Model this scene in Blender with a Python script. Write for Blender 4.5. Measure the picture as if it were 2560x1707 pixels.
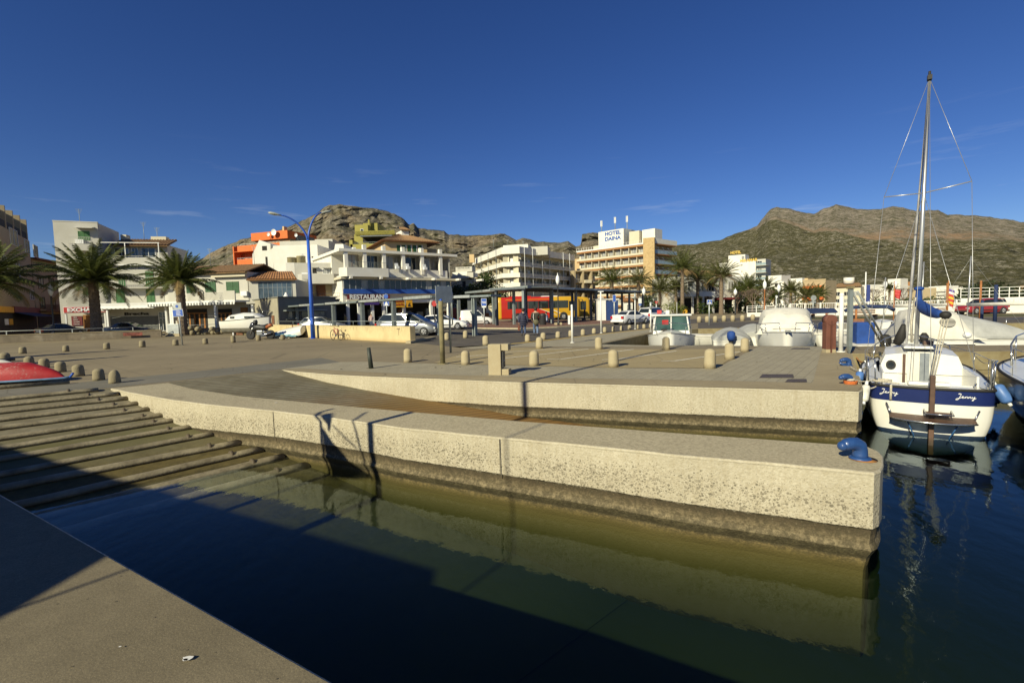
import bpy, bmesh, math, random
from mathutils import Vector, Matrix, noise
R = math.radians
SC = bpy.context.scene
COL = SC.collection
for o in list(bpy.data.objects): bpy.data.objects.remove(o)
PITCH, ROLL, FPX, CH = R(3.84), R(1.43), 1200.0, 1.75
_F = Vector((0, math.cos(PITCH), -math.sin(PITCH)))
_R0 = Vector((1, 0, 0)); _U0 = Vector((0, math.sin(PITCH), math.cos(PITCH)))
CR = _R0 * math.cos(ROLL) - _U0 * math.sin(ROLL)
CU = _R0 * math.sin(ROLL) + _U0 * math.cos(ROLL)
CP = Vector((0, 0, CH))
cam = bpy.data.cameras.new('camera'); camo = bpy.data.objects.new('camera', cam); COL.objects.link(camo)
m = Matrix((CR, CU, -_F)).transposed().to_4x4(); m.translation = CP
camo.matrix_world = m
cam.sensor_width = 36; cam.lens = 36 * FPX / 2560; cam.clip_start = .05; cam.clip_end = 9000
SC.camera = camo
SUN_EL, SUN_AZ = R(29), R(37.5)          # the sun stands behind the camera, to the left
TOSUN = Vector((-math.sin(SUN_AZ) * math.cos(SUN_EL), -math.cos(SUN_AZ) * math.cos(SUN_EL), math.sin(SUN_EL)))
sl = bpy.data.lights.new('sun', 'SUN'); sl.energy = 4.6; sl.angle = R(.53); sl.color = (1, .93, .68)
so = bpy.data.objects.new('sun', sl); COL.objects.link(so)
so.rotation_euler = TOSUN.to_track_quat('Z', 'Y').to_euler()
W = bpy.data.worlds.new('World'); SC.world = W; W.use_nodes = True
nt = W.node_tree; nt.nodes.clear()
sky = nt.nodes.new('ShaderNodeTexSky'); sky.sky_type = 'NISHITA'; sky.sun_disc = False
sky.sun_elevation = SUN_EL; sky.sun_rotation = math.atan2(TOSUN.x, TOSUN.y)
sky.altitude = 1500; sky.air_density = 1.0; sky.dust_density = .15; sky.ozone_density = 4.5
bg = nt.nodes.new('ShaderNodeBackground'); bg.inputs[1].default_value = .063
out = nt.nodes.new('ShaderNodeOutputWorld')
# thin wisps of cloud low over the horizon, laid out by sky direction
tc = nt.nodes.new('ShaderNodeTexCoord'); mp = nt.nodes.new('ShaderNodeMapping'); mp.inputs['Scale'].default_value = (3.2, 3.2, 34)
nz = nt.nodes.new('ShaderNodeTexNoise'); nz.inputs['Scale'].default_value = 1.6; nz.inputs['Detail'].default_value = 7; nz.inputs['Roughness'].default_value = .58
cr = nt.nodes.new('ShaderNodeValToRGB'); cr.color_ramp.elements[0].position = .60; cr.color_ramp.elements[1].position = .86
sx = nt.nodes.new('ShaderNodeSeparateXYZ')
mr = nt.nodes.new('ShaderNodeMapRange'); mr.inputs[1].default_value = .30; mr.inputs[2].default_value = .14; mr.inputs[3].default_value = 0; mr.inputs[4].default_value = 1
ml = nt.nodes.new('ShaderNodeMath'); ml.operation = 'MULTIPLY'; ml2 = nt.nodes.new('ShaderNodeMath'); ml2.operation = 'MULTIPLY'; ml2.inputs[1].default_value = .42
mx = nt.nodes.new('ShaderNodeMix'); mx.data_type = 'RGBA'; mx.inputs[7].default_value = (8.5, 9.0, 9.6, 1)
hs = nt.nodes.new('ShaderNodeHueSaturation'); hs.inputs['Saturation'].default_value = 1.19; hs.inputs['Hue'].default_value = .516
L = nt.links.new
L(tc.outputs['Generated'], mp.inputs[0]); L(mp.outputs[0], nz.inputs[0]); L(nz.outputs[0], cr.inputs[0])
L(tc.outputs['Generated'], sx.inputs[0]); L(sx.outputs[2], mr.inputs[0])
L(cr.outputs[0], ml.inputs[0]); L(mr.outputs[0], ml.inputs[1]); L(ml.outputs[0], ml2.inputs[0]); L(ml2.outputs[0], mx.inputs[0])
L(sky.outputs[0], hs.inputs['Color']); L(hs.outputs[0], mx.inputs[6]); L(mx.outputs[2], bg.inputs[0]); L(bg.outputs[0], out.inputs[0])
SC.view_settings.view_transform = 'Standard'; SC.view_settings.look = 'None'
SC.view_settings.exposure = .38; SC.view_settings.gamma = 1
SC.render.engine = 'CYCLES'
SC.cycles.max_bounces = 8; SC.cycles.transparent_max_bounces = 16; SC.cycles.use_denoising = True
SC.cycles.diffuse_bounces = 3; SC.cycles.glossy_bounces = 3; SC.cycles.caustics_reflective = False; SC.cycles.caustics_refractive = False
def ray(px, py):
 return _F + CR * ((px - 1280) / FPX) + CU * ((853.5 - py) / FPX)
def G(px, py, z=0.0):
 d = ray(px, py); t = (z - CH) / d.z
 p = CP + d * t; return Vector((p.x, p.y, z))
def at(px, py, dist):
 d = ray(px, py); return CP + d * (dist / d.y)
def gnd(px, dist):
 p = at(px, 800, dist); return Vector((p.x, p.y, 0))
_mats = {}
def _n(t, ty, **k):
 n = t.nodes.new(ty)
 for a, b in k.items():
  if isinstance(a, str) and hasattr(n, a): setattr(n, a, b)
 return n
def M(name, col, rough=.6, metal=0, var=.12, scale=6, bump=0, col2=None, spec=.5, det=4, bscale=None, coord='Object', coat=0, lo=.35, hi=.65):
 if name in _mats: return _mats[name]
 m = bpy.data.materials.new(name); m.use_nodes = True; t = m.node_tree; b = t.nodes['Principled BSDF']
 c = Vector(col[:3]); c1 = c * (1 - var); c2 = Vector(col2[:3]) if col2 else c * (1 + var)
 tcn = t.nodes.new('ShaderNodeTexCoord')
 n = t.nodes.new('ShaderNodeTexNoise'); n.inputs['Scale'].default_value = scale; n.inputs['Detail'].default_value = det; n.inputs['Roughness'].default_value = .6
 r = t.nodes.new('ShaderNodeValToRGB'); r.color_ramp.elements[0].position = lo; r.color_ramp.elements[1].position = hi
 r.color_ramp.elements[0].color = (*c1, 1); r.color_ramp.elements[1].color = (*[min(1, x) for x in c2], 1)
 t.links.new(tcn.outputs[coord], n.inputs[0]); t.links.new(n.outputs[0], r.inputs[0]); t.links.new(r.outputs[0], b.inputs['Base Color'])
 b.inputs['Roughness'].default_value = rough; b.inputs['Metallic'].default_value = metal
 b.inputs['Specular IOR Level'].default_value = spec
 if coat: b.inputs['Coat Weight'].default_value = coat; b.inputs['Coat Roughness'].default_value = .08
 if bump:
  n2 = t.nodes.new('ShaderNodeTexNoise'); n2.inputs['Scale'].default_value = bscale or scale * 6; n2.inputs['Detail'].default_value = 5
  t.links.new(tcn.outputs[coord], n2.inputs[0])
  bp = t.nodes.new('ShaderNodeBump'); bp.inputs['Strength'].default_value = bump; bp.inputs['Distance'].default_value = .02
  t.links.new(n2.outputs[0], bp.inputs['Height']); t.links.new(bp.outputs[0], b.inputs['Normal'])
 _mats[name] = m; return m
class NT:   # a small wrapper for hand-written node materials
 def __init__(s, name):
  s.m = bpy.data.materials.new(name); s.m.use_nodes = True; s.t = s.m.node_tree
  s.b = s.t.nodes['Principled BSDF']; s.out = s.t.nodes['Material Output']; _mats[name] = s.m
  s.tc = s.t.nodes.new('ShaderNodeTexCoord'); s.geo = s.t.nodes.new('ShaderNodeNewGeometry')
  s.P = s.tc.outputs['Object']
 def L(s, a, b): s.t.links.new(a, b)
 def inp(s, sock, v):
  if isinstance(v, bpy.types.NodeSocket): s.L(v, sock)
  elif isinstance(v, (tuple, list)) and len(v) == 3 and sock.type == 'RGBA': sock.default_value = (*v, 1)
  else: sock.default_value = v
 def map(s, scale=(1, 1, 1), rot=(0, 0, 0), src=None):
  n = s.t.nodes.new('ShaderNodeMapping'); n.inputs['Scale'].default_value = scale; n.inputs['Rotation'].default_value = rot
  s.L(src or s.P, n.inputs[0]); return n.outputs[0]
 def noise(s, scale, det=4, rough=.55, src=None, dist=0):
  n = s.t.nodes.new('ShaderNodeTexNoise'); n.inputs['Scale'].default_value = scale; n.inputs['Detail'].default_value = det
  n.inputs['Roughness'].default_value = rough; n.inputs['Distortion'].default_value = dist; s.L(src or s.P, n.inputs[0]); return n.outputs[0]
 def vor(s, scale, feat='F1', src=None, out=0, rnd=1):
  n = s.t.nodes.new('ShaderNodeTexVoronoi'); n.feature = feat; n.inputs['Scale'].default_value = scale; n.inputs['Randomness'].default_value = rnd
  s.L(src or s.P, n.inputs[0]); return n.outputs[out]
 def ramp(s, f, stops):
  n = s.t.nodes.new('ShaderNodeValToRGB'); e = n.color_ramp.elements
  while len(e) < len(stops): e.new(.5)
  for i, (p, c) in enumerate(stops):
   e[i].position = p; e[i].color = (c, c, c, 1) if isinstance(c, (int, float)) else (*c, 1)
  s.L(f, n.inputs[0]); return n.outputs[0]
 def mix(s, f, a, b, mode='MIX'):
  n = s.t.nodes.new('ShaderNodeMix'); n.data_type = 'RGBA'; n.blend_type = mode
  s.inp(n.inputs[0], f); s.inp(n.inputs[6], a); s.inp(n.inputs[7], b); return n.outputs[2]
 def math(s, op, a, b=0.0):
  n = s.t.nodes.new('ShaderNodeMath'); n.operation = op; s.inp(n.inputs[0], a); s.inp(n.inputs[1], b); return n.outputs[0]
 def xyz(s, i, src=None):
  n = s.t.nodes.new('ShaderNodeSeparateXYZ'); s.L(src or s.P, n.inputs[0]); return n.outputs[i]
 def rng(s, v, a, b, c=0.0, d=1.0):
  n = s.t.nodes.new('ShaderNodeMapRange'); s.L(v, n.inputs[0])
  for i, x in enumerate((a, b, c, d)): n.inputs[i + 1].default_value = x
  return n.outputs[0]
 def brick(s, w, h, mort, src=None, off=.5):
  n = s.t.nodes.new('ShaderNodeTexBrick'); n.inputs['Scale'].default_value = 1; n.inputs['Brick Width'].default_value = w; n.inputs['Row Height'].default_value = h
  n.inputs['Mortar Size'].default_value = mort; n.inputs['Color1'].default_value = (1, 1, 1, 1); n.inputs['Color2'].default_value = (.7, .7, .7, 1); n.inputs['Mortar'].default_value = (0, 0, 0, 1)
  n.offset = off; s.L(src or s.P, n.inputs[0]); return n
 def wave(s, scale, src=None, dist=0, prof='SIN', dirn='X'):
  n = s.t.nodes.new('ShaderNodeTexWave'); n.wave_profile = prof; n.bands_direction = dirn; n.inputs['Scale'].default_value = scale; n.inputs['Distortion'].default_value = dist
  s.L(src or s.P, n.inputs[0]); return n.outputs['Fac']
 def bump(s, h, st=.3, d=.02):
  n = s.t.nodes.new('ShaderNodeBump'); n.inputs['Strength'].default_value = st; n.inputs['Distance'].default_value = d
  s.L(h, n.inputs['Height']); s.L(n.outputs[0], s.b.inputs['Normal'])
 def fin(s, col=None, rough=.8, spec=.3):
  if col is not None: s.inp(s.b.inputs['Base Color'], col)
  s.inp(s.b.inputs['Roughness'], rough); s.b.inputs['Specular IOR Level'].default_value = spec; return s.m
class MB:
 def __init__(s): s.v = []; s.f = []; s.mi = []; s.sm = []; s.cur = 0
 def add(s, vs, fs, smooth=False):
  n = len(s.v); s.v += [tuple(v) for v in vs]
  for f in fs: s.f.append([i + n for i in f]); s.mi.append(s.cur); s.sm.append(smooth)
  return s
 def mat(s, i): s.cur = i; return s
 def box(s, x0, x1, y0, y1, z0, z1, rot=0, c=None):
  x0, x1 = sorted((x0, x1)); y0, y1 = sorted((y0, y1)); z0, z1 = sorted((z0, z1))
  vs = [Vector((x, y, z)) for z in (z0, z1) for y in (y0, y1) for x in (x0, x1)]
  if rot:
   cc = Vector(c) if c else Vector(((x0 + x1) / 2, (y0 + y1) / 2, 0)); rm = Matrix.Rotation(rot, 3, 'Z')
   vs = [rm @ (v - cc) + cc for v in vs]
  return s.add(vs, [(0, 2, 3, 1), (4, 5, 7, 6), (0, 1, 5, 4), (2, 6, 7, 3), (0, 4, 6, 2), (1, 3, 7, 5)])
 def prism(s, poly, z0, z1):      # poly of (x, y), counter-clockwise, vertical walls
  n = len(poly); vs = [(x, y, z0) for x, y in poly] + [(x, y, z1) for x, y in poly]
  return s.add(vs, [tuple(range(n - 1, -1, -1)), tuple(range(n, 2 * n))] + [(i, (i + 1) % n, n + (i + 1) % n, n + i) for i in range(n)])
 def yprism(s, poly, y0, y1):     # poly of (x, z) extruded along y
  n = len(poly); vs = [(x, y0, z) for x, z in poly] + [(x, y1, z) for x, z in poly]
  return s.add(vs, [tuple(range(n)), tuple(range(2 * n - 1, n - 1, -1))] + [(i, n + i, n + (i + 1) % n, (i + 1) % n) for i in range(n)])
 def xprism(s, poly, x0, x1):     # poly of (y, z) extruded along x
  n = len(poly); vs = [(x0, y, z) for y, z in poly] + [(x1, y, z) for y, z in poly]
  return s.add(vs, [tuple(range(n - 1, -1, -1)), tuple(range(n, 2 * n))] + [(i, (i + 1) % n, n + (i + 1) % n, n + i) for i in range(n)])
 def cyl(s, a, b, r0, r1=None, n=12, caps=True, smooth=True):
  a = Vector(a); b = Vector(b); r1 = r0 if r1 is None else r1
  d = (b - a); q = d.to_track_quat('Z', 'Y') if d.length else Matrix.Identity(3).to_quaternion()
  vs = []
  for p, r in ((a, r0), (b, r1)):
   for i in range(n):
    t = 2 * math.pi * i / n; vs.append(p + q @ Vector((r * math.cos(t), r * math.sin(t), 0)))
  k = len(s.v); s.add(vs, [(i, (i + 1) % n, n + (i + 1) % n, n + i) for i in range(n)], smooth)
  if caps: s.add(vs[:n], [tuple(range(n - 1, -1, -1))]); s.add(vs[n:], [tuple(range(n))])
  return s
 def tube(s, pts, r, n=8, smooth=True, caps=True, flat=1.0):
  pts = [Vector(p) for p in pts]; rs = r if isinstance(r, (list, tuple)) else [r] * len(pts)
  vs = []; up = None
  for i, p in enumerate(pts):
   d = (pts[min(i + 1, len(pts) - 1)] - pts[max(i - 1, 0)])
   d = d.normalized() if d.length > 1e-9 else Vector((0, 0, 1))
   if up is None: up = Vector((0, 0, 1)) if abs(d.z) < .9 else Vector((1, 0, 0))
   x = d.cross(up)
   x = x.normalized() if x.length > 1e-6 else Vector((1, 0, 0))
   up = x.cross(d).normalized()
   for k in range(n):
    t = 2 * math.pi * k / n; vs.append(p + x * (math.cos(t) * rs[i]) + up * (math.sin(t) * rs[i] * flat))
  fs = []
  for i in range(len(pts) - 1):
   for k in range(n): fs.append((i * n + k, i * n + (k + 1) % n, (i + 1) * n + (k + 1) % n, (i + 1) * n + k))
  s.add(vs, fs, smooth)
  if caps and n > 2: s.add(vs[:n], [tuple(range(n - 1, -1, -1))]); s.add(vs[-n:], [tuple(range(n))])
  return s
 def lathe(s, prof, c=(0, 0, 0), n=16, smooth=True, axis='Z'):   # prof of (r, z)
  vs = []; c = Vector(c)
  for r, z in prof:
   for i in range(n):
    t = 2 * math.pi * i / n
    p = Vector((r * math.cos(t), r * math.sin(t), z)) if axis == 'Z' else (Vector((r * math.cos(t), z, r * math.sin(t))) if axis == 'Y' else Vector((z, r * math.cos(t), r * math.sin(t))))
    vs.append(c + p)
  fs = [(j * n + i, j * n + (i + 1) % n, (j + 1) * n + (i + 1) % n, (j + 1) * n + i) for j in range(len(prof) - 1) for i in range(n)]
  s.add(vs, fs, smooth)
  if prof[0][0] > 1e-4: s.add(vs[:n], [tuple(range(n - 1, -1, -1))])
  if prof[-1][0] > 1e-4: s.add(vs[-n:], [tuple(range(n))])
  return s
 def sph(s, c, r, n=12, m=8, sc=(1, 1, 1)):
  c = Vector(c); vs = []; fs = []
  for j in range(m + 1):
   a = math.pi * j / m
   for i in range(n):
    t = 2 * math.pi * i / n
    vs.append(c + Vector((r * sc[0] * math.sin(a) * math.cos(t), r * sc[1] * math.sin(a) * math.sin(t), r * sc[2] * math.cos(a))))
  for j in range(m):
   for i in range(n): fs.append((j * n + i, (j + 1) * n + i, (j + 1) * n + (i + 1) % n, j * n + (i + 1) % n))
  return s.add(vs, fs, True)
 def quad(s, a, b, c, d): return s.add([a, b, c, d], [(0, 1, 2, 3)])
 def grid(s, rows, smooth=True, close=False):     # rows: list of lists of points
  n = len(rows[0]); vs = [p for r in rows for p in r]; fs = []
  for i in range(len(rows) - 1):
   for k in range(n if close else n - 1): fs.append((i * n + k, i * n + (k + 1) % n, (i + 1) * n + (k + 1) % n, (i + 1) * n + k))
  return s.add(vs, fs, smooth)
 def build(s, name, mats, parent=None, loc=None, rz=None, bevel=0, fix=True):
  me = bpy.data.meshes.new(name); me.from_pydata(s.v, [], s.f)
  if not isinstance(mats, (list, tuple)): mats = [mats]
  for m in mats: me.materials.append(m)
  me.polygons.foreach_set('material_index', [min(i, len(mats) - 1) for i in s.mi]); me.polygons.foreach_set('use_smooth', s.sm)
  if fix:
   bm = bmesh.new(); bm.from_mesh(me); bmesh.ops.remove_doubles(bm, verts=bm.verts, dist=1e-5)
   bmesh.ops.recalc_face_normals(bm, faces=bm.faces); bm.to_mesh(me); bm.free()
  me.update()
  o = bpy.data.objects.new(name, me); COL.objects.link(o)
  if parent: o.parent = parent
  if loc is not None: o.location = loc
  if rz is not None: o.rotation_euler = (0, 0, rz)
  if bevel:
   b = o.modifiers.new('bevel', 'BEVEL'); b.width = bevel; b.segments = 2; b.limit_method = 'ANGLE'; b.angle_limit = R(40)
  return o
def tag(o, label, cat, group=None, kind=None):
 if label: o['label'] = label
 if cat: o['category'] = cat
 if group: o['group'] = group
 if kind: o['kind'] = kind
 return o
def thing(name, label, cat, loc=(0, 0, 0), rz=0, group=None):
 o = bpy.data.objects.new(name, None); COL.objects.link(o); o.location = loc; o.rotation_euler = (0, 0, rz); o.empty_display_size = .2
 return tag(o, label, cat, group)
def dup(root, loc, rz=None, label=None, group=None, sc=None):
 r = root.copy(); COL.objects.link(r); r.location = loc
 if rz is not None: r.rotation_euler = (0, 0, rz)
 if sc is not None: r.scale = (sc, sc, sc) if isinstance(sc, (int, float)) else sc
 if label: r['label'] = label
 if group: r['group'] = group
 for ch in [c for c in root.children]:
  c = ch.copy(); COL.objects.link(c); c.parent = r
  for g in list(ch.children):
   d = g.copy(); COL.objects.link(d); d.parent = c
 return r
def struct(o): o['kind'] = 'structure'; return o
def text_mb(txt, size, mb, org, ex, ey, out=.0, bold=0, squeeze=1.0, align='LEFT', depth=.01):
 """raised lettering: the text's outline as a mesh, laid on the plane org + x*ex + y*ey"""
 cu = bpy.data.curves.new('t', 'FONT'); cu.body = txt; cu.size = size; cu.offset = bold; cu.align_x = align; cu.resolution_u = 3; cu.fill_mode = 'FRONT'
 cu.extrude = depth / 2
 ob = bpy.data.objects.new('t', cu); COL.objects.link(ob)
 dg = bpy.context.evaluated_depsgraph_get(); dg.update()
 me = bpy.data.meshes.new_from_object(ob.evaluated_get(dg))
 ex = Vector(ex).normalized(); ey = Vector(ey).normalized(); en = ex.cross(ey); org = Vector(org)
 vs = [org + ex * (v.co.x * squeeze) + ey * v.co.y + en * (v.co.z + out) for v in me.vertices]
 mb.add(vs, [tuple(p.vertices) for p in me.polygons])
 bpy.data.objects.remove(ob); bpy.data.curves.remove(cu); bpy.data.meshes.remove(me)
 return mb
class Fr:
 """a facade frame: ground points A -> B seen at two pixels and depths; x along it, y into the building"""
 def __init__(s, pxA, dA, pxB, dB, A=None, B=None):
  s.A = A or gnd(pxA, dA); s.B = B or gnd(pxB, dB)
  s.ex = (s.B - s.A).normalized(); s.ey = Vector((-s.ex.y, s.ex.x, 0)); s.w = (s.B - s.A).length
  s.rz = math.atan2(s.ex.y, s.ex.x)
 def L(s, px, py, yo=0):          # pixel -> (x, z) on the plane y = yo
  d = ray(px, py); o = s.A + s.ey * yo; t = (o - CP).dot(s.ey) / d.dot(s.ey)
  p = CP + d * t; return ((p - s.A).dot(s.ex), p.z)
 def S(s, px, py, xo=0):          # pixel -> (y, z) on the plane x = xo
  d = ray(px, py); o = s.A + s.ex * xo; t = (o - CP).dot(s.ex) / d.dot(s.ex)
  p = CP + d * t; return ((p - s.A).dot(s.ey), p.z)
 def W(s, x, y, z=0): return s.A + s.ex * x + s.ey * y + Vector((0, 0, z))
 def rect(s, x0, y0, x1, y1, yo=0):
  a = s.L(x0, (y0 + y1) / 2, yo)[0]; b = s.L(x1, (y0 + y1) / 2, yo)[0]; c = s.L((x0 + x1) / 2, y0, yo)[1]; d = s.L((x0 + x1) / 2, y1, yo)[1]
  return min(a, b), max(a, b), min(c, d), max(c, d)
 def srect(s, x0, y0, x1, y1, xo=0):
  a = s.S(x0, (y0 + y1) / 2, xo)[0]; b = s.S(x1, (y0 + y1) / 2, xo)[0]; c = s.S((x0 + x1) / 2, y0, xo)[1]; d = s.S((x0 + x1) / 2, y1, xo)[1]
  return min(a, b), max(a, b), min(c, d), max(c, d)
# ================================================================ SETTING
WZ = -0.97       # water level
def concrete(name, base, dark, scale=1.0, rough=.85, blot=.5, speck=.0, bump=.25, stain=None, joints=0, crack=.55):
 n = NT(name)
 a = n.noise(.35 * scale, 6, .6); b = n.noise(3.5 * scale, 6, .7); c = n.noise(45 * scale, 3, .7)
 col = n.mix(n.ramp(a, [(.38, 0), (.66, 1)]), base, dark)
 col = n.mix(n.ramp(b, [(.35, 0), (.75, blot)]), col, tuple(x * .62 for x in base))
 col = n.mix(n.ramp(n.noise(1.1 * scale, 7, .8, n.map((1, 1, 1), (0, 0, 2))), [(.60, 0), (.66, .5)]), col, tuple(x * .45 for x in base))
 if stain: col = n.mix(n.ramp(n.noise(.18 * scale, 5, .65, n.map((1, 1, 1), (0, 0, .6))), [(.52, 0), (.68, .55)]), col, stain)
 col = n.mix(n.ramp(c, [(.3, .55), (.7, 0)]), col, tuple(x * .5 for x in base))
 if speck:
  v = n.vor(70 * scale); col = n.mix(n.ramp(v, [(.18, speck), (.34, 0)]), col, tuple(min(1, x * 1.7) for x in base))
 if joints: br = n.brick(joints, joints * .8, .025, n.map((1, 1, 1), (0, 0, R(40)))); col = n.mix(n.math('MULTIPLY', n.math('SUBTRACT', 1.0, n.rng(n.xyz(0, br.outputs['Color']), 0, .3)), .5), col, tuple(x * .4 for x in base)); col = n.mix(n.rng(n.xyz(0, br.outputs['Color']), 1, .7, 0, .22), col, tuple(x * .7 for x in base))
 # hairline cracks
 cr_ = n.vor(.45 * scale, 'DISTANCE_TO_EDGE', n.map((1, 1, 1)))
 col = n.mix(n.ramp(cr_, [(.0, crack), (.009, 0)]), col, tuple(x * .35 for x in base))
 n.bump(n.math('ADD', c, n.math('MULTIPLY', b, .6)), bump, .012)
 return n.fin(col, rough)
m_yard = concrete('yard_concrete', (.33, .268, .165), (.225, .18, .108), .7, stain=(.37, .305, .185), blot=.45, joints=5)
m_slab = concrete('slab_concrete', (.23, .19, .117), (.29, .24, .15), 1.6, stain=(.135, .11, .065), speck=.35, blot=.65, crack=.12)
m_cope = concrete('coping_concrete', (.42, .345, .21), (.33, .265, .155), 1.4, blot=.3)
m_ramp = concrete('slipway_concrete', (.225, .195, .135), (.14, .115, .068), 1.5, blot=.6)
m_asph = concrete('asphalt', (.145, .125, .10), (.10, .088, .072), 2.0, bump=.4, stain=(.19, .165, .125))
m_sand = concrete('sandy_paving', (.44, .35, .185), (.36, .285, .15), .9, blot=.28, stain=(.30, .23, .115))
m_strip = concrete('grey_strip', (.235, .215, .165), (.17, .158, .122), 1.2, blot=.4)
# grey paving slabs
n = NT('grey_paving'); br = n.brick(.42, .21, .008, n.map((1, 1, 1), (0, 0, R(-52))))
col = n.mix(n.noise(1.5, 5), (.47, .415, .285), (.35, .305, .205)); col = n.mix(n.ramp(n.noise(30, 3), [(.3, .35), (.7, 0)]), col, (.12, .11, .085))
col = n.mix(.38, col, br.outputs['Color'], 'MULTIPLY'); n.bump(br.outputs['Fac'], -.4, .01); m_pave = n.fin(col, .8)
n = NT('red_brick_paving'); br = n.brick(.3, .15, .01); col = n.mix(n.noise(2.5, 4), (.28, .15, .105), (.20, .115, .085)); col = n.mix(.4, col, br.outputs['Color'], 'MULTIPLY'); m_redp = n.fin(col, .85)
def aggregate(name, stones=1.0, sc=1.0):
 n = NT(name); z = n.xyz(2)
 big = n.noise(1.1, 5, .6); fine = n.noise(26, 4, .7)
 base = n.mix(n.ramp(big, [(.35, 0), (.7, 1)]), (.55, .50, .375), (.445, .40, .295))
 base = n.mix(n.ramp(fine, [(.35, .5), (.65, 0)]), base, (.30, .25, .15))
 streak = n.noise(2.2, 5, .6, n.map((5, 5, .35))); base = n.mix(n.ramp(streak, [(.5, 0), (.72, .45)]), base, (.36, .30, .19))
 # exposed stones, denser towards the worn lower half of the band
 dens = n.math('MULTIPLY', n.rng(z, -.05, -.36, .16, 1.0), stones)
 dens = n.math('MULTIPLY', dens, n.rng(n.noise(1.3, 3), .3, .7, .62, 1.15))
 src = n.mix(.08, n.P, n.t.nodes.new('ShaderNodeTexNoise').outputs['Color'])
 for k, (s, hard) in enumerate(((29 * sc, .57), (54 * sc, .48))):
  v = n.t.nodes.new('ShaderNodeTexVoronoi'); v.inputs['Scale'].default_value = s; n.L(n.map((1, 1, 1.15), (.3 * k, .2, .1)), v.inputs[0])
  thr = n.math('MULTIPLY', n.math('ADD', n.math('MULTIPLY', dens, hard), .02), n.rng(n.xyz(0, v.outputs['Color']), 0, 1, .35, 1.25))
  inside = n.rng(n.math('SUBTRACT', thr, v.outputs['Distance']), 0, .07)
  stone = n.mix(n.xyz(1, v.outputs['Color']), (.17, .15, .105), (.36, .315, .225))
  base = n.mix(inside, base, stone)
 # tide marks
 wob = n.math('ADD', z, n.math('MULTIPLY', n.math('SUBTRACT', n.noise(2.6, 6, .75), .5), .10))
 wob2 = n.math('ADD', z, n.math('MULTIPLY', n.math('SUBTRACT', n.noise(9, 6, .85), .5), .13))
 band = n.ramp(n.rng(wob, -1.05, -.50), [(0, (.30, .22, .08)), (.16, (.22, .165, .07)), (.22, (.075, .062, .03)), (.36, (.13, .11, .058)), (.46, (.25, .20, .115)), (.60, (.19, .15, .085)), (.70, (.105, .08, .045)), (.80, (.06, .046, .027))])
 band = n.mix(n.ramp(n.noise(16, 7, .8), [(.46, .7), (.58, 0)]), band, (.055, .046, .026)); band = n.mix(n.ramp(n.noise(48, 4, .7), [(.58, 0), (.70, .3)]), band, (.40, .34, .20))
 blot = n.mix(n.ramp(n.noise(7, 7, .85), [(.47, 0), (.56, 1)]), band, (.05, .042, .022))
 lowmask = n.math('MULTIPLY', n.rng(wob2, -.72, -.84), n.rng(wob, -1.02, -.90))
 band = n.mix(n.math('MULTIPLY', lowmask, .85), band, blot)
 col = n.mix(n.rng(wob2, -.585, -.605), base, band)
 col = n.mix(n.rng(z, WZ + .02, WZ - .08), col, (.13, .10, .035))
 n.bump(n.math('ADD', fine, n.vor(40 * sc)), .35, .012)
 return n.fin(col, .85, .25)
m_aggr = aggregate('exposed_aggregate'); m_aggr2 = aggregate('exposed_aggregate_fine', .55, 1.1)
# top of the piers: washed aggregate
n = NT('washed_top'); v = n.vor(42); base = n.mix(n.noise(1.2, 6), (.54, .47, .31), (.44, .375, .24))
base = n.mix(n.ramp(n.noise(24, 4, .8), [(.38, .6), (.6, 0)]), base, (.20, .165, .105)); base = n.mix(n.ramp(v, [(.1, .5), (.3, 0)]), base, (.56, .49, .34))
base = n.mix(n.ramp(n.noise(.9, 5, .7, n.map((1, 1, 1), (0, 0, 1))), [(.55, 0), (.7, .5)]), base, (.22, .18, .115))
n.bump(n.noise(60, 3), .3, .01); m_top = n.fin(base, .85)
def gpts(px): return [G(*p) if len(p) == 3 else G(p[0], p[1], 0) for p in px]
def offs(pts, d, closed):
 """outward (to the right of travel) offset of a ground path"""
 out_ = []; N = len(pts)
 for i in range(N):
  a = pts[(i - 1) % N] if (closed or i > 0) else pts[i]; b = pts[(i + 1) % N] if (closed or i < N - 1) else pts[i]
  t1 = (pts[i] - a); t2 = (b - pts[i]); t1.z = t2.z = 0
  t1 = t1.normalized() if t1.length > 1e-6 else t2.normalized(); t2 = t2.normalized() if t2.length > 1e-6 else t1
  n1 = Vector((t1.y, -t1.x, 0)); n2 = Vector((t2.y, -t2.x, 0)); nn = (n1 + n2); nn = nn.normalized() if nn.length > 1e-6 else n1
  k = d / max(.45, nn.dot(n1)); out_.append(pts[i] + nn * k)
 return out_
WALLPROF = [(0, None), (.014, -.006), (.022, -.022), (.018, -.04), (.015, -.585), (-.005, -.61), (-.02, -.76), (.01, -.82), (-.05, -.93), (-.09, -1.1), (-.10, -2.8)]
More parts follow.
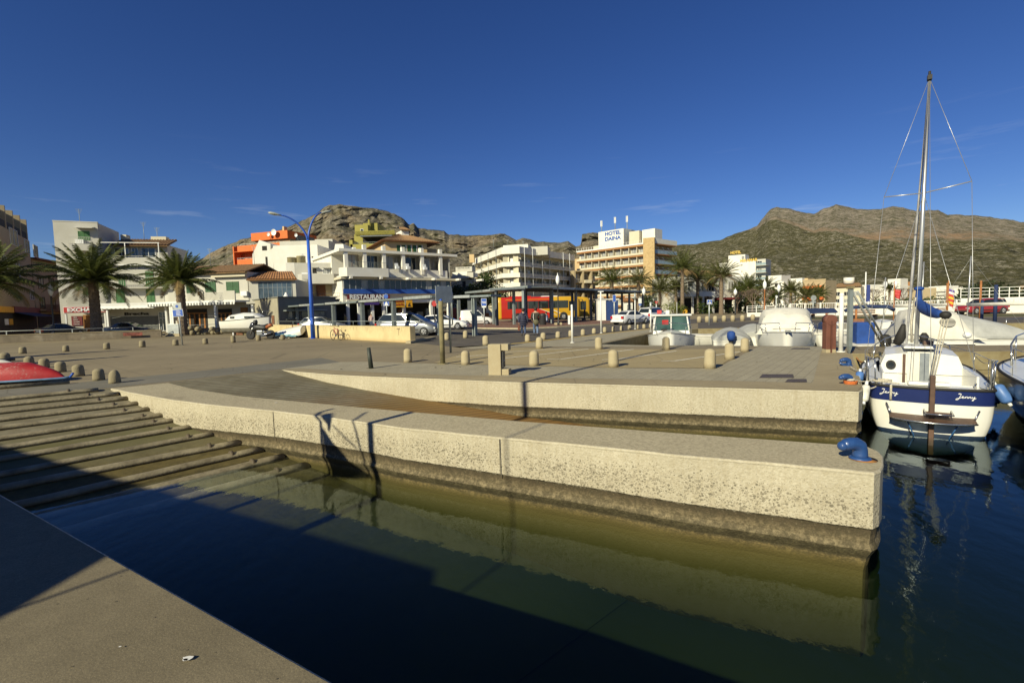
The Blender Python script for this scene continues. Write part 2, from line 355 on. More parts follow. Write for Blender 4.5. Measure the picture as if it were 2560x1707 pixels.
def wallsweep(mb, pts, closed=False, prof=WALLPROF, step=.16):
 q = []
 N = len(pts)
 for i in range(N if closed else N - 1):
  a, b = pts[i], pts[(i + 1) % N]; k = max(1, min(90, int((b - a).length / step)))
  for j in range(k): q.append(a.lerp(b, j / k))
 if not closed: q.append(pts[-1])
 rows = []
 for o_, z in prof:
  r = offs(q, o_ + .0001, closed)
  if z is not None and z > -2: r = [p + Vector((1, 1, 0)) * (.012 * noise.noise(Vector((p.x * 2.3, p.y * 2.3, z * 5))) + .006 * noise.noise(Vector((p.x * 9, p.y * 9, z * 9)))) for p in r]
  rows.append([Vector((p.x, p.y, p.z if z is None else (z if z < -.3 else p.z + z))) for p in r])
 mb.grid(rows, smooth=False, close=closed); return q
J1F = [(281, 970.5, .015), (330, 981, .0), (437, 1000, -.03), (522, 1010, -.05), (602, 1018, -.07), (688, 1026, -.08), (803, 1040, -.085), (929, 1057, -.083), (1005, 1068, -.08), (1250, 1092, -.055), (1500, 1115, -.03), (1700, 1136, -.01), (1957, 1158, .0), (2182, 1179, .01), (2196, 1174, .01), (2203, 1160, .01), (2202, 1138, .01), (2190, 1126, .01), (2166, 1116, .01)]
J1B = [(1700, 1083, -.015), (1289, 1052, -.05), (929, 1021, -.08), (600, 990, -.07), (480, 972, -.03), (420, 957, .006)]
ring = [G(*p) for p in J1F] + [G(*p) for p in J1B]
piert = thing('slipway_pier', 'long pale concrete finger pier with a pebbled side, between the two slipways', 'pier')
mb = MB(); q = wallsweep(mb, ring, True); mb.build('pebbled_side', m_aggr, piert, fix=True)
mb = MB(); mb.add([p + Vector((0, 0, .0)) for p in q], [tuple(range(len(q)))]); mb.build('top_surface', m_top, piert)
mb = MB()
for px, py, z in ((684, 1026, -.08), (1250, 1093, -.055)):
 p = G(px, py, z); p2 = G(px + 6, py + .6, z); d = (p2 - p).normalized(); nn = Vector((d.y, -d.x, 0))
 a = p + nn * .019; mb.add([a - d * .006 + Vector((0, 0, -.02)), a + d * .006 + Vector((0, 0, -.02)), a + d * .006 + Vector((0, 0, -.58)), a - d * .006 + Vector((0, 0, -.58))], [(0, 1, 2, 3)])
mb.build('joint', M('joint_dark', (.06, .05, .035)), piert)
J2 = [(704, 924, 0), (744, 928.5, 0), (820, 935, 0), (912, 940, 0), (1000, 943.5, 0), (1100, 947, 0), (1297, 955, 0), (1410, 957.5, 0), (1660, 965, 0), (2100, 977, 0), (2145, 978.5, 0)]
QR = [(2154, 974, 0), (2155, 966, 0), (2140, 920, 0), (2128, 884, 0)]
j2 = [G(*p) for p in J2]; qr = [G(*p) for p in QR]
PF = [Vector((22, 14.9, 0)), Vector((60, 12.5, 0))]; PB = [Vector((60, 15.2, 0)), Vector((20, 17.0, 0)), G(2100, 866), G(1490, 862)]
FQ = [G(1641, 830), G(1745, 822), G(2100, 815), Vector((36, 31, 0)), Vector((90, 27, 0))]
SA, SB = G(0, 1240), G(820, 1707); sd = (SB - SA).normalized()
T1 = G(281, 970); T0 = G(0, 998); cdir = (T1 - T0).normalized(); gdir = Vector((cdir.y, -cdir.x, 0))
# where the slipway's top edge meets the quay the camera stands on
den = cdir.x * sd.y - cdir.y * sd.x; tt = ((SA.x - T1.x) * sd.y - (SA.y - T1.y) * sd.x) / den; E0 = T1 + cdir * tt
E1 = SB + sd * 9
coast = [G(420, 956)] + j2 + qr + PF
land = coast + PB + FQ + [Vector((900, 27, 0)), Vector((900, 1500, 0)), Vector((-900, 1500, 0)), Vector((-900, -80, 0)), Vector((E1.x, -80, 0)), E1, SB, SA, E0, T1]
mb = MB(); mb.add(land, [tuple(range(len(land)))])
gob = mb.build('ground', m_yard, fix=False); struct(gob)
mb = MB(); wallsweep(mb, j2 + qr); struct(mb.build('quay_wall', m_aggr2))
m_pier2 = M('stained_pier', (.42, .35, .19), .9, var=.3, scale=3, col2=(.22, .17, .08), det=8)
mb = MB(); wallsweep(mb, [G(2128, 884)] + PF + PB + FQ, step=2)
struct(mb.build('harbour_wall', m_pier2))
mb = MB(); wallsweep(mb, [Vector((E1.x, -40, 0)), E1, SB, SA, E0], step=2); struct(mb.build('near_quay_wall', m_aggr2))
mb = MB(); mb.add([E0, T1, G(420, 956), j2[0], j2[0] + Vector((0, 0, -.3)), G(420, 956) + Vector((0, 0, -.3)), T1 + Vector((0, 0, -.3)), E0 + Vector((0, 0, -.3))], [(0, 1, 6, 7), (1, 2, 5, 6), (2, 3, 4, 5)]); struct(mb.build('slipway_edge', m_strip))
n = NT('harbour_water'); n.t.nodes.remove(n.b)
gl = n.t.nodes.new('ShaderNodeBsdfGlossy'); gl.inputs['Roughness'].default_value = .012; gl.inputs['Color'].default_value = (.64, .76, .82, 1)
tr = n.t.nodes.new('ShaderNodeBsdfTransparent'); fr = n.t.nodes.new('ShaderNodeLayerWeight'); fr.inputs[0].default_value = .5
ms = n.t.nodes.new('ShaderNodeMixShader'); va = n.t.nodes.new('ShaderNodeVolumeAbsorption')
va.inputs['Color'].default_value = (.50, .60, .47, 1); va.inputs['Density'].default_value = 1.55
h = n.math('ADD', n.noise(2.0, 2, .5, n.map((1, .45, 1), (0, 0, R(35)))), n.math('MULTIPLY', n.noise(8, 3, .5, n.map((1, .6, 1), (0, 0, R(20)))), .34))
bp = n.t.nodes.new('ShaderNodeBump'); bp.inputs['Strength'].default_value = .15; bp.inputs['Distance'].default_value = .05; n.L(h, bp.inputs['Height'])
n.L(bp.outputs[0], gl.inputs['Normal']); n.L(bp.outputs[0], fr.inputs['Normal'])
n.L(n.math('ADD', n.math('MULTIPLY', n.math('POWER', fr.outputs['Facing'], 4.6), .9), .018), ms.inputs[0]); n.L(tr.outputs[0], ms.inputs[1]); n.L(gl.outputs[0], ms.inputs[2]); n.L(ms.outputs[0], n.out.inputs['Surface']); n.L(va.outputs[0], n.out.inputs['Volume'])
m_water = n.m
mb = MB(); mb.add([(-14, -60, WZ), (120, -60, WZ), (120, 36, WZ), (-14, 36, WZ)], [(0, 1, 2, 3)]); w_ = struct(mb.build('water', m_water, fix=False))
n = NT('silty_bed'); m_bed = n.fin(n.mix(n.noise(.6, 5), (.17, .17, .12), (.24, .23, .155)), .9, .1)
mb = MB(); mb.add([(-30, -80, -2.05), (140, -80, -2.05), (140, 50, -2.05), (-30, 50, -2.05)], [(0, 1, 2, 3)]); struct(mb.build('sea_bed', m_bed))
def slip_mat(name, groove):
 n = NT(name); z = n.xyz(2); a = n.noise(.8, 6, .7); b = n.noise(5, 6, .75)
 col = n.mix(n.ramp(a, [(.35, 0), (.65, 1)]), (.25, .225, .155), (.16, .138, .085)); col = n.mix(n.ramp(b, [(.4, 0), (.7, .6)]), col, (.14, .115, .07))
 zz = n.math('ADD', z, n.math('MULTIPLY', n.math('SUBTRACT', n.noise(1.5, 6, .7), .5), .25))
 col = n.mix(n.rng(zz, -.50 if groove else -.62, -.85), col, n.mix(n.ramp(b, [(.4, 0), (.65, 1)]), (.125, .098, .036), (.07, .056, .024)))
 col = n.mix(n.math('MULTIPLY', n.rng(zz, -.45, -.6), n.rng(zz, -.85, -.6)), col, (.12, .11, .045))
 if groove:
  w = n.wave(1.55, n.map((1, 1, 1), (0, 0, R(57)))); col = n.mix(n.math('MULTIPLY', n.ramp(w, [(.0, .75), (.35, 0)]), n.rng(z, -.05, -.3)), col, (.05, .042, .024)); n.bump(w, .7, .05)
  col = n.mix(n.math('MULTIPLY', n.rng(zz, -.35, -.62), .5), col, (.30, .15, .045))
 else: n.bump(b, .3, .02)
 col = n.mix(n.rng(z, -1.25, -1.95), col, n.mix(n.noise(.6, 5), (.17, .17, .12), (.24, .23, .155)))
 return n.fin(col, .8, .2)
def slipway(name, O, c, g, k, a1, bl, br, mat):
 mb = MB(); rows = []
 for i in range(41):
  a = a1 * i / 40; rows.append([O + g * a + c * (bl(a) + (br(a) - bl(a)) * j / 20) + Vector((0, 0, -k * a)) for j in range(21)])
 mb.grid(rows); return struct(mb.build(name, mat))
K1 = .1644
slipway('slipway', T1, cdir, gdir, K1, 12.4, lambda a: -9, lambda a: .36 * a + .15, slip_mat('slipway_near', False))
c2 = (G(704, 924) - G(420, 956)).normalized(); g2 = Vector((c2.y, -c2.x, 0)); O2 = G(704, 924)
slipway('grooved_slipway', O2, c2, g2, .10, 10.5, lambda a: -3.65 + .41 * a, lambda a: .62 * a + .05, slip_mat('slipway_far', True))
# round rails laid across the near slipway, one thing each
m_rail = M('rail_concrete', (.22, .18, .105), .8, var=.35, scale=3, bump=.5, bscale=18, col2=(.30, .255, .16), det=8)
m_clamp = M('rusty_clamp', (.10, .075, .045), .7)
ends = [(246, 974, 0, 998), (296, 984, 0, 1013), (321, 995, 0, 1030), (359, 1006, 0, 1049), (386, 1020, 0, 1070), (432, 1033, 0, 1096), (459, 1045.5, 0, 1121), (497, 1063, 0, 1148), (547, 1081, 0, 1186), (602, 1105, 0, 1221), (655, 1122, 50, 1261), (708, 1141, 95, 1291), (768, 1161, 166, 1327)]
def ongrade(px, py, up=.0):
 d = ray(px, py); nn = Vector((gdir.x * K1, gdir.y * K1, 1)); t = (T1 + Vector((0, 0, up)) - CP).dot(nn) / d.dot(nn); return CP + d * t
words = ['first', 'second', 'third', 'fourth', 'fifth', 'sixth', 'seventh', 'eighth', 'ninth', 'tenth', 'eleventh', 'twelfth', 'thirteenth', 'fourteenth', 'fifteenth', 'sixteenth', 'seventeenth', 'eighteenth', 'nineteenth', 'twentieth']
for i, (x1, y1, x0, y0) in enumerate(ends):
 a = ongrade(x1, y1, .025); b = ongrade(x0, y0, .025)
 d = (a - b).normalized(); b = b - d * (1.6 if x0 == 0 else .9)
 s = thing('slipway_rail', 'round concrete rail laid across the near slipway, %s down from the top%s' % (words[i], ', under water' if i > 11 else ''), 'rail', (0, 0, 0), 0, 'rails across the near slipway')
 rr = .062 if i < 9 else .07
 k = 14; pts = [b.lerp(a, j / k) + Vector((0, 0, .003 * math.sin(j * 1.7 + i))) for j in range(k + 1)]
 MB().tube(pts, rr * 1.65, 12, flat=.52).build('bar', m_rail, s)
 c = a - d * .55; MB().lathe([(rr * 1.2, -.03), (rr * 1.45, -.025), (rr * 1.45, .025), (rr * 1.2, .03)], n=12).build('clamp', m_clamp, s).matrix_local = Matrix.Translation(c) @ d.to_track_quat('Z', 'Y').to_matrix().to_4x4()
# a rail on the yard beside the red boat
a = G(173, 955, .05); b = G(0, 968, .05); d = (a - b).normalized()
s = thing('slipway_rail', 'lone round concrete rail lying on the yard beside the red upturned boat', 'rail', (0, 0, 0), 0, 'rails across the near slipway')
MB().tube([b - d * 2, a], .06, 10).build('bar', m_rail, s)
def sheet(name, pts, mat, lift=.004, sub=None):
 mb = MB(); q = [Vector((p.x, p.y, lift)) for p in [G(*x[:2]) if not isinstance(x, Vector) else x for x in pts]]
 mb.add(q, [tuple(range(len(q)))]); return struct(mb.build(name, mat, fix=False))
sheet('grey_strip', [G(0, 977) - cdir * 4, (271, 949), (480, 929.6), (804, 894.5), (850, 905), (704, 922.5), (420, 954), G(281, 968.5), T0 - cdir * 4 + gdir * -.03], m_strip)
sheet('paving', [(850, 905), (925, 904), (1000, 907), (1534, 919.8), (1791, 921), (1895, 866.5), (1500, 866.5), (1310, 866), (1180, 872), (1130, 867), (1310, 858.5), (1395, 849.5), (1500, 835.5), (1645, 819.5), (1652, 825), (1630, 829), (1490, 860.5), (1700, 865), (2085, 867), (2053, 878), (2031.6, 957), (1834, 952.6), (1600, 948), (1400, 945.5), (1000, 934), (850, 927), (760, 921.5), (704, 922.5)], m_pave)
sheet('parking', [(1085, 906.5), (1160, 883), (1225, 868.5), (1400, 872), (1640, 874), (1790, 873), (1870, 868.5), (1791, 920.5), (1534, 919.3), (1109, 909)], m_sand, .008)
sheet('coping', [(704, 922.8), (760, 922), (850, 927.5), (1000, 934.5), (1400, 946), (1600, 948.5), (1834, 953), (2031.6, 957.5), (2053.5, 878), (2060, 867.2), (2100, 867.2), (2128, 884), (2139, 920), (2153, 966), (2144, 977.5), (2100, 976.5), (1660, 964.6), (1410, 957), (1297, 954.5), (1100, 946.6), (912, 939.5), (820, 934.7), (744, 928.2)], m_cope, .006)
sheet('road', [(1036, 857), (1150, 869), (1310, 857), (1395, 848), (1500, 834), (1645, 818), (1760, 806), (2000, 797), (2000, 790), (1760, 797), (1400, 806), (1130, 814), (900, 822), (900, 828), (1030, 832)], m_asph)
sheet('quay_road', [(1745, 821), (2560, 806), (2560, 792), (1745, 806)], m_asph, .008)
n_ = sheet('slab', [SA, SB, E1, Vector((E1.x, -30, 0)), Vector((-30, -30, 0)), E0 + Vector((-20, 8, 0)), E0], m_slab)
mb = MB(); rnd = random.Random(4)
for i, (px, py, r) in enumerate(((470, 1644, .022), (463, 1648, .012), (300, 1615, .006), (690, 1006, .03), (900, 1026, .012), (1630, 1100, .012))):
 c0 = G(px, py, .0175 if py > 1500 else (-.055 if py > 1050 else -.068)); mb.add([c0 + Vector((r * (1.6 if k % 2 else 1) * math.cos(k * .9), r * .8 * math.sin(k * .9), 0)) for k in range(7)], [tuple(range(7))])
tag(mb.build('bird_dropping', M('dropping_white', (.72, .70, .64), .8), fix=False), None, None, None, 'stuff')
mb = MB(); rnd = random.Random(9)
for i in range(170):
 if i < 90: p = SA + sd * rnd.uniform(-.5, 5.5) + Vector((-sd.y, sd.x, 0)) * -rnd.uniform(.03, 2.2); z_ = .006; r = rnd.uniform(.002, .007)
 else: p = G(rnd.uniform(300, 2000), rnd.uniform(885, 940)); z_ = .013; r = rnd.uniform(.008, .03)
 a0 = rnd.random() * 6; mb.add([Vector((p.x + r * (1 + (k % 2) * .8) * math.cos(a0 + k * 1.26), p.y + r * math.sin(a0 + k * 1.26), z_ + (r * .4 if k == 2 else 0))) for k in range(5)], [(0, 1, 2, 3, 4)])
tag(mb.build('grit', M('grit_dark', (.09, .075, .05), .9, var=.4, scale=3), fix=False), None, None, None, 'stuff')
# pavement island of red brick with a pale kerb
isl = [G(*p) for p in ((1160, 820), (1210, 822), (1300, 823), (1390, 819), (1500, 812.5), (1630, 803.5), (1630, 800), (1500, 801), (1240, 805), (1162, 812))]
mb = MB(); mb.prism([(p.x, p.y) for p in isl], 0, .12); struct(mb.build('pavement', [m_redp]))
mb = MB(); o_ = offs(isl, .18, True); n__ = len(isl)
mb.add([Vector((p.x, p.y, .115)) for p in isl] + [Vector((p.x, p.y, .115)) for p in o_] + [Vector((p.x, p.y, 0)) for p in o_], [(i, (i + 1) % n__, n__ + (i + 1) % n__, n__ + i) for i in range(n__)] + [(n__ + i, n__ + (i + 1) % n__, 2 * n__ + (i + 1) % n__, 2 * n__ + i) for i in range(n__)])
struct(mb.build('kerb', M('kerb_stone', (.45, .39, .26), .8)))
mb = MB()
for a, b, w in [((1140, 891.5), (1218, 887), .1), ((1261, 880), (1430, 869.5), .1), ((1261, 895), (1348, 886), .1), ((1348, 886), (1471, 872), .1), ((1367.6, 897.7), (1401, 897.7), .08), ((1401, 897.7), (1583.6, 873), .1), ((1505, 899), (1547, 897), .08), ((1547, 897), (1691, 877), .1), ((1653, 901.6), (1685, 902), .08), ((1685, 902), (1757, 892), .1), ((1757, 892), (1851, 879), .1)]:
 p, q_ = G(*a, .012), G(*b, .012); d = (q_ - p).normalized(); nn = Vector((-d.y, d.x, 0)) * w / 2; mb.add([p - nn, q_ - nn, q_ + nn, p + nn], [(0, 1, 2, 3)])
struct(mb.build('parking_lines', M('worn_white_paint', (.66, .62, .50), .8, var=.25, scale=9)))
mb = MB()
p, q_ = G(1255, 862, .01), G(1640, 820.5, .01); d = (q_ - p).normalized(); nn = Vector((-d.y, d.x, 0)) * .14; mb.add([p - nn, q_ - nn, q_ + nn, p + nn], [(0, 1, 2, 3)])
struct(mb.build('yellow_line', M('worn_yellow_paint', (.52, .36, .09), .8, var=.3, scale=4)))
def mountain_mat(name, kind):
 n = NT(name); g = n.geo; z = n.xyz(2, g.outputs['Position']); slope = n.xyz(2, g.outputs['Normal'])
 P = n.P
 big = n.noise(.006, 6, .6); mid = n.noise(.03, 7, .65); fine = n.noise(.13, 6, .7)
 if kind == 'rock':
  rock = n.mix(n.ramp(n.noise(.02, 8, .75, n.map((2.2, 2.2, .6))), [(.38, 0), (.62, 1)]), (.31, .27, .20), (.165, .145, .108))
  rock = n.mix(n.ramp(fine, [(.40, .75), (.58, 0)]), rock, (.06, .056, .032))
  veg = (.060, .062, .026); f = n.math('MULTIPLY', n.ramp(mid, [(.50, 0), (.62, 1)]), n.rng(slope, .35, .7)); col = n.mix(n.math('MULTIPLY', f, .7), rock, veg)
  col = n.mix(n.math('MULTIPLY', n.ramp(n.noise(.012, 5), [(.52, 0), (.62, 1)]), .22), col, (.36, .24, .13))
 else:
  vg = n.mix(n.ramp(mid, [(.4, 0), (.6, 1)]), (.088, .080, .034), (.120, .106, .050))
  vg = n.mix(n.ramp(n.noise(.28, 5, .7), [(.42, .7), (.56, 0)]), vg, (.036, .040, .015))
  spk = n.noise(.12, 9, .88, n.map((1, 1, 2.2))); patch = n.ramp(n.noise(.0075, 5, .6), [(.36, .35), (.55, 1)])
  vg = n.mix(n.math('MULTIPLY', n.ramp(spk, [(.515, 0), (.58, 1)]), patch), vg, (.40, .36, .27))
  rock = n.mix(n.ramp(n.noise(.025, 9, .78, n.map((1.4, 1.4, 1))), [(.36, 0), (.62, 1)]), (.37, .315, .245), (.215, .18, .135))
  rock = n.mix(n.ramp(n.noise(.09, 7, .85, n.map((1, 1, 1.6))), [(.44, .85), (.53, 0)]), rock, (.075, .075, .04)); rock = n.mix(n.ramp(n.noise(.35, 6, .8), [(.42, .5), (.50, 0)]), rock, (.08, .08, .04))
  # bare rock lies above a wavering line; ochre cliff just at that line
  x = n.xyz(0); lim = n.math('ADD', n.math('ADD', n.rng(x, 440, 530, 240, 80), 0), n.rng(x, 655, 760, 0, -52))
  hh = n.math('SUBTRACT', n.math('ADD', z, n.math('MULTIPLY', n.math('SUBTRACT', big, .5), 60)), lim)
  hh = n.math('ADD', hh, n.math('MULTIPLY', n.math('SUBTRACT', mid, .5), 50))
  och = n.math('MULTIPLY', n.math('MULTIPLY', n.rng(hh, -4, 4), n.rng(hh, 36, 16)), n.math('MULTIPLY', n.rng(x, 480, 530), n.rng(x, 700, 640)))
  rock = n.mix(n.math('MULTIPLY', n.math('MULTIPLY', och, n.ramp(n.noise(.02, 5, .7), [(.42, .1), (.54, 1)])), .85), rock, n.mix(n.ramp(fine, [(.4, 0), (.6, 1)]), (.36, .225, .125), (.24, .175, .11)))
  col = n.mix(n.rng(hh, -5, 5), vg, rock)
 n.bump(fine, 1.0, 5.0)
 return n.fin(col, .95, .1)
def mountain(name, sky_, Db, Dr, kind, z0=0, step=4, rows=70, crag=1.0, seed=0):
 xs = []; x = sky_[0][0]
 while x <= sky_[-1][0]: xs.append(x); x += step
 def sy(x):
  for (a, ya), (b, yb) in zip(sky_, sky_[1:]):
   if a <= x <= b: t = (x - a) / (b - a); return ya + (yb - ya) * t
 grid = []
 for j in range(rows + 9):
  row = []
  for x in xs:
   y = sy(x); d = ray(x, y); hd = math.hypot(d.x, d.y); ux, uy = d.x / hd, d.y / hd; te = d.z / hd
   jag = (noise.noise(Vector((x * .045, seed, 3.1))) * 2.2 + noise.noise(Vector((x * .16, seed, 1.7))) * 1.1) * crag
   te = te + jag / FPX
   zr = Dr * te + CH
   s = min(1, j / rows)
   if kind == 'rock':
    sh = .55 * s ** 1.35 + .45 * (max(0, min(1, (s - .42) / .5)) ** 1.2)
   else: sh = .72 * s ** 1.25 + .28 * (max(0, min(1, (s - .55) / .4)) ** 1.1)
   dist = Db + (Dr - Db) * s; z = z0 + (zr - z0) * sh
   if j > rows: k = j - rows; dist = Dr + k * 60; z = zr - k * 28 * (1 + .2 * k)
   elif 0 < j < rows:
    P = Vector((ux * dist * .012, uy * dist * .012, z * .012 + seed))
    rg = 1 - abs(noise.noise(P * 1.3)) * 2; r2 = 1 - abs(noise.noise(P * 3.7 + Vector((5, 1, 2)))) * 2; r3 = noise.noise(P * 10)
    w_ = math.sin(math.pi * min(1, s * 1.0)) ** .5
    dist += (rg * 34 + r2 * 15 + r3 * 8) * w_ * crag * (1 if kind == 'rock' else .28 + .45 * s * s)
    z += (rg * 9 + r2 * 6 + r3 * 3.5) * w_ * crag * (1 - s * .55)
    z = min(z, CH + te * dist - 1.0 * (1 - s) * 4)
   row.append(Vector((ux * dist, uy * dist, z)))
  grid.append(row)
 mb = MB(); mb.grid(grid, smooth=kind != 'rock'); o = mb.build(name, mountain_mat('mountain_' + kind, kind)); return struct(o)
skyL = [(-500, 700), (100, 690), (330, 690), (430, 682), (490, 655), (540, 625), (600, 600), (700, 575), (735, 560), (765, 548), (790, 535), (805, 522), (822, 513), (850, 511), (885, 515), (905, 519), (940, 521), (985, 534), (1010, 547), (1022, 562), (1035, 558), (1045, 570), (1075, 573), (1110, 576), (1122, 587), (1200, 589), (1240, 586), (1262, 585), (1290, 600), (1305, 594), (1340, 604), (1400, 606), (1420, 601), (1440, 616), (1452, 612), (1455, 585), (1480, 580), (1497, 583), (1510, 600), (1560, 612), (1640, 640), (1760, 700)]
skyR = [(1560, 640), (1640, 620), (1690, 612), (1740, 610), (1800, 600), (1850, 580), (1893, 566), (1903, 550), (1925, 523), (1942, 517), (1975, 522), (2005, 530), (2035, 536), (2060, 521), (2090, 511), (2120, 517), (2145, 523), (2200, 524), (2232, 515), (2262, 520), (2290, 527), (2345, 525), (2370, 537), (2440, 538), (2500, 546), (2560, 555), (2680, 575), (2800, 605)]
mountain('mountain', skyL, 420, 1000, 'rock', step=2.6, rows=140, seed=2.3, z0=-1)
mountain('mountain', skyR, 330, 1150, 'scrub', step=3.6, rows=110, seed=7.7, z0=-1, crag=.75)
# ================================================================ BUILDINGS
m_white = M('white_render', (.78, .76, .68), .85, var=.06, scale=.7, col2=(.70, .66, .56), det=7, bump=.1)
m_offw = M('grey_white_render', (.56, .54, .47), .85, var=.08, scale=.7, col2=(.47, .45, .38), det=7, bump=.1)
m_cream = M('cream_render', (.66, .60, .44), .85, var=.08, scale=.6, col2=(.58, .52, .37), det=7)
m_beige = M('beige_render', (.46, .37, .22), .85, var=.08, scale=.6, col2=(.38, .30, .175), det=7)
m_peach = M('peach_render', (.62, .45, .23), .85, var=.08, scale=.6, col2=(.52, .37, .19), det=7)
m_olive = M('ochre_green_render', (.36, .32, .075), .85, var=.08, scale=.6, col2=(.29, .26, .06), det=7)
m_orange = M('orange_render', (.72, .17, .035), .8, var=.06, scale=.8, col2=(.62, .14, .03))
m_brown = M('brown_wood', (.16, .06, .02), .7, var=.25, scale=5)
m_ord = M('orange_wood', (.30, .125, .025), .7, var=.25, scale=5)
m_gren = M('green_shutter_paint', (.030, .10, .035), .6, var=.2, scale=4)
m_gren2 = M('bright_green_paint', (.06, .17, .055), .6, var=.2, scale=4)
n = NT('dark_window_glass'); oi = n.t.nodes.new('ShaderNodeObjectInfo'); cu_ = n.mix(n.wave(2.2, n.map((1, 1, .02)), 2), (.20, .19, .16), (.34, .32, .27)); m_dglass = n.fin(n.mix(n.ramp(oi.outputs['Random'], [(.66, 0), (.70, 1)]), (.022, .028, .034), cu_), .07, .8)
m_dglassb = M('blue_window_glass', (.07, .10, .13), .08, var=.3, scale=.8, spec=.8)
m_cglass = M('curtained_glass', (.30, .30, .27), .25, var=.35, scale=1.6, spec=.6)
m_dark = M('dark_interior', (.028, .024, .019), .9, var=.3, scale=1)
m_steel = M('grey_steel', (.24, .27, .26), .5, metal=.25, var=.12, scale=3)
m_steeld = M('dark_steel', (.10, .11, .115), .5, metal=.3, var=.15, scale=3)
m_rust = M('rust_band', (.34, .165, .06), .85, var=.15, scale=2)
m_block = M('fibre_cement', (.33, .30, .215), .85, var=.10, scale=1.2, bump=.15)
m_blockd = M('grey_cladding', (.17, .17, .145), .8, var=.12, scale=1.2)
m_blue = M('blue_awning', (.02, .085, .36), .7, var=.12, scale=2)
m_navy = M('navy_cloth', (.015, .03, .09), .8, var=.15, scale=2)
m_red = M('red_sign', (.46, .035, .03), .6, var=.06, scale=2)
m_dred = M('dark_red_sign', (.16, .025, .025), .6, var=.1, scale=2)
m_ylw = M('yellow_sign', (.75, .38, .02), .6, var=.08, scale=2)
m_signw = M('sign_white', (.75, .75, .72), .6, var=.03, scale=2)
m_wpaint = M('white_paint', (.74, .73, .68), .5, var=.04, scale=3)
n = NT('roof_tiles'); col = n.mix(n.ramp(n.noise(3, 5, .8), [(.35, 0), (.65, 1)]), (.42, .20, .075), (.24, .12, .06)); col = n.mix(n.ramp(n.noise(1.1, 4, .8), [(.5, 0), (.68, .7)]), col, (.10, .075, .045)); m_tile = n.fin(col, .9)
n = NT('roof_tiles_old'); col = n.mix(n.ramp(n.noise(4, 5, .85), [(.35, 0), (.65, 1)]), (.36, .21, .10), (.15, .095, .05)); m_tile2 = n.fin(col, .9)
n = NT('stone_facing'); v = n.brick(1.5, .75, .06, n.map((1, 1, 1), (R(90), 0, 0))); c_ = n.mix(n.ramp(n.noise(1.4, 6, .8), [(.35, 0), (.65, 1)]), (.55, .40, .20), (.40, .28, .13)); m_stone = n.fin(n.mix(n.ramp(n.noise(2.3, 3, .6, n.map((1, 1, 2.5))), [(.60, 0), (.66, .7)]), c_, (.20, .13, .06)), .9)
m_teal = M('blue_balcony_glass', (.27, .34, .35), .12, var=.25, scale=2, spec=.7)
